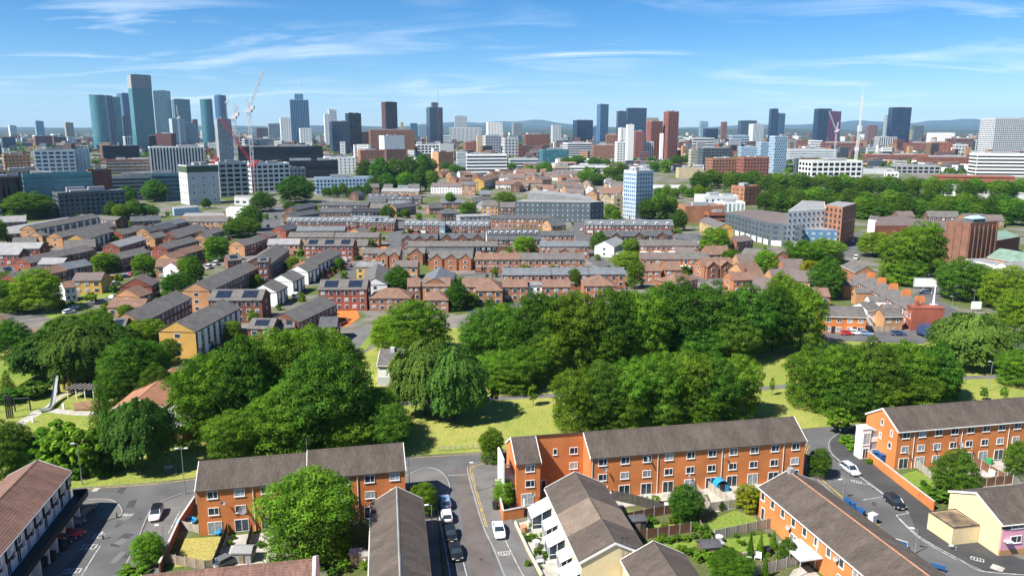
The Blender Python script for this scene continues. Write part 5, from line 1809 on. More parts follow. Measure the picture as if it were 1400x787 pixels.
K('e', 500, 572, 502, 640, 'blue', 'checker', 'lower chequered wing beside the chequered tower', 20, .7, 'navy', 'apartment_block', 'flats')
K('e', 388, 505, 530, 620, 'blue', 'checker', 'lowest chequered wing, left end', 14, .5, 'navy', 'apartment_block', 'flats')
K('e', 752, 1110, 612, 738, 'white', 'big', 'white open framed car deck with orange works on its roof', 20, .5, 'black', 'unfinished_block', 'construction', 'gravel')
K('e', 668, 960, 545, 620, 'palegrey', 'band', 'grand arched station shed with pale roof', 8, .5, 'pale', 'station_hall', 'station', 'pale')
K('e', 668, 810, 488, 545, 'redbrown', 'small', 'long dark red warehouse behind the station shed', 6, .3)
K('e', 808, 885, 492, 548, 'white', 'band', 'white and grey box between the two dark red warehouses', 10, .6)
K('e', 885, 1120, 505, 575, 'redbrown', 'grid', 'dark red long warehouse behind the crane deck', 8, .3)
K('e', 282, 318, 380, 430, 'redbrown', 'small', 'small dark block on the horizon right of the rust red towers', 14)
K('e', 720, 770, 600, 700, 'slate', 'grid', 'narrow dark block between chequered tower and car deck', 14)
K('f', 398, 520, 295, 550, 'navy', 'glass', 'big dark blue glass tower on the right', 16, .5, 'navy', 'skyscraper', 'tower')
K('f', 376, 412, 341, 480, 'grey', 'vert', 'thin grey tower left against the big dark blue tower', 14, .9, 'pale', 'skyscraper', 'tower')
K('f', 512, 548, 428, 500, 'beige', 'grid', 'small olive block right of the big dark blue tower', 14)
K('f', 550, 612, 402, 495, 'slate', 'grid', 'grey block farther right of the big dark blue tower', 14)
K('f', 330, 450, 470, 550, 'palegrey', 'vert', 'low grey boxes in front of the big dark blue tower', 14, .6)
K('f', 648, 792, 446, 510, 'white', 'small', 'pale hotel with many small windows on the right', 8, .4, name='hotel', cat='hotel')
K('f', 648, 772, 502, 585, 'rust', 'small', 'salmon brick block below the pale hotel', 12, .5)
K('f', 800, 905, 480, 560, 'redbrown', 'band', 'long dark brick office right of the salmon block', 10, .4)
K('f', 798, 875, 515, 580, 'palegrey', 'grid', 'grey box with dark windows before the long brick office', 10, .6)
K('f', 505, 650, 505, 562, 'redbrown', 'small', 'low dark red mill left of the salmon block', 6, .4)
K('f', 905, 955, 490, 560, 'palegrey', 'vert', 'pale thin block left of the big white gridded block', 14, .7)
K('f', 955, 1250, 362, 600, 'palegrey', 'grid', 'big pale gridded block at the right edge', 24, .5, 'navy', 'apartment_tower', 'tower')
K('f', 912, 1250, 572, 705, 'white', 'band', 'long bright white office with dark bands at the right edge', 8, .4, 'black', roof='white')
K('f', 270, 620, 575, 620, 'rust', 'band', 'long orange roofed sheds right of the tall mast', 4, .3, roof='terracotta', name='long_shed', cat='shed')
K('f', 600, 905, 590, 650, 'redbrown', 'small', 'low red brick warehouse with long roof left of the white office', 6, .4, roof='plum')
K('f', 440, 700, 640, 690, 'grey', 'big', 'grey sheds with white ribbed ends right of the car deck', 8, .4, 'black', name='long_shed', cat='shed', roof='dark')
K('f', 225, 430, 660, 690, 'palegrey', 'plain', 'flat grey depot roofs at the foot of the tall mast', 8, .5, name='long_shed', cat='shed')
K('f', 390, 465, 680, 730, 'white', 'grid', 'small white building with black windows above the right trees', 10, .6)
K('f', 250, 515, 745, 790, 'orange2', 'grid', 'brick houses with grey roof rising from the right hand wood', 12, .4, roof='slate', plant=False)
K('F', 700, 935, 115, 165, 'white', 'small', 'low white building with balcony rail in the right hand wood', 8, .4, name='low_block', cat='building', roof='pale')
K('F', 930, 1230, 155, 190, 'palegrey', 'plain', 'flat pale roofs behind the right hand wood', 6, .6, name='long_shed', cat='shed', roof='plum')
# --- dense small estates between the slab and the slate hall, and beyond the rows
er = random.Random(12)


def estate(poly, n, walls, roofs, label, group, angs, ln=(9, 20), gap=3.5):
    made = 0
    for _ in range(n * 40):
        if made >= n:
            break
        x, y = er.uniform(min(p[0] for p in poly), max(p[0] for p in poly)), er.uniform(min(p[1] for p in poly), max(p[1] for p in poly))
        ins = False
        for i in range(len(poly)):
            (xa, ya), (xb, yb_) = poly[i], poly[i - 1]
            if (ya > y) != (yb_ > y) and x < (xb - xa) * (y - ya) / (yb_ - ya) + xa:
                ins = not ins
        if not ins:
            continue
        a = er.choice(angs) + er.uniform(-.06, .06)
        l_ = er.uniform(*ln)
        A = P(x, y)
        u = Vector((math.cos(a), math.sin(a), 0))
        v = Vector((-u.y, u.x, 0))
        if all(clear_of_rows(A + u * l_ * i / 4 + v * j * 4, gap) for i in range(5) for j in range(3)):
            w_, r_ = er.choice(walls), er.choice(roofs)
            row(A, A + u * l_, 9, w_, r_, ('long ' if l_ > 16 else 'short ') + {'orange2': 'orange brick', 'redbrown': 'dark red', 'red': 'red brick'}.get(w_, w_) + ' walled ' + label.replace('brown roofed', {'plum': 'grey brown roofed', 'slate': 'slate roofed'}.get(r_, 'brown roofed')), er.choice((4.4, 4.6, 4.8, 6.4)), group=group, pitch=.36)
            made += 1


def clear_of_rows(p, gap=2.0):
    for A_, B_, d_ in ALLT:
        u = B_ - A_
        L_ = math.hypot(u.x, u.y)
        q = p - A_
        a_, b_ = (q.x * u.x + q.y * u.y) / L_, (-q.x * u.y + q.y * u.x) / L_
        if -gap < a_ < L_ + gap and -gap - .5 < b_ < d_ + gap + .5:
            return False
    return True


estate([(612, 262), (600, 238), (690, 236), (760, 236), (800, 252), (864, 262), (860, 282), (800, 274), (705, 268), (660, 256)], 74, ('tan', 'orange2', 'brown', 'buff', 'white'), ('brown', 'plum', 'brown', 'slate'),
       'brown roofed house in the dense estate behind the slate hall', 'houses of the dense brown estate', (0.0, .5, -.35, 1.3), (9, 24))
estate([(470, 300), (480, 262), (600, 262), (680, 272), (690, 296), (560, 302)], 16, ('brown', 'tan', 'grey', 'orange2'), ('dark', 'slate', 'bluegrey'), 'small slate roofed house behind the white dormered rows', 'slate roofed houses behind the dormers', (0.0, .3, 1.2), (8, 16))
estate([(900, 395), (900, 345), (960, 340), (1080, 372), (1100, 400), (1060, 425), (985, 395)], 12, ('orange2', 'midorange', 'tan'), ('brown', 'plum'), 'brown roofed brick house among the trees below the slate office', 'brown roofed houses below the slate office', (0.1, -.3, .5), (8, 14))
estate([(0, 350), (0, 312), (60, 322), (110, 345), (80, 378), (20, 372)], 6, ('red', 'redbrown', 'brown'), ('slate', 'pale'), 'grey roofed brick house filling the left edge of the estate', 'grey roofed houses at the left edge', (.35, .45), (8, 14))
estate([(1130, 300), (1330, 318), (1400, 345), (1400, 312), (1200, 290)], 6, ('orange2', 'brown'), ('slate', 'plum'), 'low house hidden under the long dark wood', 'low houses under the wood', (.1, -.2), (10, 20))
# --- middle distance specials
K('D', 660, 836, 18, 305, 'paleblue', 'fine', 'pale blue glass apartment tower standing in the middle of the town', 36, .9, 'blue', 'apartment_tower', 'tower', 'white', upper=(.55, 3, 'white'))
K('D', 550, 662, 75, 120, 'white', 'plain', 'flat white shed left of the pale blue tower', 8, .6, name='long_shed', cat='shed', roof='white')
K('D', 840, 1030, 108, 140, 'white', 'grid', 'white walled row with brown roof right of the pale blue tower', 6, .4, roof='plum', plant=False)
K('D', 590, 660, 170, 285, 'beige', 'small', 'tan block at the left foot of the pale blue tower', 20, .7)
K('D', 980, 1130, 0, 60, 'beige', 'plain', 'sandy flat roofed block in trees right of the pale blue tower', 10, .5)
K('E', 128, 382, 165, 245, 'white', 'small', 'white box building with glass ribs in the right middle', 20, .6, roof='white')
K('E', 250, 424, 205, 262, 'white', 'vert', 'low white ribbed annexe before the white box building', 14, .5, 'pale', roof='white')
K('E', 30, 300, 225, 330, 'orange2', 'plain', 'low brick building with grey roof before the white box', 16, .5, roof='pale')
K('E', 345, 510, 108, 225, 'orange2', 'small', 'square plain brick tower block in the wood on the right', 38, .9)
K('E', 190, 312, 268, 335, 'rust', 'band', 'open brick shelter building beside the slate office', 16, .6, 'black')

# ------------------------------------------------------------------ singular buildings of the middle distance
def poly_block(name, label, cat, pts, h, wall, roof, floors=0, bay=3.0, wf=.5, hf=.5, glass=M_GLF, base=None, basem='white', parapet=.6, skip=0):
    """block over a ground plan given by roof-corner survey points at height h; windows on every outward side"""
    pp = [P(x, y, h) for x, y in pts]
    n = len(pp)
    ar = sum(pp[i].x * pp[(i + 1) % n].y - pp[(i + 1) % n].x * pp[i].y for i in range(n))
    if ar < 0:
        pp = pp[::-1]
    c = sum(pp, Vector()) / n
    root = thing(name, label, cat, (c.x, c.y, 0))
    q = [(p.x - c.x, p.y - c.y) for p in pp]
    b = MB()
    b.prism(q, 0, h + parapet)
    b.build('wall', W[wall], root)
    r = MB()
    r.prism([(x * .97, y * .97) for x, y in q], h + parapet, h + parapet + .05)
    r.build('roof', RF[roof], root)
    if floors:
        w = MB()
        for i in range(n):
            a, d = Vector((*q[i], 0)), Vector((*q[(i + 1) % n], 0))
            ln = (d - a).length
            u = (d - a) / ln
            nr = Vector((u.y, -u.x, 0))
            k = max(1, int(ln / bay))
            for j in range(k):
                for f in range(skip, floors):
                    if base and f == 0:
                        pass
                    s0, s1 = ln * (j + .5 - wf / 2) / k, ln * (j + .5 + wf / 2) / k
                    z0, z1 = h * (f + .5 - hf / 2) / floors, h * (f + .5 + hf / 2) / floors
                    e0, e1 = a + u * s0 + nr * .1, a + u * s1 + nr * .1
                    w.quad((e0.x, e0.y, z0), (e1.x, e1.y, z0), (e1.x, e1.y, z1), (e0.x, e0.y, z1), 0)
        w.build('windows', glass, root)['kind'] = 'stuff'
    if base:
        w = MB()
        for i in range(n):
            a, d = Vector((*q[i], 0)), Vector((*q[(i + 1) % n], 0))
            ln = (d - a).length
            u = (d - a) / ln
            nr = Vector((u.y, -u.x, 0))
            k = max(1, int(ln / 7))
            for j in range(k):
                s0, s1 = ln * (j + .1) / k, ln * (j + .75) / k
                e0, e1 = a + u * s0, a + u * s1
                w.prism([e0, e1, e1 + nr * .25, e0 + nr * .25], 0.1, base)
        w.build('ground_floor_panels', W[basem], root)
    return root, q, h + parapet


def ex(area, *xy):
    return [px_of(area, x, y) for x, y in xy]


poly_block('slate_office', 'long three storey slate grey office with white ground floor on the right', 'office', ex('E', (315, 268), (585, 335), (775, 345), (640, 268), (480, 252)), 11.5, 'slate', 'plum', 4, 4.2, .42, .4, base=2.8)
poly_block('blue_link_block', 'pale blue grey corner block below the orange and white hotel', 'office', ex('E', (775, 372), (1000, 378), (1010, 345), (860, 335)), 8.5, 'midblue', 'pale', 3, 3.4, .5, .55, glass=M_GLP)
rt, q, hh = poly_block('hotel', 'white hotel with sloping upper wall and windows, orange brick right wing', 'hotel', ex('E', (688, 262), (912, 248), (905, 205), (775, 198)), 19, 'white', 'pale', 6, 3.4, .36, .42)
poly_block('hotel_wing', 'orange brick wing joined to the right of the white hotel', 'hotel', ex('E', (912, 225), (1015, 240), (1098, 215), (980, 203)), 21, 'orange2', 'pale', 7, 3.0, .42, .6)
rt, q, hh = poly_block('slate_hall', 'wide dark slate four storey building with white vaulted roof in the town centre', 'office', ex('D', (20, 205), (470, 210), (548, 205), (470, 190), (60, 190)), 13, 'slate', 'pale', 4, 3.3, .22, .4, glass=M_GLP)
b = MB()
p0, p1 = P(*px_of('D', 92, 190), 13.7), P(*px_of('D', 470, 195), 13.7)
rz, L = frame_of(p0, p1)
k = 14
for i in range(k):
    u0, u1 = L * i / k, L * (i + 1) / k
    h0, h1 = 4.6 * math.cos(i / k * 1.5), 4.6 * math.cos((i + 1) / k * 1.5)
    b.quad((u0, 0, 0), (u1, 0, 0), (u1, 0, h1), (u0, 0, h0))
    b.quad((u0, 0, h0), (u1, 0, h1), (u1, 26, h1), (u0, 26, h0))
b.quad((0, 26, 0), (0, 0, 0), (0, 0, 4.6), (0, 26, 4.6))
o = b.build('vaulted_roof', RF['pale'], rt)
o.location = (p0.x - rt.location.x, p0.y - rt.location.y + 3, 13.7)
o.rotation_euler = (0, 0, rz)

# theatre with its fly tower
FT = poly_block('fly_tower', 'tall brick fly tower with a glass lantern on the right', 'theatre', ex('F', (765, 318), (905, 335), (1068, 322), (940, 302)), 19, 'brick', 'plum', 0)
for i in range(4):
    a, d = Vector((*FT[1][i], 0)), Vector((*FT[1][(i + 1) % 4], 0))
    u = (d - a).normalized()
    nr = Vector((u.y, -u.x, 0)) * .35
    n = int((d - a).length / 3)
    for k in range(n + 1):
        e = a + (d - a - u * .7) * k / n
        b = MB()
        b.prism([e, e + u * .7, e + u * .7 + nr, e + nr], 0, 18.2)
        b.build('pilaster', W['brick'], FT[0])
c0 = P(*px_of('F', 925, 314), 20)
la = thing('roof_lantern', 'pale glass lantern on top of the brick fly tower', 'skylight', (c0.x, c0.y, 19.66), .4)
b = MB()
b.box(-4, 4, -2.6, 2.6, 0, 1.6)
b.build('lantern_frame', W['slate'], la)
b = MB()
v = [(-4.2, -2.8, 1.62), (4.2, -2.8, 1.62), (4.2, 2.8, 1.62), (-4.2, 2.8, 1.62), (-2.5, 0, 2.9), (2.5, 0, 2.9)]
b.v += v
b.f += [(0, 1, 5, 4), (1, 2, 5), (2, 3, 4, 5), (3, 0, 4)]
b.m += [0] * 4
b.build('lantern_glass', W['blue'], la)
rt, q, hh = poly_block('theatre_front_block', 'low brick block with small windows at the foot of the fly tower', 'theatre', ex('F', (725, 440), (840, 455), (885, 440), (765, 420)), 8.5, 'brick', 'green', 2, 4, .25, .3)
poly_block('theatre_hall', 'long low brick hall with purple grey roof left of the fly tower', 'theatre', ex('F', (340, 350), (530, 348), (760, 400), (765, 325), (440, 290), (330, 300)), 9, 'redbrown', 'plum', 0)
poly_block('white_gable_shop', 'tall white gabled shop at the left end of the brick hall', 'building', ex('F', (293, 312), (343, 318), (355, 295), (310, 285)), 9.5, 'white', 'plum', 0)
poly_block('theatre_wing', 'brick wing with green roof right of the fly tower', 'theatre', ex('F', (1060, 440), (1200, 415), (1110, 375), (1065, 380)), 8, 'redbrown', 'green', 0)
poly_block('white_annexe', 'white rendered annexe before the fly tower', 'building', ex('F', (870, 548), (1100, 600), (1130, 585), (990, 545)), 4.5, 'white', 'pale', 1, 6, .2, .4)
A, B = P(*px_of('F', 1005, 530), 4.5), P(*px_of('F', 1250, 572), 4.5)
gr, L = gable_block('green_roofed_house', 'brick building with broad green tiled roof at the right edge', 'building', A, B, 14, 4.5, 8, W['tan'], RF['green'], barge=(0, 0))
for i in range(6):
    add_window(gr, L * (i + .5) / 6, 0, 1.6, 1.6, 1.8)
A, B = P(*px_of('F', 1150, 610), 4.0), P(*px_of('F', 1260, 600), 4.0)
gable_block('grey_roofed_house', 'pale grey roofed house under the green tiled roof at the right edge', 'house', A, B, 9, 4.0, 6.4, W['white'], RF['pale'], barge=(0, 0))

# billboard, monument, white gate screen
o0 = P(1050 + 703 / 3.28, 360 + 140 / 3.28)
bb = thing('billboard', 'blank white billboard on two posts in front of the big leafy tree', 'billboard', o0, R(-4))
for s in (-2.6, 2.6):
    b = MB()
    b.tube([(s, 0, 0), (s, 0, 3.2)], .12)
    b.build('post', M_STEEL, bb)
b = MB()
b.box(-4.6, 4.6, -.2, .05, 3.0, 6.6)
b.build('panel', W['white'], bb)
b = MB()
for x in (-4.6, 4.45):
    b.box(x, x + .15, -.26, -.205, 3.0, 6.6)
b.box(-4.45, 4.45, -.26, -.205, 6.45, 6.6)
b.box(-4.45, 4.45, -.26, -.205, 3.0, 3.15)
b.build('panel_frame', M_STEEL, bb)
o0 = P(1050 + 741 / 3.28, 360 + 195 / 3.28)
mo = thing('obelisk', 'slim white tapering obelisk at the end of the brick terrace', 'monument', o0)
b = MB()
b.box(-.9, .9, -.9, .9, 0, 1.0)
b.build('base', W['white'], mo)
b = MB()
b.tube([(0, 0, 1.0), (0, 0, 2.0), (0, 0, 8.2)], [.62, .5, .08], 4)
b.build('shaft', W['white'], mo)
o0 = P(1050 + 931 / 3.28, 360 + 214 / 3.28)
sb = thing('advert_panel', 'small white roadside panel near the traffic island', 'sign', o0)
b = MB()
b.box(-1.7, 1.7, -.15, .15, .8, 3.4)
b.build('panel', W['white'], sb)
b = MB()
b.box(-.2, .2, -.1, .1, 0, .8)
b.build('post', M_STEEL, sb)

# sheds in the left middle
poly_block('white_shed', 'white industrial shed between the dark trees and the wide street', 'shed', ex('B', (300, 248), (400, 255), (436, 238), (330, 232)), 6, 'white', 'white', 0)
poly_block('blue_shed', 'bright blue fronted low shed under the concrete tower', 'shed', ex('B', (-10, 248), (140, 236), (120, 226), (-20, 236)), 4.5, 'blue', 'pale', 0)
poly_block('flat_depot', 'low grey depot with scattered white roof plant beside the blue shed', 'depot', ex('B', (40, 292), (300, 288), (280, 270), (60, 272)), 4.5, 'tan', 'pale', 1, 4, .4, .4)
poly_block('low_white_depot', 'long low pale depot at the foot of the unfinished white frame block', 'depot', ex('B', (350, 178), (470, 182), (470, 165), (360, 165)), 6, 'palegrey', 'pale', 1, 5, .5, .3)

# railway viaduct with blanked white arches, far right
a, c = P(*px_of('f', 700, 783)), P(*px_of('f', 1160, 790))
rz, L = frame_of(a, c)
va = thing('railway_viaduct', 'red brick viaduct with a row of white filled arches on the right', 'viaduct', (a.x, a.y, 0), rz)
hv = height_at(a.y, px_of('f', 700, 698)[1])
b = MB()
b.box(0, L, 0, 12, 0, hv)
b.box(0, L, -.6, 0, hv - 1.6, hv - .8)
b.build('wall', W['rust'], va)
n = 7
for i in range(n):
    x = L * (i + .45) / n
    w_ = L / n * .36
    b = MB()
    pts = [(x + w_ * math.cos(t), hv * .30 + w_ * .95 * math.sin(t)) for t in [math.pi * j / 10 for j in range(11)]]
    k0 = len(b.v)
    ring = [(x + w_, 0)] + pts + [(x - w_, 0)]
    b.v += [(u, -.25, z) for u, z in ring] + [(u, -.02, z) for u, z in ring]
    m_ = len(ring)
    b.f.append(tuple(range(m_))[::-1])
    for j in range(m_ - 1):
        b.f.append((j, j + 1, m_ + j + 1, m_ + j))
    b.m = [0] * len(b.f)
    b.build('arch_infill', W['white'], va)

# ------------------------------------------------------------------ tower cranes and masts
M_CRW = mat('white_crane_paint', (0.58, 0.58, 0.58), 0.5, 0.05)
M_CRR = mat('red_crane_paint', (0.42, 0.05, 0.06), 0.5, 0.08)


def lattice(b, a, c, w, bar, n):
    a, c = Vector(a), Vector(c)
    d = (c - a).normalized()
    s = d.cross(Vector((0, 1, 0)))
    if s.length < .1:
        s = Vector((1, 0, 0))
    s.normalize()
    t = d.cross(s)
    cs = [(s + t) * w / 2, (s - t) * w / 2, (-s - t) * w / 2, (t - s) * w / 2]
    for q in cs:
        b.tube([a + q, c + q], bar, 4)
    for i in range(n):
        p, q = a + (c - a) * i / n, a + (c - a) * (i + 1) / n
        for k in range(4):
            u, v = cs[k], cs[(k + 1) % 4]
            b.tube([p + (u if i % 2 else v), q + (v if i % 2 else u)], bar * .7, 3, cap=False)


def crane(label, base, mast_top, jib, counter, mw, m_mast, m_jib, split=None):
    """base and tip points are survey points; the crane stands upright at the base distance"""
    g = P(*base)
    H_ = height_at(g.y, mast_top[1])
    root = thing('tower_crane', label, 'crane', (g.x, g.y, 0))
    b = MB()
    lattice(b, (0, 0, 0), (0, 0, H_), mw * .7, mw * .042, max(6, int(H_ / mw / 1.4)))
    b.build('mast', m_mast, root)
    c = MB()
    c.box(-mw * .8, mw * .8, -mw * .8, mw * .8, H_ - mw * .3, H_ + mw * .4)
    c.box(mw * .6, mw * 1.5, -mw * .5, mw * .5, H_ + mw * .42, H_ + mw * 1.4)
    c.build('cab', m_jib, root)
    for nm, tip in (('jib', jib), ('counter_jib', counter)):
        if not tip:
            continue
        z = height_at(g.y, tip[1])
        gp_ = P(tip[0], base[1])
        x = (tip[0] - 700) / FPX * (g.y * CP + (CAM_H - z) * SP) - g.x
        j = MB()
        lattice(j, (0, 0, H_ + mw * .4), (x, -abs(x) * .15, z), mw * .5, mw * .042, max(5, int(math.hypot(x, z - H_) / mw / 1.3)))
        j.build(nm, m_jib, root)
    return root


crane('tall white luffing crane with its jib pointing steeply up to the right', (348, 268), (344.5, 152), (361, 97), (337, 136), 3.4, M_CRW, M_CRW)
crane('white crane mast with folded jib between the unfinished towers', (327, 266), (325, 161), (326, 144), (321, 142), 3.4, M_CRW, M_CRW)
crane('thin white crane seen behind the blue rounded tower', (316, 230), (315, 140), (314.5, 122), None, 2.2, M_CRW, M_CRW)
crane('red crane with long boom falling diagonally to the left', (348, 266), (347, 226), (305, 163), (350, 222), 3.6, M_CRR, M_CRR)
crane('short red crane beside the concrete tower', (296, 268), (295, 222), (283, 200), None, 3.0, M_CRR, M_CRR)
crane('lattice crane with jib sloping up before the green grey tower', (248, 214), (246, 162), (241, 144), None, 3.2, M_CRW, M_CRW)
crane('pinkish red crane on the unfinished glass tower', (600, 198.6), (599, 143), (598.5, 124), None, 3.0, M_CRR, M_CRR)
crane('white crane with raised jib on the orange works deck', (1140, 222), (1142, 180), (1132.5, 152), (1146, 167), 3.2, M_CRW, M_CRW)
g = P(1167.5, 238)
ms_ = thing('lattice_mast', 'tall thin white mast rising far above the car deck on the right', 'mast', (g.x, g.y, 0))
zt, zm = height_at(g.y, 112), height_at(g.y, 180)
b = MB()
lattice(b, (0, 0, 0), (2, 0, zm), 2.6, .3, 34)
b.build('lower_mast', M_CRW, ms_)
b = MB()
b.box(.2, 4.6, -2.2, 2.2, zm, zm + 8)
b.build('head', M_CRW, ms_)
b = MB()
lattice(b, (2.2, 0, zm + 8), (2.8, 0, zt - 18), 1.7, .26, 26)
b.tube([(2.8, 0, zt - 18), (3.2, 0, zt)], [.5, .12], 5)
b.build('upper_mast', M_CRW, ms_)
# ------------------------------------------------------------------ hills and the far-off town
hb = MB()
rr = random.Random(3)
M_HILL = mat('far_moorland', (0.020, 0.040, 0.018), 0.95, 0.35, 0.0012, hue=(0.06, 0.07, 0.035))


def ridge_h(x, k):
    t = x / 1000.0
    return (0.5 + 0.5 * math.sin(t * .31 + k * 2.1)) * .5 + .26 * math.sin(t * .83 + k) + .13 * math.sin(t * 2.3 + k * 3) + .06 * math.sin(t * 6.1 + k * 5)


for k, (Y, amp, base) in enumerate(((9500, 45, 10), (14500, 150, 34), (20500, 250, 50))):
    n = 160
    xs_ = [-22000 + 44000 * i / n for i in range(n + 1)]
    top = []
    for x in xs_:
        c_ = 1.0
        if k == 2:
            c_ = .30 + .95 * math.exp(-((x - 700) / 3200) ** 2) + .9 * math.exp(-((x - 11000) / 3000) ** 2)
        if k == 1:
            c_ = .35 + .9 * math.exp(-((x - 12500) / 3600) ** 2) + .35 * math.exp(-((x + 3500) / 2600) ** 2)
        top.append(base + amp * c_ * max(0.05, .45 + ridge_h(x, k)))
    for s, (dy, f) in enumerate(((-2600, 0.0), (-1300, .45), (0, 1.0), (1800, .2))):
        for i in range(n + 1):
            hb.v.append((xs_[i], Y + dy + 240 * math.sin(xs_[i] / 900 + s), (top[i] if f else 0) * f - (1 if not f else 0)))
    o_ = len(hb.v) - 4 * (n + 1)
    for s in range(3):
        for i in range(n):
            a = o_ + s * (n + 1) + i
            hb.f.append((a, a + 1, a + n + 2, a + n + 1))
            hb.m.append(0)
struct(hb.build('hills', M_HILL, smooth=True), 'moorland hills along the horizon')

db = MB()
mk = ['redbrown', 'palegrey', 'white', 'brown', 'slate', 'tan', 'brown', 'grey']
for i in range(3300):
    Y = 1150 + 7200 * (rr.random() ** 1.5)
    X = (rr.random() - .5) * 2 * Y * .78
    w, d = rr.uniform(9, 34), rr.uniform(8, 20)
    h = rr.choice((6, 7, 8, 9, 11, 14, 18)) * (1.0 if rr.random() < .93 else 1.9)
    if Y < 1500:
        h = min(h, 9)
    elif rr.random() < .10:
        h, w, d = rr.uniform(16, 34), w * .8, d * .9
    a = rr.uniform(-.5, .5)
    ca, sa = math.cos(a), math.sin(a)
    pts = [(X + u * ca - v_ * sa, Y + u * sa + v_ * ca) for u, v_ in ((-w / 2, -d / 2), (w / 2, -d / 2), (w / 2, d / 2), (-w / 2, d / 2))]
    db.prism(pts, 0, h, rr.randrange(8), rr.choice((8, 8, 9, 9, 10)))
    if h > 8 and Y < 4000:
        fl = int(h / 3.2)
        u = Vector((pts[1][0] - pts[0][0], pts[1][1] - pts[0][1], 0)).normalized()
        for f in range(fl):
            e0, e1 = Vector((*pts[0], 0)) + u * 1 - Vector((0, .2, 0)), Vector((*pts[1], 0)) - u * 1 - Vector((0, .2, 0))
            db.quad((e0.x, e0.y, h * (f + .3) / fl), (e1.x, e1.y, h * (f + .3) / fl), (e1.x, e1.y, h * (f + .7) / fl), (e0.x, e0.y, h * (f + .7) / fl), 11)
tag(db.build('distant_town', [W[k] for k in mk] + [RF['flat'], RF['plum'], RF['pale'], M_GLF]), 'low roofs of the far town spreading towards the hills', 'town', kind='stuff')

# ------------------------------------------------------------------ trees
def leaf_mat(name, dark, light, trans=0.36):
    m = bpy.data.materials.new(name)
    m.use_nodes = True
    t = m.node_tree
    t.nodes.clear()
    at = nd(t, 'ShaderNodeAttribute', attribute_name='tone')
    oi = nd(t, 'ShaderNodeObjectInfo')
    col = ramp(t, at.outputs['Fac'], [(0.0, dark), (1.0, light)])
    hs = nd(t, 'ShaderNodeHueSaturation')
    t.links.new(col, hs.inputs['Color'])
    mr = nd(t, 'ShaderNodeMapRange')
    mr.inputs[3].default_value, mr.inputs[4].default_value = 0.478, 0.512
    t.links.new(oi.outputs['Random'], mr.inputs[0])
    t.links.new(mr.outputs[0], hs.inputs['Hue'])
    m2 = nd(t, 'ShaderNodeMapRange')
    m2.inputs[3].default_value, m2.inputs[4].default_value = 0.75, 1.22
    w = nd(t, 'ShaderNodeMath', operation='FRACT')
    mu = nd(t, 'ShaderNodeMath', operation='MULTIPLY')
    mu.inputs[1].default_value = 7.31
    t.links.new(oi.outputs['Random'], mu.inputs[0])
    t.links.new(mu.outputs[0], w.inputs[0])
    t.links.new(w.outputs[0], m2.inputs[0])
    t.links.new(m2.outputs[0], hs.inputs['Value'])
    d = nd(t, 'ShaderNodeBsdfDiffuse')
    tr = nd(t, 'ShaderNodeBsdfTranslucent')
    t.links.new(hs.outputs[0], d.inputs['Color'])
    t.links.new(mixc(t, 1.0, hs.outputs[0], (1.25, 1.2, .55), 'MULTIPLY'), tr.inputs['Color'])
    mx = nd(t, 'ShaderNodeMixShader')
    mx.inputs[0].default_value = trans
    t.links.new(d.outputs[0], mx.inputs[1])
    t.links.new(tr.outputs[0], mx.inputs[2])
    o = nd(t, 'ShaderNodeOutputMaterial')
    t.links.new(mx.outputs[0], o.inputs['Surface'])
    return m


LEAF = {
    'mid': leaf_mat('green_leaves', (0.042, 0.110, 0.012), (0.150, 0.290, 0.025)),
    'dark': leaf_mat('dark_green_leaves', (0.028, 0.084, 0.012), (0.104, 0.220, 0.024)),
    'bright': leaf_mat('bright_green_leaves', (0.060, 0.140, 0.012), (0.185, 0.330, 0.026)),
    'yellow': leaf_mat('yellow_green_leaves', (0.20, 0.23, 0.015), (0.36, 0.36, 0.025)),
    'grey': leaf_mat('grey_green_willow_leaves', (0.050, 0.118, 0.022), (0.140, 0.250, 0.044)),
}
M_BARK = mat('bark', (0.10, 0.075, 0.055), 0.95, 0.3, 3.0)
NR = np.random.default_rng(11)


def leaf_mesh(name, pos, nrm, size, tone, m, aspect=1.5):
    n = len(pos)
    nrm = nrm / np.maximum(np.linalg.norm(nrm, axis=1, keepdims=True), 1e-6)
    rv = NR.normal(size=(n, 3))
    u = np.cross(nrm, rv)
    u /= np.maximum(np.linalg.norm(u, axis=1, keepdims=True), 1e-6)
    v = np.cross(nrm, u)
    s = (size * NR.uniform(.65, 1.35, n))[:, None]
    V = np.empty((n, 4, 3))
    V[:, 0] = pos - u * s * aspect * .5
    V[:, 1] = pos - v * s * .5
    V[:, 2] = pos + u * s * aspect * .5
    V[:, 3] = pos + v * s * .5
    me = bpy.data.meshes.new(name)
    me.vertices.add(n * 4)
    me.vertices.foreach_set('co', V.reshape(-1))
    me.loops.add(n * 4)
    me.loops.foreach_set('vertex_index', np.arange(n * 4, dtype=np.int32))
    me.polygons.add(n)
    me.polygons.foreach_set('loop_start', np.arange(0, n * 4, 4, dtype=np.int32))
    at = me.attributes.new('tone', 'FLOAT', 'FACE')
    at.data.foreach_set('value', np.clip(tone, 0, 1).astype(np.float32))
    me.materials.append(m)
    me.update(calc_edges=True)
    return me


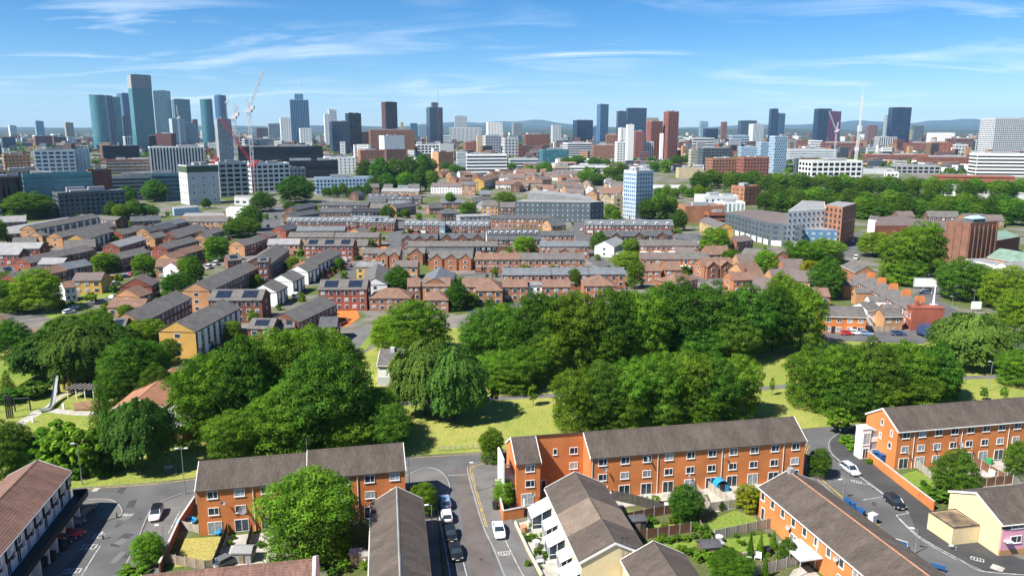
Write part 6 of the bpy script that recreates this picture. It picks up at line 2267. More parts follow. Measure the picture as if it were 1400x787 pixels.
def crown_lobes(n, zc, rx, rz, jitter, seed, flat=0.0):
    r = np.random.default_rng(seed)
    out = []
    k = 0
    while len(out) < n and k < n * 60:
        k += 1
        d = r.normal(size=3)
        d /= np.linalg.norm(d)
        if d[2] < -.97:
            continue
        if d[2] < 0:  # skirts hang nearly straight down to the grass
            q_ = math.hypot(d[0], d[1])
            d[:2] *= (.80 + .20 * (1 + d[2])) / max(q_, .05)
        rad = r.uniform(.72, 1.0) if r.random() < .8 else r.uniform(.25, .7)
        big = 1 + jitter * (math.sin(3 * math.atan2(d[1], d[0]) + seed) * .5 + math.sin(5 * d[2] + seed * 2) * .5)
        p = np.array([d[0] * rx, d[1] * rx, d[2] * rz]) * rad * big
        p[2] += zc
        s = r.uniform(.052, .115)
        if all(np.linalg.norm((p - q) * np.array([1, 1, 1])) > .70 * (s + t) for q, t in out):
            out.append((p, s))
    return out


def broad_mesh(seed, m, lobes=240, per=270, leaf=.0155, zc=.5, rx=.42, rz=.42, jitter=.14):
    P_, N_, T_ = [], [], []
    r = np.random.default_rng(seed + 100)
    for p, s in crown_lobes(lobes, zc, rx, rz, jitter, seed):
        k = int(per * (s / .105) ** 2)
        d = r.normal(size=(k, 3))
        d /= np.linalg.norm(d, axis=1, keepdims=True)
        d[:, 2] = np.where(d[:, 2] < -.35, -d[:, 2], d[:, 2])
        rad = s * r.uniform(.55, 1.12, k)[:, None]
        P_.append(p + d * rad * np.array([1.15, 1.15, .82]))
        out = p - np.array([0, 0, zc])
        out = out / max(np.linalg.norm(out), 1e-5)
        N_.append(d * 1.0 + out * .15 + np.array([0, 0, .12]) + r.normal(size=(k, 3)) * .34)
        T_.append(np.clip(r.uniform(0, 1) * .65 + r.uniform(0, 1, k) * .35, 0, 1))
    return leaf_mesh('crown', np.concatenate(P_), np.concatenate(N_), leaf, np.concatenate(T_), m)


def willow_mesh(seed, m, strands=2200, leaf=.017):
    r = np.random.default_rng(seed)
    P_, N_, T_ = [], [], []
    cl = [(r.uniform(0, 2 * math.pi), math.acos(r.uniform(-.8, 1)), r.uniform(.74, 1.06), r.uniform(0, .5)) for _ in range(170)]
    for i in range(strands):
        th, ph, rad, tn = cl[i % 170]
        th, ph = th + r.normal() * .13, abs(ph + r.normal() * .085)
        lump = 1 + .14 * math.sin(4 * th + seed)
        rad *= r.uniform(.86, 1.03)
        sx_, sz_ = .42 * rad * lump * math.sin(ph), .58 + .39 * rad * math.cos(ph) * (.9 + .1 * lump)
        x0_, y0_ = sx_ * math.cos(th), sx_ * math.sin(th)
        ln = r.uniform(.06, .19) * (.5 + .5 * math.sin(ph))
        k = int(16 + 70 * ln)
        t = np.linspace(0, 1, k)
        bow = .09 * np.sqrt(t)
        p = np.stack([x0_ + math.cos(th) * bow, y0_ + math.sin(th) * bow, np.maximum(sz_ - ln * t, .03)], 1) + r.normal(size=(k, 3)) * .010
        P_.append(p)
        N_.append(np.stack([np.full(k, math.cos(th)), np.full(k, math.sin(th)), np.full(k, .55)], 1) + r.normal(size=(k, 3)) * .5)
        T_.append(np.clip(tn + r.uniform(0, 1, k) * .5, 0, 1))
    return leaf_mesh('crown', np.concatenate(P_), np.concatenate(N_), leaf, np.concatenate(T_), m, 2.0)


def conifer_mesh(seed, m, tiers=15, leaf=.022, slim=1.0):
    r = np.random.default_rng(seed)
    P_, N_, T_ = [], [], []
    for i in range(tiers):
        z = .06 + .92 * i / tiers
        R_ = .46 * slim * (1 - (z - .04)) ** .85 + .01
        nb_ = max(4, int(14 * (1 - z) + 4))
        for j in range(nb_):
            th = 2 * math.pi * (j + r.random()) / nb_
            ln = R_ * r.uniform(.75, 1.1)
            k = int(34 * ln / .4 + 10)
            t = r.uniform(.1, 1, k) ** .7
            w = .05 * (1 - t * .6)
            p = np.stack([math.cos(th) * ln * t, math.sin(th) * ln * t, z - .10 * t * t + .02], 1) + r.normal(size=(k, 3)) * w[:, None] * .55
            P_.append(p)
            N_.append(np.stack([np.full(k, math.cos(th) * .6), np.full(k, math.sin(th) * .6), np.full(k, .8)], 1) + r.normal(size=(k, 3)) * .45)
            T_.append(r.uniform(0, 1, k) * .7 + r.uniform(0, .3))
    return leaf_mesh('crown', np.concatenate(P_), np.concatenate(N_), leaf, np.concatenate(T_), m)


def trunk_mesh(seed, limbs=7, r0=.022, top=.72):
    r = random.Random(seed)
    b = MB()
    b.tube([(0, 0, -.01), (r.uniform(-.01, .01), r.uniform(-.01, .01), .2), (r.uniform(-.02, .02), r.uniform(-.02, .02), .45), (0, 0, top)], [r0 * 1.25, r0, r0 * .75, r0 * .25], 7)
    for i in range(limbs):
        z = .22 + .4 * i / limbs
        a = i * 2.4 + r.uniform(-.4, .4)
        ln = r.uniform(.2, .34)
        b.tube([(0, 0, z), (math.cos(a) * ln * .5, math.sin(a) * ln * .5, z + .10), (math.cos(a) * ln, math.sin(a) * ln, z + .24)], [r0 * .55, r0 * .36, r0 * .1], 5)
    return b.mesh('trunk', M_BARK)


TRUNKS = [trunk_mesh(i) for i in range(3)]
THIN = trunk_mesh(9, 4, .014, .9)
CROWN = {}
for nm in ('mid', 'dark', 'bright'):
    CROWN[nm] = [broad_mesh(i * 3 + {'mid': 0, 'dark': 1, 'bright': 2}[nm], LEAF[nm], 260 if nm != 'bright' else 220, zc=z_, rz=r_) for i, (z_, r_) in enumerate(((.49, .43), (.48, .44), (.51, .42)))]
CROWN['yellow'] = [broad_mesh(31, LEAF['yellow'], 80, 150, .03)]
CROWN['willow'] = [willow_mesh(s_, LEAF['grey']) for s_ in (2, 5)]
CROWN['conifer'] = [conifer_mesh(3, LEAF['dark'])]
CROWN['cone'] = [conifer_mesh(8, LEAF['mid'], 20, .035, .95), conifer_mesh(9, LEAF['bright'], 20, .035, .95)]
CROWN['bush'] = [broad_mesh(41, LEAF['mid'], 46, 120, .05, .42, .40, .44, .1), broad_mesh(44, LEAF['bright'], 46, 120, .05, .42, .40, .44, .1), broad_mesh(47, LEAF['dark'], 46, 120, .05, .42, .40, .44, .1)]
CROWN['small'] = [broad_mesh(51, LEAF['bright'], 40, 110, .045, .58, .34, .34, .12), broad_mesh(52, LEAF['mid'], 40, 110, .045, .58, .36, .36, .12)]
TRND = random.Random(21)


def plant(loc, w, h, kind, label, cat='tree', group=None, idx=None):
    ms = CROWN[kind]
    nm = {'bush': 'shrub', 'cone': 'cone_shrub', 'conifer': 'conifer_tree', 'willow': 'willow_tree', 'small': 'young_tree'}.get(kind, 'broadleaf_tree')
    root = thing(nm, label, 'shrub' if kind in ('bush', 'cone') else cat, loc, TRND.uniform(0, 6.28), group)
    me = ms[idx % len(ms)] if idx is not None else TRND.choice(ms)
    s = w / .92
    link('crown', me, root, scale=(s * TRND.uniform(.95, 1.05), s * TRND.uniform(.95, 1.05), h))
    if kind not in ('bush',):
        link('trunk', THIN if kind in ('conifer', 'cone', 'small') else TRND.choice(TRUNKS), root, scale=(h, h, h))
    return root


ORD = {}


def tree(x, yb, yt, w, kind, label, group=None, idx=None):
    g = P(x, yb)
    # the drawn base is the front of the crown: stand the trunk half a crown further back
    wm = w * mpp(g)
    if kind not in ('small', 'cone'):
        g = g + Vector((g.x, g.y, 0)).normalized() * wm * (.24 if w > 30 else .2)
    h = wm * TRND.uniform(.7, 1.1) if yt is None else max(.8, height_at(g.y, yt) / .96)
    if group in ORD:
        ORD[group].append((x, plant(g, w * mpp(g), h, kind, label, group=group, idx=idx)))
        return None
    return plant(g, w * mpp(g), h, kind, label, group=group, idx=idx)


t_ = tree
NTH = ('leftmost', 'second', 'third', 'fourth', 'fifth', 'sixth', 'seventh', 'eighth', 'ninth', 'tenth', 'eleventh', 'twelfth', 'thirteenth', 'fourteenth', 'fifteenth', 'sixteenth', 'seventeenth', 'eighteenth', 'nineteenth', 'twentieth')
ORD.update({k: [] for k in ('broad trees of the dark belt left of centre', 'tall trees of the back belt in the park', 'trees of the front belt behind the central block', 'trees of the right clump in the park', 'willow cluster above the slide',
                            'dark trees by the terracotta roof', 'bright bushes left of the conifer', 'leafy trees behind the willow cluster')})
# gardens and streets of the foreground
t_(428, 772, 641, 128, 'mid', 'biggest garden tree, round and dense, hiding the middle of the left orange block', idx=0)
t_(442, 776, 742, 34, 'bush', 'yellowish green conical shrub at the foot of the biggest garden tree', idx=1)
t_(205, 775, 730, 46, 'bright', 'small round street tree beside the left side street')
t_(182, 792, 773, 42, 'bush', 'low shrub below the small round street tree', idx=0)
t_(578, 706, 662, 42, 'bright', 'leafy tree at the right end of the left orange block by the grey terrace')
t_(560, 706, 672, 30, 'mid', 'lower tree hugging the right end of the left orange block')
t_(672, 634, 584, 34, 'mid', 'slim tree on the corner left of the stair house')
t_(690, 692, 655, 34, 'bright', 'round bush in the walled yard of the stair house')
t_(936, 716, 662, 48, 'dark', 'round dark garden tree before the long central block', idx=1)
t_(1020, 701, 661, 34, 'yellow', 'bright yellow green tree at the corner of the green lawn')
t_(1034, 699, 668, 20, 'mid', 'narrow green tree just right of the yellow green tree')
for k, (x, yb, yt, w) in enumerate(((1025, 762, 727, 14), (1039, 760, 727, 13), (1057, 750, 724, 13), (1061, 772, 753, 11), (1045, 790, 757, 14))):
    t_(x, yb, yt, w, 'cone', ['tall cone shrub, leftmost on the small lawn', 'second cone shrub from the left on the small lawn', 'cone shrub nearest the white pergola', 'short bright cone shrub before the dark tree by the pergola', 'cone shrub at the bottom fence'][k], 'cone shrubs on the small lawn', k)
t_(1075, 771, 735, 27, 'dark', 'dark round tree touching the white pergola')
t_(998, 800, 757, 62, 'mid', 'wide green tree at the bottom edge right of the small dark gabled house')
t_(1119, 655, 612, 32, 'dark', 'dark slim tree at the right end of the central block beside the street')
hr_ = random.Random(31)
for (x0_, x1_, y0_, y1_, n_) in ((885, 955, 700, 762, 16), (1000, 1052, 725, 778, 8), (1255, 1380, 650, 690, 14), (462, 508, 750, 790, 10), (712, 742, 715, 780, 7), (310, 378, 735, 775, 6)):
    for _ in range(n_):
        t_(hr_.uniform(x0_, x1_), hr_.uniform(y0_, y1_), None, hr_.uniform(5, 13), 'bush', 'low garden shrub or hedge clump in the back gardens', 'low shrubs in the back gardens', hr_.randrange(3))
t_(1304, 690, 616, 60, 'dark', 'large dark garden tree before the right orange block', idx=0)
t_(1275, 685, 668, 40, 'bush', 'shrub mass at the left foot of the large dark garden tree', idx=0)
t_(1304, 692, 664, 50, 'bush', 'shrub mass under the large dark garden tree', idx=2)
t_(1388, 660, 601, 38, 'dark', 'dark garden tree at the right edge before the right orange block', idx=2)
t_(1146, 590, 556, 46, 'small', 'single flat crowned tree at the corner of the right street')
t_(1158, 609, 593, 22, 'bush', 'round shrub beside the white stair porch', idx=1)
t_(1166, 617, 606, 20, 'bush', 'low hedge clump beside the white stair porch', idx=1)
t_(1053, 714, 694, 12, 'bush', 'climbing ivy clump on the wall of the long lower right terrace', idx=0)
for k, (x, yb, yt, w) in enumerate(((884, 691, 677, 10), (896, 690, 676, 14), (872, 690, 678, 8), (920, 716, 703, 14), (951, 726, 712, 14), (962, 735, 714, 18), (968, 742, 722, 16), (903, 741, 732, 13), (914, 743, 733, 12), (925, 740, 729, 13), (938, 740, 730, 12),
                                    (949, 736, 728, 11), (958, 768, 748, 22), (975, 775, 752, 24), (986, 660 + 38, 684, 9), (730, 741, 729, 14), (727, 722, 712, 10), (745, 765, 752, 12), (735, 758, 746, 12), (716, 735, 727, 8), (1000, 757, 747, 11), (894, 716, 706, 12),
                                    (1188, 634, 626, 10), (1262, 664, 655, 10), (470, 782, 762, 20), (500, 778, 764, 16), (455, 790, 775, 18), (1016, 746, 737, 8), (930, 756, 745, 14), (868, 722, 712, 10))):
    t_(x, yb, yt, w, 'bush', 'small garden shrub in the planted beds behind the orange blocks', 'small garden shrubs', k)
# park: left side
G1 = 'broad trees of the dark belt left of centre'
G1L = 'broad tree in the dark belt left of centre'
for x, yb, yt, w, k in ((285, 612, 484, 92, 'mid'), (335, 602, 462, 100, 'dark'), (390, 575, 446, 105, 'mid'), (440, 560, 442, 90, 'mid'), (450, 622, 472, 130, 'dark'), (392, 625, 530, 105, 'mid'), (322, 632, 560, 80, 'mid'), (505, 612, 530, 96, 'mid'), (532, 622, 552, 70, 'dark'),
                        (365, 560, 478, 70, 'mid'), (270, 560, 500, 60, 'dark'), (480, 622, 560, 80, 'mid'), (415, 545, 450, 70, 'dark'), (300, 545, 480, 60, 'mid'), (468, 555, 470, 70, 'mid'), (360, 610, 540, 80, 'dark'), (430, 606, 536, 90, 'mid')):
    t_(x, yb, yt, w, k, G1L, G1)
t_(155, 645, 535, 52, 'conifer', 'tall dark conifer beside the weeping birch on the left')
t_(140, 600, 525, 44, 'conifer', 'second dark conifer behind the weeping birch on the left')
t_(197, 648, 545, 82, 'willow', 'weeping birch with drooping grey green branches on the left verge', idx=0)
t_(16, 655, 575, 70, 'dark', 'dark bushy tree at the left edge above the cross street')
for x, yb, yt, w, i_ in ((62, 650, 596, 60, 1), (98, 652, 580, 70, 1), (126, 654, 575, 60, 0), (40, 650, 590, 50, 0), (84, 640, 568, 60, 1)):
    t_(x, yb, yt, w, 'bush', 'bright bush left of the dark conifer', 'bright bushes left of the conifer', i_)
for x, yb, yt, w in ((75, 520, 455, 90), (118, 530, 445, 95), (150, 515, 440, 80), (98, 500, 435, 80), (60, 505, 460, 60)):
    t_(x, yb, yt, w, 'willow', 'willow in the rounded cluster above the slide', 'willow cluster above the slide')
for x, yb, yt, w in ((180, 545, 464, 80), (205, 535, 466, 62), (165, 555, 496, 56), (232, 500, 462, 32), (216, 552, 500, 54)):
    t_(x, yb, yt, w, 'dark', 'dark tree left of the terracotta roof', 'dark trees by the terracotta roof')
for x, yb, yt, w in ((200, 482, 436, 60), (135, 468, 422, 50), (100, 462, 430, 60), (172, 436, 416, 20)):
    t_(x, yb, yt, w, 'mid', 'leafy tree behind the willow cluster on the left', 'leafy trees behind the willow cluster')
t_(18, 490, 437, 54, 'dark', 'round dark tree at the left edge above the park')
t_(12, 545, 505, 36, 'conifer', 'broad dark conifer at the left edge above the swings')
t_(45, 545, 520, 50, 'bush', 'wide low shrub between the conifer and the slide', idx=2)
t_(14, 552, 530, 40, 'bush', 'low dark shrub under the left edge conifer', idx=2)
# park: centre
t_(582, 574, 463, 84, 'willow', 'left one of the two weeping willows on the dry lawn', idx=0)
t_(622, 580, 474, 80, 'willow', 'right one of the two weeping willows on the dry lawn', idx=1)
t_(570, 490, 414, 92, 'bright', 'bright domed tree behind the two weeping willows', idx=0)
t_(530, 480, 432, 50, 'bright', 'smaller tree hugging the left of the bright domed tree', idx=1)
t_(560, 500, 448, 44, 'mid', 'tree between the white lodge and the bright domed tree')
G2, G2L = 'tall trees of the back belt in the park', 'tall tree of the dense back belt'
for x, yb, yt, w, k in ((668, 505, 418, 74, 'dark'), (700, 508, 430, 64, 'mid'), (735, 512, 400, 84, 'dark'), (785, 515, 396, 92, 'mid'), (835, 512, 396, 86, 'dark'), (880, 508, 392, 84, 'mid'), (925, 500, 384, 86, 'dark'), (970, 495, 388, 84, 'dark'), (1015, 492, 390, 80, 'dark'),
                        (1055, 485, 392, 70, 'dark'), (760, 500, 405, 70, 'dark'), (858, 500, 398, 70, 'dark'), (905, 495, 388, 66, 'dark'), (1092, 482, 392, 74, 'mid'), (1066, 435, 370, 40, 'mid'), (690, 470, 412, 50, 'mid'), (718, 535, 472, 66, 'mid'), (680, 533, 478, 56, 'mid'), (700, 540, 490, 60, 'mid'),
                        (950, 505, 440, 70, 'dark'), (1000, 500, 430, 70, 'dark'), (820, 515, 440, 70, 'mid'), (755, 520, 450, 60, 'mid'), (650, 500, 440, 40, 'mid')):
    t_(x, yb, yt, w, k, G2L, G2)
G3, G3L = 'trees of the front belt behind the central block', 'tree of the front belt behind the central block'
for x, yb, yt, w, k in ((790, 592, 500, 74, 'mid'), (825, 592, 494, 74, 'dark'), (862, 588, 488, 70, 'mid'), (900, 586, 480, 76, 'mid'), (938, 582, 478, 76, 'mid'), (976, 578, 484, 74, 'dark'), (1008, 574, 482, 62, 'mid'), (848, 592, 530, 70, 'mid'), (955, 584, 525, 70, 'mid'), (905, 588, 530, 60, 'dark')):
    t_(x, yb, yt, w, k, G3L, G3)
G4, G4L = 'trees of the right clump in the park', 'tree of the dark clump behind the right block'
for x, yb, yt, w, k in ((1108, 560, 474, 72, 'mid'), (1145, 568, 468, 76, 'mid'), (1188, 566, 464, 80, 'dark'), (1230, 560, 464, 76, 'mid'), (1270, 556, 468, 72, 'dark'), (1250, 566, 505, 66, 'mid'), (1160, 575, 512, 70, 'dark'), (1292, 545, 490, 40, 'mid'), (1205, 570, 515, 70, 'mid')):
    t_(x, yb, yt, w, k, G4L, G4)
t_(1325, 506, 430, 96, 'willow', 'wide weeping willow between the main road and the right clump', idx=1)
t_(1390, 530, 478, 56, 'mid', 'tree at the right edge below the wide weeping willow')
t_(1385, 468, 400, 58, 'bright', 'bright tree at the right edge above the wide weeping willow')
t_(1375, 425, 366, 68, 'bright', 'large yellowish tree at the right edge near the white annexe', idx=0)
for k, (x, yb, yt, w, lb_) in enumerate(((676, 553.5, 525, 17, 'young tree beside the path, left of two on the dry lawn'), (729, 554, 526, 19, 'young tree beside the path, right of two on the dry lawn'), (1055, 540, 514, 9, 'thin sapling on the grass between the front belt and right clump'),
                                         (1344, 547, 529, 13, 'left one of two small saplings behind the right block'), (1372, 547, 527, 13, 'right one of two small saplings behind the right block'))):
    t_(x, yb, yt, w, 'small', lb_, idx=k)
for gname, lst in ORD.items():
    lst.sort(key=lambda q: q[0])
    n = len(lst)
    for i, (_, o) in enumerate(lst):
        where = 'rightmost ' if i == n - 1 else (NTH[i] + (' from left ' if i else ' ')) if i < (n + 1) // 2 else NTH[n - 1 - i] + ' from right '
        o['label'] = where + o['label']
# middle distance: single trees among the houses
for x, yb, yt, w, k, lb_ in ((55, 428, 370, 66, 'bright', 'big round tree among the houses on the left'), (25, 430, 400, 34, 'dark', 'dark low tree left of the big round tree'), (8, 418, 382, 34, 'mid', 'tree at the left edge above the street corner'), (10, 395, 370, 24, 'mid', 'small tree at the left edge by the solar house'),
                             (145, 374, 344, 36, 'mid', 'round tree above the yellow brick house'), (198, 380, 346, 32, 'mid', 'airy tree right of the orange van'), (243, 405, 373, 44, 'dark', 'dark round tree below the twin pointed trees'), (258, 390, 350, 26, 'mid', 'left one of the twin pointed trees'), (268, 392, 348, 24, 'dark', 'right one of the twin pointed trees'),
                             (297, 358, 322, 34, 'mid', 'poplar like tree in the estate centre'), (332, 325, 296, 48, 'dark', 'dark clump beside the wide street, left crown'), (343, 316, 280, 38, 'dark', 'dark clump beside the wide street, upper crown'), (318, 325, 304, 30, 'dark', 'dark clump beside the wide street, lower crown'), (405, 278, 240, 50, 'dark', 'biggest round dark tree at the head of the wide street'),
                             (360, 290, 262, 36, 'dark', 'round dark tree before the low white depot'), (397, 290, 276, 20, 'dark', 'small dark tree beside the slanting row'), (40, 300, 262, 60, 'dark', 'large dark tree at the left below the tan ribbed building'), (20, 298, 268, 40, 'dark', 'dark tree left of the large one below the tan ribbed building'),
                             (66, 292, 268, 26, 'dark', 'dark tree right of the large one below the tan ribbed building'), (0, 335, 300, 24, 'bright', 'tree cut by the left edge near the brown row'), (182, 262, 242, 22, 'dark', 'tree before the long grey glass hall, left'), (212, 276, 246, 34, 'dark', 'tree before the long grey glass hall, right'), (175, 282, 254, 26, 'dark', 'tree beside the slate clad block'),
                             (167, 302, 278, 24, 'mid', 'lower tree beside the slate clad block'), (185, 300, 272, 24, 'dark', 'second lower tree beside the slate clad block'), (205, 298, 280, 24, 'dark', 'tree by the dark brown row with white windows'), (154, 300, 275, 18, 'dark', 'slim tree right end of the slate clad block'), (282, 285, 271, 14, 'dark', 'small dark tree at the foot of the concrete tower'),
                             (545, 404, 364, 38, 'dark', 'dark round tree between the white block and the brown roofs'), (348, 398, 376, 24, 'bright', 'bright tree beside the orange clay yard'), (400, 372, 352, 20, 'bright', 'yellowish tree in the orange clay yard'), (395, 368, 358, 16, 'bright', 'low bush in the orange clay yard'), (320, 470, 438, 26, 'bright', 'bright young tree in front of the yellow gabled block'),
                             (350, 440, 420, 28, 'bright', 'tree between the two solar roofed blocks'), (485, 352, 338, 12, 'mid', 'small tree at the end of the car street'), (464, 370, 352, 14, 'mid', 'small street tree beside the tan gabled row'), (625, 425, 385, 32, 'dark', 'dark tree left of the hip roofed brown house'), (630, 395, 378, 16, 'mid', 'small tree by the blue grey roofed house'), (645, 420, 400, 20, 'mid', 'small tree leaning on the hip roofed brown house'),
                             (716, 347, 323, 34, 'bright', 'bright round tree in the middle of the brick rows'), (713, 368, 346, 20, 'mid', 'green tree before the long brick row with porches'), (819, 342, 316, 24, 'dark', 'dark round tree at the bend of the curved street'), (862, 350, 325, 26, 'mid', 'tree right of the white gabled corner house'), (858, 368, 344, 44, 'bright', 'broad tree below the white gabled corner house'), (868, 395, 355, 26, 'mid', 'tall pointed tree left of the orange brick row'),
                             (785, 393, 366, 18, 'mid', 'small tree in front of the orange rows'), (732, 392, 380, 12, 'mid', 'small plant between the two brown roofed houses'), (977, 352, 312, 42, 'bright', 'bright round tree below the slate office'), (1000, 366, 340, 28, 'mid', 'smaller tree to the right of the bright round tree below the slate office'), (1045, 376, 342, 36, 'bright', 'round tree before the brick house with round window'),
                             (1100, 366, 328, 54, 'mid', 'left tree of the pair before the hotel'), (1128, 360, 325, 50, 'mid', 'right tree of the pair before the hotel'), (1128, 410, 352, 50, 'dark', 'dark dense tree right of the yellow tree'), (1108, 392, 354, 36, 'yellow', 'yellow tree beside the dark dense tree'), (1192, 352, 318, 46, 'bright', 'yellowish spreading tree at the end of the theatre'),
                             (1232, 390, 312, 64, 'mid', 'left crown of the big leafy tree before the theatre'), (1258, 388, 304, 66, 'bright', 'right and taller crown of the big leafy tree before the theatre'), (1240, 392, 350, 50, 'mid', 'lower crown of the big leafy tree before the theatre'), (1312, 412, 353, 66, 'dark', 'dark flowering tree right of the billboard'), (1338, 400, 360, 36, 'mid', 'tree touching the white annexe'),
                             (1090, 425, 385, 34, 'mid', 'tree between the back belt and the brown roofed house'), (1112, 432, 402, 26, 'mid', 'tree left of the bright orange pair'), (1395, 440, 400, 30, 'mid', 'tree on the right edge by the main road'), (930, 285, 312, 1, 'mid', None), (928, 316, 286, 22, 'dark', 'tall dark tree beside the glass tower street'), (885, 300, 272, 30, 'dark', 'dark tree at the right foot of the glass tower'),
                             (900, 300, 262, 24, 'mid', 'tree behind the dark tree at the foot of the glass tower'), (915, 298, 268, 24, 'mid', 'second tree right of the glass tower'), (870, 298, 282, 20, 'dark', 'low dark tree against the glass tower'), (835, 298, 278, 18, 'mid', 'small tree left of the glass tower'), (842, 300, 286, 14, 'mid', 'lowest tree left of the glass tower'), (690, 292, 262, 32, 'mid', 'round tree in front of the slate hall'),
                             (640, 292, 276, 26, 'bright', 'bright low tree left of the round tree before the slate hall'), (662, 268, 256, 12, 'mid', 'tree at the end wall of the tan gabled block'), (615, 285, 262, 14, 'mid', 'slim tree behind the hip roofed dark hall'), (530, 303, 280, 22, 'dark', 'dark tree left of the lamp post in the middle'), (555, 298, 285, 14, 'mid', 'tree right of the tan gabled dark roofed house'), (505, 340, 325, 16, 'mid', 'bush in the gardens behind the three panel block'),
                             (1075, 330, 300, 10, 'mid', None), (1060, 335, 326, 14, 'mid', 'shrub before the slate office')):
    if lb_:
        t_(x, yb, yt, w, k, lb_)
# hedge of dark trees before the school, tall trees at centre, and the belts behind
for rows, kinds, lb_, gr_ in (
        ([(447 + i * 11, 270, 256 - (i % 3) * 3, 14) for i in range(6)], ('dark',), 'small dark tree in the row before the white school', 'dark trees before the school'),
        ([(500, 252, 218, 26), (520, 258, 214, 28), (540, 256, 216, 28), (560, 252, 212, 26), (578, 245, 210, 24), (590, 262, 232, 22), (530, 264, 236, 26), (510, 264, 240, 24), (555, 264, 234, 26), (575, 262, 228, 20), (610, 236, 222, 16), (622, 240, 224, 18), (588, 236, 216, 22), (632, 238, 228, 12), (700, 232, 222, 12)], ('dark', 'dark', 'mid'), 'tall tree of the thick group below the white cube', 'thick trees below the white cube'),
        ([(738 + i * 9, 238, 224 - (i % 2) * 3, 15) for i in range(2)] + [(752, 240, 226, 12), (775, 228, 214, 18), (790, 229, 212, 20), (812, 230, 214, 20), (826, 230, 217, 18), (800, 252, 232, 24), (815, 254, 236, 26), (835, 246, 226, 24), (850, 242, 222, 20), (845, 258, 240, 22), (895, 235, 220, 16), (910, 236, 218, 18), (925, 230, 212, 24), (940, 228, 210, 20)], ('mid', 'mid', 'dark'), 'round tree in the green patches around the pale blue tower', 'round trees around the pale blue tower'),
        ([(900 + i * 11, 268 + (i % 3) * 2, 256 - (i % 2) * 3, 15) for i in range(7)], ('mid', 'bright'), 'small round tree in the row right of the pale blue tower', 'row of small trees right of the pale blue tower'),
        ([(955 + i * 15 + (i * 7 % 5), 262 - (i % 3) * 4 + i * .55, 234 - (i % 2) * 5 + i * .5 + (i * 5 % 4), 26) for i in range(30)] + [(1062 + i * 17, 283 + i * .9, 252 + (i % 3) * 4 + i * .7, 30) for i in range(20)] + [(1045 + i * 11, 290, 262 + (i % 2) * 5, 24) for i in range(5)]
         + [(1180 + i * 19, 300 + i * .8, 268 + (i % 3) * 4, 32) for i in range(12)], ('dark', 'mid', 'dark', 'mid'), 'tree in the long dark wood crossing the right side', 'trees of the long dark wood on the right'),
        ([(1290 + i * 12, 262 + (i % 2) * 3, 246 + (i % 3) * 3, 18) for i in range(10)], ('mid', 'dark'), 'tree along the foot of the arched viaduct', 'trees at the foot of the viaduct')):
    for i, (x, yb, yt, w) in enumerate(rows):
        kd = kinds[i % len(kinds)]
        xs_ = sorted(q[0] for q in rows)
        pos = ('left part', 'middle', 'right part')[min(2, 3 * xs_.index(x) // len(xs_))]
        t_(x, yb, yt, w, kd, ('deep green ' if kd == 'dark' else 'fresh green ') + lb_ + ', ' + pos if len(rows) > 8 else lb_, gr_)
# scattered small garden trees and shrubs between the rows of houses
sr = random.Random(5)
lb_, gr_ = 'small garden tree between the rows of houses', 'small garden trees among the rows'


k = 0
while k < 300:
    y = sr.uniform(285, 430)
    x = sr.uniform(0, 1120)
    if x > 780 and y > 385:
        continue
    p = P(x, y)
    if not clear_of_rows(p):
        k += .2
        continue
    h = sr.uniform(2.0, 5.5)
    kd = sr.choice(('bush', 'bush', 'small'))
    plant(p, h * sr.uniform(.7, 1.1), h, kd, ('tall ' if h > 4 else 'low ' if h < 3 else 'middling ') + ('young tree ' if kd == 'small' else 'garden bush ') + 'among the ' + ('nearest rows' if y > 365 else 'farthest rows' if y < 325 else 'middle rows')
          + ' of houses, ' + ('far left' if x < 200 else 'left' if x < 400 else 'centre left' if x < 560 else 'centre' if x < 740 else 'centre right' if x < 920 else 'right'), group=gr_)
    k += 1

# far woods and tree lines that read as one mass: leaf clumps joined in one object
fr = np.random.default_rng(4)
P_, N_, T_ = [], [], []
for i in range(2600):
    Y = 1100 + 8500 * fr.random() ** 1.6
    X = (fr.random() - .5) * 2 * Y * .78
    if Y < 1500 and fr.random() < .5:
        continue
    r_ = fr.uniform(5, 11) * (1 + Y / 6000)
    k = 26
    d = fr.normal(size=(k, 3))
    d /= np.linalg.norm(d, axis=1, keepdims=True)
    d[:, 2] = np.abs(d[:, 2])
    P_.append(np.array([X, Y, 1.0]) + d * np.array([r_ * 1.3, r_ * 1.3, 8]) * fr.uniform(.6, 1, (k, 1)))
    N_.append(d + fr.normal(size=(k, 3)) * .4 + np.array([0, -.1, .3]))
    T_.append(fr.uniform(0, 1, k))
S_ = np.concatenate(P_)
me = leaf_mesh('distant_woods', S_, np.concatenate(N_), 5.0, np.concatenate(T_), LEAF['dark'])
tag(link('distant_woods', me), 'belts of far trees between the distant roofs', 'woods', kind='stuff')

# ------------------------------------------------------------------ vehicles
def paint(name, rgb, rough=.25):
    return mat(name + '_car_paint', rgb, rough, .04, .8, spec=.6)


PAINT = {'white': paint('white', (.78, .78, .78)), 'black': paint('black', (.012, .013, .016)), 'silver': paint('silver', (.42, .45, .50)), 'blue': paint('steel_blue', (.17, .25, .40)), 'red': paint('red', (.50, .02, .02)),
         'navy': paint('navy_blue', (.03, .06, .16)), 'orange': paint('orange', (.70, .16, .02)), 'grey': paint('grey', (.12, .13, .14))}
M_TYRE = mat('tyre_rubber', (.015, .015, .016), .9)
M_LAMP = mat('clear_lamp', (.75, .76, .78), .15, .02, spec=.8)
M_TAIL = mat('red_tail_lamp', (.45, .01, .01), .25, .02)
M_PLATE = mat('number_plate', (.75, .72, .55), .5, .02)


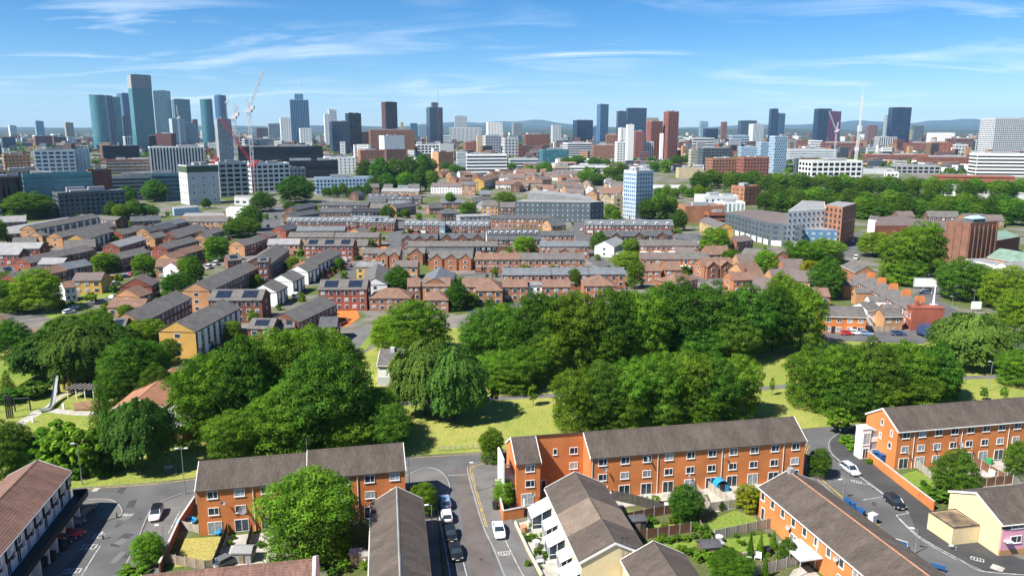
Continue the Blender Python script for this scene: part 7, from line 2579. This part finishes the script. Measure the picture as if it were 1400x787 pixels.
def loft(b, secs, m=0):
    """closed body through cross-sections: (x, half width, z low, z high, tuck)"""
    rings = []
    for x, w, z0, z1, tk in secs:
        n = len(b.v)
        zm = z0 + (z1 - z0) * .55
        for y, z in ((-w * .92, z0), (-w, z0 + .12), (-w, zm), (-w * (1 - tk), z1 - .03), (-w * (.86 - tk), z1), (w * (.86 - tk), z1), (w * (1 - tk), z1 - .03), (w, zm), (w, z0 + .12), (w * .92, z0)):
            b.v.append((x, y, z))
        rings.append(n)
    for i in range(len(rings) - 1):
        for k in range(10):
            k2 = (k + 1) % 10
            b.f.append((rings[i] + k, rings[i] + k2, rings[i + 1] + k2, rings[i + 1] + k))
            b.m.append(m)
    b.f.append(tuple(rings[0] + k for k in reversed(range(10))))
    b.f.append(tuple(rings[-1] + k for k in range(10)))
    b.m += [m, m]


CARME = {}


def car_meshes(kind):
    if kind in CARME:
        return CARME[kind]
    ln, wd, hg = {'hatch': (4.1, 1.76, 1.48), 'estate': (4.5, 1.8, 1.5), 'saloon': (4.6, 1.82, 1.43), 'van': (5.0, 1.95, 2.1)}[kind]
    h = ln / 2
    w = wd / 2
    body = MB()
    bl = .98 if kind != 'van' else 1.15
    loft(body, [(-h, w * .80, .38, .80 * bl, .06), (-h + .18, w * .95, .22, .93 * bl, .04), (-h + .8, w, .20, .97 * bl, .02), (0, w, .20, .96 * bl, .02), (h - 1.25, w, .20, .93 * bl, .03), (h - .45, w * .96, .22, .80 * bl, .06), (h - .1, w * .86, .26, .68 * bl, .08), (h, w * .72, .36, .58 * bl, .08)])
    gl, rf = MB(), MB()
    f0, f1 = h - 1.15, h - 1.85
    r1, r0 = {'hatch': (-h + .55, -h + .12), 'estate': (-h + .5, -h + .14), 'saloon': (-h + 1.25, -h + .62), 'van': (-h + .1, -h + .04)}[kind]
    z0 = .93 * bl
    wb_, wt = w * .90, w * .74
    lo = [(r0, -wb_, z0), (f0, -wb_, z0), (f0, wb_, z0), (r0, wb_, z0)]
    hi = [(r1, -wt, hg - .05), (f1, -wt, hg - .05), (f1, wt, hg - .05), (r1, wt, hg - .05)]
    gm_ = 0
    for i in range(4):
        j = (i + 1) % 4
        gl.quad(lo[i], lo[j], hi[j], hi[i], gm_)
    pil = MB()
    for s in (-1, 1):
        for xb_, xt in ((f0, f1), (r0, r1), (0.05, 0.0)):
            pil.bar((xb_, s * wb_ * 1.0, z0), (xt, s * wt, hg - .05), .05)
    rf.box(r1 - .05, f1 + .05, -wt - .03, wt + .03, hg - .06, hg - .015)
    rf.box(r1 + .1, f1 - .1, -wt * .8, wt * .8, hg - .0145, hg)
    tyre, rim = MB(), MB()
    tyre.tube([(0, -.11, 0), (0, .11, 0)], .32, 14)
    rim.tube([(0, -.125, 0), (0, .125, 0)], .20, 10)
    lamp, tail, pl = MB(), MB(), MB()
    lamp.box(-.10, .06, -.19, .19, -.07, .07)
    tail.box(-.05, .07, -.13, .13, -.13, .13)
    pl.box(-.012, .012, -.26, .26, -.055, .055)
    CARME[kind] = dict(body=body, glass=gl.mesh('windows', M_GLASS), pillars=pil, roof=rf, tyre=tyre.mesh('tyre', M_TYRE), rim=rim.mesh('rim', M_STEEL), lamp=lamp.mesh('headlight', M_LAMP), tail=tail.mesh('tail_light', M_TAIL), plate=pl.mesh('number_plate', M_PLATE), dim=(ln, wd, hg, bl))
    return CARME[kind]


def car(x, y, x2, y2, col, kind, label, z=.03, cat='car', group=None, roofcol=None):
    """car centred at a survey point, its nose towards the second one"""
    g, t = P(x, y), P(x2, y2)
    a = math.atan2(t.y - g.y, t.x - g.x)
    k = car_meshes(kind)
    ln, wd, hg, bl = k['dim']
    root = thing('parked_van' if kind == 'van' else 'parked_car', label, cat, (g.x, g.y, z), a, group)
    for nm in ('body', 'pillars', 'roof'):
        key = (kind, nm, col if nm != 'roof' else roofcol or col)
        if key not in CARME:
            CARME[key] = k[nm].mesh(nm, PAINT[key[2]])
            if nm == 'body':
                CARME[key].polygons.foreach_set('use_smooth', [True] * len(CARME[key].polygons))
        link(nm, CARME[key], root)
    link('windows', k['glass'], root)
    for sx_ in (-1, 1):
        for sy_ in (-1, 1):
            wl = link('wheel', k['tyre'], root, (sx_ * ln * .30, sy_ * (wd / 2 - .10), .32))
            link('rim', k['rim'], wl)
    for s in (-1, 1):
        link('headlight', k['lamp'], root, (ln / 2 - .16, s * wd * .33, .62 * bl))
        link('tail_light', k['tail'], root, (-ln / 2 + .06, s * wd * .38, .72 * bl))
    link('number_plate', k['plate'], root, (-ln / 2 - .01, 0, .58))
    link('number_plate', k['plate'], root, (ln / 2 + .008, 0, .44))
    return root


GS = 'cars parked along the centre street'
car(608.5, 690, 604, 670, 'blue', 'estate', 'blue grey car, farthest of the four parked in line on the centre street', .13, group=GS)
car(610.8, 709, 608, 690, 'white', 'hatch', 'white hatchback second in the parked line on the centre street', .13, group=GS)
car(616, 734, 620, 755, 'black', 'hatch', 'black hatchback third in the parked line on the centre street', .06, group=GS)
car(623, 758, 630, 785, 'black', 'saloon', 'black car nearest the viewer in the parked line', .06, group=GS)
car(682, 729, 688, 755, 'white', 'saloon', 'white saloon parked alone on the right side of the centre street', .13)
car(214, 706, 208, 722, 'white', 'estate', 'white estate with black roof parked on the left side street', .13, roofcol='black')
car(97, 736, 118, 729, 'red', 'hatch', 'red hatchback nosed out beside the maisonette garages', .13)
car(84, 744, 103, 738, 'black', 'hatch', 'black car beside the red hatchback', .13)
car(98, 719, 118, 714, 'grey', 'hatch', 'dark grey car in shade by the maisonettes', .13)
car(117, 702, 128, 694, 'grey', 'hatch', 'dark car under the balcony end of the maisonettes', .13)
car(1162, 645, 1190, 665, 'silver', 'estate', 'silver estate parked on the right street', .05)
car(1223, 690, 1250, 712, 'black', 'estate', 'black estate parked on the right street near the flat garage', .05)
car(311, 771, 325, 764, 'grey', 'hatch', 'dark car half hidden by the bottom brown roof', .05)
car(1158, 457.6, 1170, 457.6, 'red', 'hatch', 'red car before the bright orange pair')
car(1169.5, 457, 1181, 457.5, 'white', 'hatch', 'white car before the bright orange pair')
car(1184, 458, 1196, 459, 'blue', 'hatch', 'silver blue car right of the white one by the orange pair')
car(1228, 458, 1240, 458, 'navy', 'estate', 'dark blue car near the corner shop')
car(158, 383, 165, 382, 'orange', 'van', 'orange van parked near the yellow brick house', cat='van')
car(172, 379.5, 183, 378, 'navy', 'hatch', 'dark blue car right of the orange van')
car(158, 389, 166, 387, 'white', 'hatch', 'white car below the orange van')
car(182, 376, 190, 374, 'red', 'hatch', 'pale red car right of the dark blue one')
car(286, 367, 296, 362, 'white', 'van', 'white van behind the long brown block', cat='van')
car(296, 362, 306, 357, 'white', 'van', 'second white van behind the long brown block', cat='van')
car(470, 364, 474, 358, 'red', 'hatch', 'red car on the street of white gables')
car(478, 364.5, 483, 360, 'grey', 'estate', 'dark car on the street of white gables')
car(473, 357, 476, 352, 'white', 'hatch', 'white car at the far end of the street of white gables')
car(405, 407, 412, 402, 'white', 'van', 'white van before the nearest white gable', cat='van')
car(330, 465, 338, 462, 'black', 'estate', 'black car before the yellow gabled block')
car(300, 477, 308, 474, 'black', 'estate', 'black car at the corner of the yellow gabled block')
car(156, 408, 164, 405, 'blue', 'hatch', 'blue car at the left street corner')
car(138, 414, 148, 411, 'blue', 'estate', 'pale blue car on the left street')
car(102, 422, 112, 419, 'white', 'hatch', 'white car on the left street')
car(95, 428, 105, 426, 'white', 'hatch', 'second white car on the left street')
car(10, 424, 22, 423, 'grey', 'hatch', 'grey car at the left edge below the round tree')
car(92, 411, 100, 408, 'white', 'hatch', 'small white car by the white house')
car(1268, 397, 1280, 398, 'black', 'saloon', 'black car under the billboard')
car(1266, 401, 1278, 402, 'white', 'saloon', 'white car under the billboard')
car(1165, 331, 1167, 326, 'white', 'hatch', 'white car on the road beside the hotel')
car(1170, 354, 1172, 346, 'white', 'van', 'white van on the road beside the hotel', cat='van')
for k, (x, y) in enumerate(((592, 388), (598, 387), (604, 386), (586, 386), (840, 352), (797, 315), (803, 340), (962, 372))):
    car(x, y, x + 6, y - 1, ('grey', 'black', 'white', 'navy', 'silver', 'white', 'black', 'blue')[k], 'hatch', ['grey car in the yard under the triple gables', 'black car in the yard under the triple gables', 'white car in the yard under the triple gables', 'navy car in the yard under the triple gables', 'silver car beside the white gabled corner house', 'white car up the curved street',
                                                                                                                'black car on the bend of the curved street', 'blue car on the drive below the slate office'][k])
# blue lorry by the corner shop
g = P(1266, 461)
lo_ = thing('box_lorry', 'blue box lorry parked against the end of the brick terrace', 'lorry', (g.x, g.y, .02), R(92))
b = MB()
b.box(-5.2, 1.6, -1.25, 1.25, .9, 4.0)
b.build('cargo_box', PAINT['navy'], lo_)
b = MB()
loft(b, [(1.7, 1.2, .6, 3.0, .03), (2.9, 1.2, .6, 3.0, .05), (3.5, 1.15, .6, 2.2, .05), (3.7, 1.1, .6, 1.8, .05)])
b.build('cab', PAINT['navy'], lo_)
b = MB()
b.box(-5.25, -5.21, -1.0, 1.0, 2.4, 3.6)
b.build('pale_panel', W['blue'], lo_)
b = MB()
b.quad((2.98, -1.0, 2.95), (2.98, 1.0, 2.95), (3.56, .95, 2.2), (3.56, -.95, 2.2))
b.build('windscreen', M_GLASS, lo_)
b = MB()
b.box(-5.2, 3.4, -.5, .5, .5, .88)
b.build('chassis', M_DARK, lo_)
for x in (-4, 2.6):
    for s in (-1.05, 1.05):
        b = MB()
        b.tube([(0, -.15, 0), (0, .15, 0)], .48, 14)
        b.build('wheel', M_TYRE, lo_, (x, s, .48))


# ------------------------------------------------------------------ lamp posts, bins, bollards, dishes, play things
def lamp_post(x, yb, yt, label, arms=1, group='lamp posts'):
    g = P(x, yb)
    h = height_at(g.y, yt)
    root = thing('street_lamp', label, 'street lamp', (g.x, g.y, 0), RND.uniform(-.3, .3), group)
    b = MB()
    b.tube([(0, 0, 0), (0, 0, h * .16)], .11, 8)
    b.tube([(0, 0, h * .16), (0, 0, h)], [.075, .05], 8)
    b.build('pole', M_STEEL, root)
    for s in ((-1,) if arms == 1 else (-1, 1)):
        b = MB()
        b.tube([(0, 0, h - .05), (s * .5, 0, h + .08), (s * .8, 0, h + .1)], .035, 6)
        b.build('arm', M_STEEL, root)
        b = MB()
        b.box(s * .8 - .32, s * .8 + .32, -.13, .13, h + .02, h + .16)
        b.build('lantern', M_LAMP, root)
    return root


for a in ((112.5, 662, 606, 'lamp post on the verge left of the weeping birch'), (253.5, 676, 613, 'tall lamp post with two heads at the left corner of the left orange block', 2), (224, 742, 718, 'short post beside the garden wall of the parched lawn'), (560, 668, 628, 'lamp post at the right end of the left orange block'),
          (591, 735, 690, 'lamp post beside the grey terrace and parked cars'), (651, 672, 632, 'lamp post on the corner pavement left of the stair house'), (669, 630, 596, 'thin post next to the slim corner tree'), (1152, 682, 655, 'lamp post on the left pavement of the right street'), (1251, 756, 723, 'lamp post before the flat garage'),
          (1228, 560, 520, 'dark lamp post before the right clump of trees'), (1352, 534, 494, 'white lamp post beside the path on the right'), (1302, 417, 405, 'lamp post on the traffic island'), (1331, 416, 396, 'lamp post near the roadside panel'), (531, 305, 281, 'tall lamp post at the top of the middle street'), (312.5, 327, 307, 'lamp post beside the dark clump'),
          (1191, 296, 272, 'lamp post before the wood right of the hotel'), (229, 276, 256, 'lamp post before the long grey glass hall'), (43, 300, 292, 'lamp post at the left brown row'), (1279, 402, 388, 'lamp post right of the billboard'), (1307, 752, 746, 'short sign post by the flat garage')):
    lamp_post(*a)


def bin_(x, y, col, label, group, s=1.0, z=.12):
    g = P(x, y)
    r_ = thing('wheelie_bin', label, 'bin', (g.x, g.y, z), RND.uniform(0, 6), group)
    b = MB()
    b.v += [(-.25 * s, -.28 * s, 0), (.25 * s, -.28 * s, 0), (.25 * s, .22 * s, 0), (-.25 * s, .22 * s, 0), (-.3 * s, -.36 * s, s), (.3 * s, -.36 * s, s), (.3 * s, .34 * s, s), (-.3 * s, .34 * s, s)]
    b.f += [(0, 3, 2, 1), (4, 5, 6, 7), (0, 1, 5, 4), (1, 2, 6, 5), (2, 3, 7, 6), (3, 0, 4, 7)]
    b.m += [0] * 6
    b.build('body', col, r_)
    b = MB()
    b.box(-.33 * s, .33 * s, -.40 * s, .38 * s, s + .003, s + .09)
    b.build('lid', col, r_)


MB_BLUE = mat('blue_plastic', (.02, .09, .24), .45, .06)
MB_CYAN = mat('cyan_plastic', (.025, .25, .50), .45, .06)
for x, y in ((1197, 629), (1206, 633)):
    bin_(x, y, MB_BLUE, 'large blue covered bin below the left gable of the right block', 'blue bins by the right block', 1.7)
for k, (x, y) in enumerate(((1157, 690), (1161, 693), (1166, 696), (1174, 703), (1178, 706))):
    bin_(x, y, MB_BLUE, 'dark blue wheelie bin in the row behind the long lower right terrace', 'blue wheelie bins on the right street', 1.05)
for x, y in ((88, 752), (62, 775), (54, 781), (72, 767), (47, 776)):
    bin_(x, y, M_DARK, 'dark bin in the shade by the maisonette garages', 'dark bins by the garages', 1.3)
bin_(677.5, 696, M_DARK, 'black bin against the wall of the stair house yard', None, 1.3)
bin_(1192, 716, M_LAMP, 'white covered bin behind the long lower right terrace', None, 1.6)
for k, (x, y) in enumerate(((1231, 748), (1282, 780))):
    g = P(x, y)
    r_ = thing('guard_rail', ['white and blue hooped rail beside the right street', 'blue hooped rail at the lower right corner'][k], 'railing', (g.x, g.y, .11), R(-38))
    b = MB()
    b.tube([(-.9, 0, 0), (-.9, 0, 1.1), (.9, 0, 1.1), (.9, 0, 0)], .05, 6)
    b.build('hoop', (M_CRW, MB_BLUE)[k], r_)
    b = MB()
    b.box(-.85, .85, -.02, .02, .35, .9)
    b.build('infill', MB_BLUE, r_)
g = P(141, 736.5)
r_ = thing('bollard', 'white topped bollard standing in the left side street', 'bollard', (g.x, g.y, .03))
b = MB()
b.tube([(0, 0, 0), (0, 0, .75)], .12, 8)
b.build('post', M_DARK, r_)
b = MB()
b.tube([(0, 0, .755), (0, 0, 1.15)], .14, 8)
b.build('cap', W['white'], r_)
g = P(160, 707.5)
r_ = thing('bollard', 'short dark bollard at the kerb of the left side street', 'bollard', (g.x, g.y, .11))
b = MB()
b.tube([(0, 0, 0), (0, 0, .8)], .1, 8)
b.build('post', M_DARK, r_)
# large and small satellite dishes
def dish(root, x, z, r_, y=0.0, col=None):
    b = MB()
    k = 12
    c = Vector((x, y - .55, z))
    dirv = Vector((.45, -.75, .5)).normalized()
    u = dirv.cross(Vector((0, 0, 1))).normalized()
    v = dirv.cross(u)
    n = len(b.v)
    b.v.append(tuple(c - dirv * .12))
    for i in range(k):
        t = 2 * math.pi * i / k
        b.v.append(tuple(c + (u * math.cos(t) + v * math.sin(t)) * r_))
    for i in range(k):
        b.f.append((n, n + 1 + i, n + 1 + (i + 1) % k))
        b.m.append(0)
    b.bar((x, y, z - .1), tuple(c - dirv * .1), .04)
    b.bar(tuple(c - v * r_ * .9), tuple(c + dirv * .5), .02)
    return b.build('satellite_dish', col or W['palegrey'], root)


dish(lb, 6.6, 3.9, .7, col=W['grey'])
dish(rb, 13.4, 4.1, .7)
for rt_, xs2, zz2 in ((cb, (2.9, 15.3, 22.8, 30.4, 36.8), (2.2, 5.5, 6.9, 3.2, 6.2)), (rb, (2.1, 7.2, 11.9, 15.6), (3.5, 4.6, 5.4, 3.3)), (lb, (3.9, 9.2, 22.0), (5.4, 3.1, 6.4)), (br, (9.0, 20.3), (3.0, 4.4))):
    for x, z in zip(xs2, zz2):
        dish(rt_, x, z, .36, col=W['grey'])

# blue arched play tent, paddling pool, garden furniture
g = P(984, 669)
r_ = thing('play_tent', 'bright blue arched play tent at the back door of the long central block', 'tent', (g.x, g.y, .05), CB_RZ)
b = MB()
k = 10
for i in range(k):
    t0, t1 = math.pi * i / k, math.pi * (i + 1) / k
    a_, c_ = (1.3 * math.cos(t0), 2.1 * math.sin(t0) ** .8), (1.3 * math.cos(t1), 2.1 * math.sin(t1) ** .8)
    b.quad((a_[0], -1.0, a_[1]), (a_[0], 1.4, a_[1]), (c_[0], 1.4, c_[1]), (c_[0], -1.0, c_[1]))
b.v += [(1.3 * math.cos(math.pi * i / k), 1.38, 2.1 * math.sin(math.pi * i / k) ** .8 if 0 < i < k else 0) for i in range(k + 1)]
b.f.append(tuple(range(len(b.v) - k - 1, len(b.v))))
b.m.append(0)
b.v += [(s * 1.28, -.98, 0) for s in (-1, 1)]
for s in (-1, 1):
    b.quad((s * 1.29, -.99, 0), (s * .5, -.99, 0), (s * .5, -.99, 1.4), (s * .95, -.99, 1.35))
b.build('cover', MB_CYAN, r_)
b = MB()
b.box(-.5, .5, -.97, -.95, 0, 1.4)
b.build('opening', M_DARK, r_)
g = P(255, 714)
r_ = thing('paddling_pool', 'blue and yellow paddling pool at the left corner of the left block', 'pool', (g.x, g.y, .12))
b = MB()
ring = [(1.5 * math.cos(2 * math.pi * i / 16), 1.1 * math.sin(2 * math.pi * i / 16), .2) for i in range(17)]
b.tube(ring, .2, 6)
b.build('ring', MB_CYAN, r_)
b = MB()
b.prism([(1.3 * math.cos(2 * math.pi * i / 14), .9 * math.sin(2 * math.pi * i / 14)) for i in range(14)], .05, .22)
b.build('water', MB_BLUE, r_)
b = MB()
b.box(.4, 1.3, -1.3, -.9, .22, .42)
b.build('toy', mat('yellow_plastic', (.75, .5, .03), .5), r_)
GF = 'garden furniture behind the houses'


def shed(x, y, w, d, h, col, roofm, label, rz=CB_RZ, nm='garden_shed', cat='shed'):
    g = P(x, y)
    r_ = thing(nm, label, cat, (g.x, g.y, .03), rz)
    b = MB()
    gable_wall(b, -w / 2, w / 2, d, h, h + d * .22)
    b.build('wall', col, r_)
    o = simple_roof(w, d, h, h + d * .22, ov=.12).build('roof', roofm, r_)
    o.location = (-w / 2, 0, -.05)
    b = MB()
    b.box(-.4, .4, -.05, -.005, .02, h * .85)
    b.build('door', M_WOOD, r_)


shed(872, 727, 2.6, 2.0, 1.9, M_WOODK, RF['dark'], 'small dark garden shed beside the cream terrace roof')
shed(973, 764, 2.8, 2.2, 1.9, M_WOODB, RF['dark'], 'dark garden shed beside the thin fence above the wide green tree')
shed(487, 772, 1.7, 1.6, 1.8, W['cream'], RF['pale'], 'pale garden cupboard left of the grey terrace', 0)
shed(504, 775, 1.6, 1.5, 1.8, W['white'], RF['pale'], 'white garden cupboard next to the grey terrace wall', 0)
shed(331, 770, 2.6, 2.2, 1.7, W['grey'], RF['pale'], 'flat pale shed top in the paved garden by the big tree', 0)
for k, (x, y, c_, lb_) in enumerate(((911, 697, W['white'], 'white garden cabinet at the end of the dark curved fence'), (837, 680, W['white'], 'white bins screen by the cream terrace'), (983, 741, W['palegrey'], 'pale stone planter at the end of the silvered fence'), (1013, 765, W['pink'], 'pink garden chair near the first cone shrub'),
                                     (1036, 764, W['white'], 'white garden chair between the cone shrubs'), (1049, 757, M_DARK, 'dark garden table between the cone shrubs'), (1340, 655, W['palegrey'], 'pale garden bench before the right block'), (1356, 650, W['white'], 'white storage box before the right block'), (1352, 634, mat('green_plastic', (.03, .30, .10), .5), 'green covered box at the right block wall'),
                                     (716, 727, W['tan'], 'terracotta urn on the front garden paving'), (733, 748, W['palegrey'], 'round stone table on the front garden paving'), (782, 765, mat('yellow_fabric', (.65, .48, .12), .8), 'yellow garden seat beside the lowest conservatory'), (297, 731, MB_CYAN, 'blue garden chair by the patio door of the left block'), (738, 770, W['palegrey'], 'grey lounger on the lower front garden'),
                                     (1022, 764, W['palegrey'], 'grey garden chair on the small lawn'), (985, 750, W['grey'], 'grey covered barbecue below the thin fence'))):
    g = P(x, y)
    r_ = thing('garden_chair' if any(q in lb_ for q in ('chair', 'seat', 'bench', 'lounger')) else 'garden_box', lb_, 'garden furniture', (g.x, g.y, .05), RND.uniform(-.5, .5), GF)
    b = MB()
    if 'chair' in r_.name:
        b.box(-.5, .5, -.35, .35, .35, .45)
        b.build('seat', c_, r_)
        b = MB()
        b.box(-.5, .5, .30, .38, .451, 1.0)
        b.build('backrest', c_, r_)
        for sx_ in (-.45, .45):
            for sy_ in (-.3, .3):
                b = MB()
                b.box(sx_ - .04, sx_ + .04, sy_ - .04, sy_ + .04, 0, .349)
                b.build('leg', c_, r_)
    else:
        b.tube([(0, 0, 0), (0, 0, .1), (0, 0, .85), (0, 0, .95)], [.42, .55, .6, .52], 8)
        b.build('body', c_, r_)
        b = MB()
        b.tube([(0, 0, .951), (0, 0, 1.05)], .62, 8)
        b.build('lid', c_, r_)

# playground: slide with tower, picnic canopy, swing frames, goal frame
g = P(70, 559)
g2 = P(94, 512)
sl_ = thing('playground_slide', 'long silver slide running down from a dark timber tower', 'slide', (g.x, g.y, 0))
tw = P(92, 535) - g
b = MB()
for sx_ in (-1.3, 1.3):
    for sy_ in (-1.1, 1.1):
        b.box(tw.x + sx_ - .22, tw.x + sx_ + .22, tw.y + sy_ - .22, tw.y + sy_ + .22, 0, 5.6)
b.box(tw.x - 1.5, tw.x + 1.5, tw.y - 1.3, tw.y + 1.3, 3.2, 3.4)
b.build('tower', M_WOODB, sl_)
b = MB()
b.box(tw.x - 1.6, tw.x + 1.6, tw.y - 1.5, tw.y + 1.5, 5.6, 5.75)
b.build('tower_roof', M_WOODK, sl_)
b = MB()
path = [Vector((tw.x - 1.2, tw.y - 1.0, 4.9)), Vector((tw.x * .7 - 1, tw.y * .7 - .5, 3.3)), Vector((tw.x * .35 - .6, tw.y * .35, 1.2)), Vector((0, 0, .45)), Vector((-1.2, -2.2, .35))]
path = smooth_path(path, 5)
L_, R_ = offset_line(path, .9)
for i in range(len(path) - 1):
    for e, s in ((L_, .35), (R_, .35)):
        a_, c_ = e[i].copy(), e[i + 1].copy()
        a_.z, c_.z = path[i].z, path[i + 1].z
        b.quad(a_, c_, c_ + Vector((0, 0, s)), a_ + Vector((0, 0, s)))
    q = [Vector((L_[i].x, L_[i].y, path[i].z)), Vector((R_[i].x, R_[i].y, path[i].z)), Vector((R_[i + 1].x, R_[i + 1].y, path[i + 1].z)), Vector((L_[i + 1].x, L_[i + 1].y, path[i + 1].z))]
    b.quad(*q)
b.build('chute', mat('polished_steel', (.62, .64, .66), .3, .05, metal=.6), sl_)
g = P(122, 543)
pv = thing('picnic_canopy', 'flat grey slatted canopy on white posts beside the slide', 'canopy', (g.x, g.y, 0), R(-4))
b = MB()
b.box(-4.6, 4.6, -1.6, 2.4, 2.35, 2.5)
b.build('roof', M_DARK, pv)
for i in range(9):
    b = MB()
    b.box(-4.4 + i * 1.08, -4.2 + i * 1.08, -1.7, 2.5, 2.503, 2.62)
    b.build('slat', M_WOODG, pv)
for i in range(5):
    b = MB()
    b.box(-4.3 + i * 2.1, -4.15 + i * 2.1, -1.5, -1.35, 0, 2.349)
    b.build('post', M_TRIM, pv)
for k, (x0_, y0_, x1_, y1_, h, lb_, nm, ct) in enumerate(((21, 562, 42, 561, 3.0, 'thin dark goal frame on the grass left of the slide', 'goal_frame', 'goal'), (10, 572, 18, 571, 5.2, 'tall dark timber frame at the left edge', 'climbing_frame', 'play frame'), (-14, 566, 12, 556, 3.4, 'low dark beam frame cut by the left edge', 'swing_frame', 'swing'))):
    a_, c_ = P(x0_, y0_), P(x1_, y1_)
    r_ = thing(nm, lb_, ct, (a_.x, a_.y, 0), 0)
    c_ = c_ - a_
    for f in ((0, 1) if k != 1 else (0, .33, .66, 1)):
        b = MB()
        q = c_ * f
        b.tube([(q.x, q.y, 0), (q.x, q.y, h)], .16, 6)
        b.build('post', M_DARK, r_)
    b = MB()
    b.tube([(0, 0, h), (c_.x, c_.y, h)], .13, 6)
    b.build('crossbar', M_DARK, r_)
for x, y, lb_ in ((45, 577, 'small white post on the grass by the path below the slide'), (87, 559, 'white bench on the grass below the canopy'), (34, 543, 'white marker stone above the goal frame')):
    g = P(x, y)
    r_ = thing('park_marker', lb_, 'park furniture', (g.x, g.y, 0))
    b = MB()
    b.box(-.35, .35, -.2, .2, 0, .15)
    b.build('base', M_CONC, r_)
    b = MB()
    b.box(-.22, .22, -.12, .12, .151, 1.3)
    b.build('upright', W['white'], r_)
# park notice box and kerb railing beyond the cross street
a_, c_ = P(599, 616.5), P(655, 612.5)
r_ = thing('park_railing', 'low pale railing between the dry lawn and the cross street', 'railing', (a_.x, a_.y, 0), math.atan2((c_ - a_).y, (c_ - a_).x))
L_ = (c_ - a_).length
for i in range(8):
    b = MB()
    b.box(-.05, .05, -.05, .05, 0, .9)
    b.build('post', M_STEEL, r_, (L_ * i / 7, 0, 0))
b = MB()
for z in (.45, .85):
    b.tube([(0, -.06, z), (L_, -.06, z)], .035, 5)
b.build('rails', M_STEEL, r_)
g = P(236, 646)
r_ = thing('utility_cabinet', 'green utility cabinets under the trees beside the cross street', 'cabinet', (g.x, g.y, 0), R(8))
b = MB()
b.box(-1.3, .1, -.3, .3, 0, 1.25)
b.box(.25, 1.0, -.28, .28, 0, 1.1)
b.build('body', mat('dark_green_metal', (.03, .09, .06), .5), r_)
b = MB()
b.box(-1.35, .15, -.35, .35, 1.253, 1.32)
b.build('lid', M_STEEL, r_)

# ------------------------------------------------------------------ haze
hz_ = MB()
hz_.box(-23500, 23500, -600, 26500, -3, 640)
vm = bpy.data.materials.new('town_haze')
vm.use_nodes = True
vt_ = vm.node_tree
vt_.nodes.clear()
pv_ = nd(vt_, 'ShaderNodeVolumePrincipled')
pv_.inputs['Density'].default_value = 0.000028
pv_.inputs['Color'].default_value = (0.36, 0.64, 1.0, 1)
pv_.inputs['Anisotropy'].default_value = 0.0
vo = nd(vt_, 'ShaderNodeOutputMaterial')
vt_.links.new(pv_.outputs[0], vo.inputs['Volume'])
ho_ = hz_.build('haze', vm)
ho_['kind'] = 'stuff'
ho_['label'] = 'thin blue summer haze over the town'
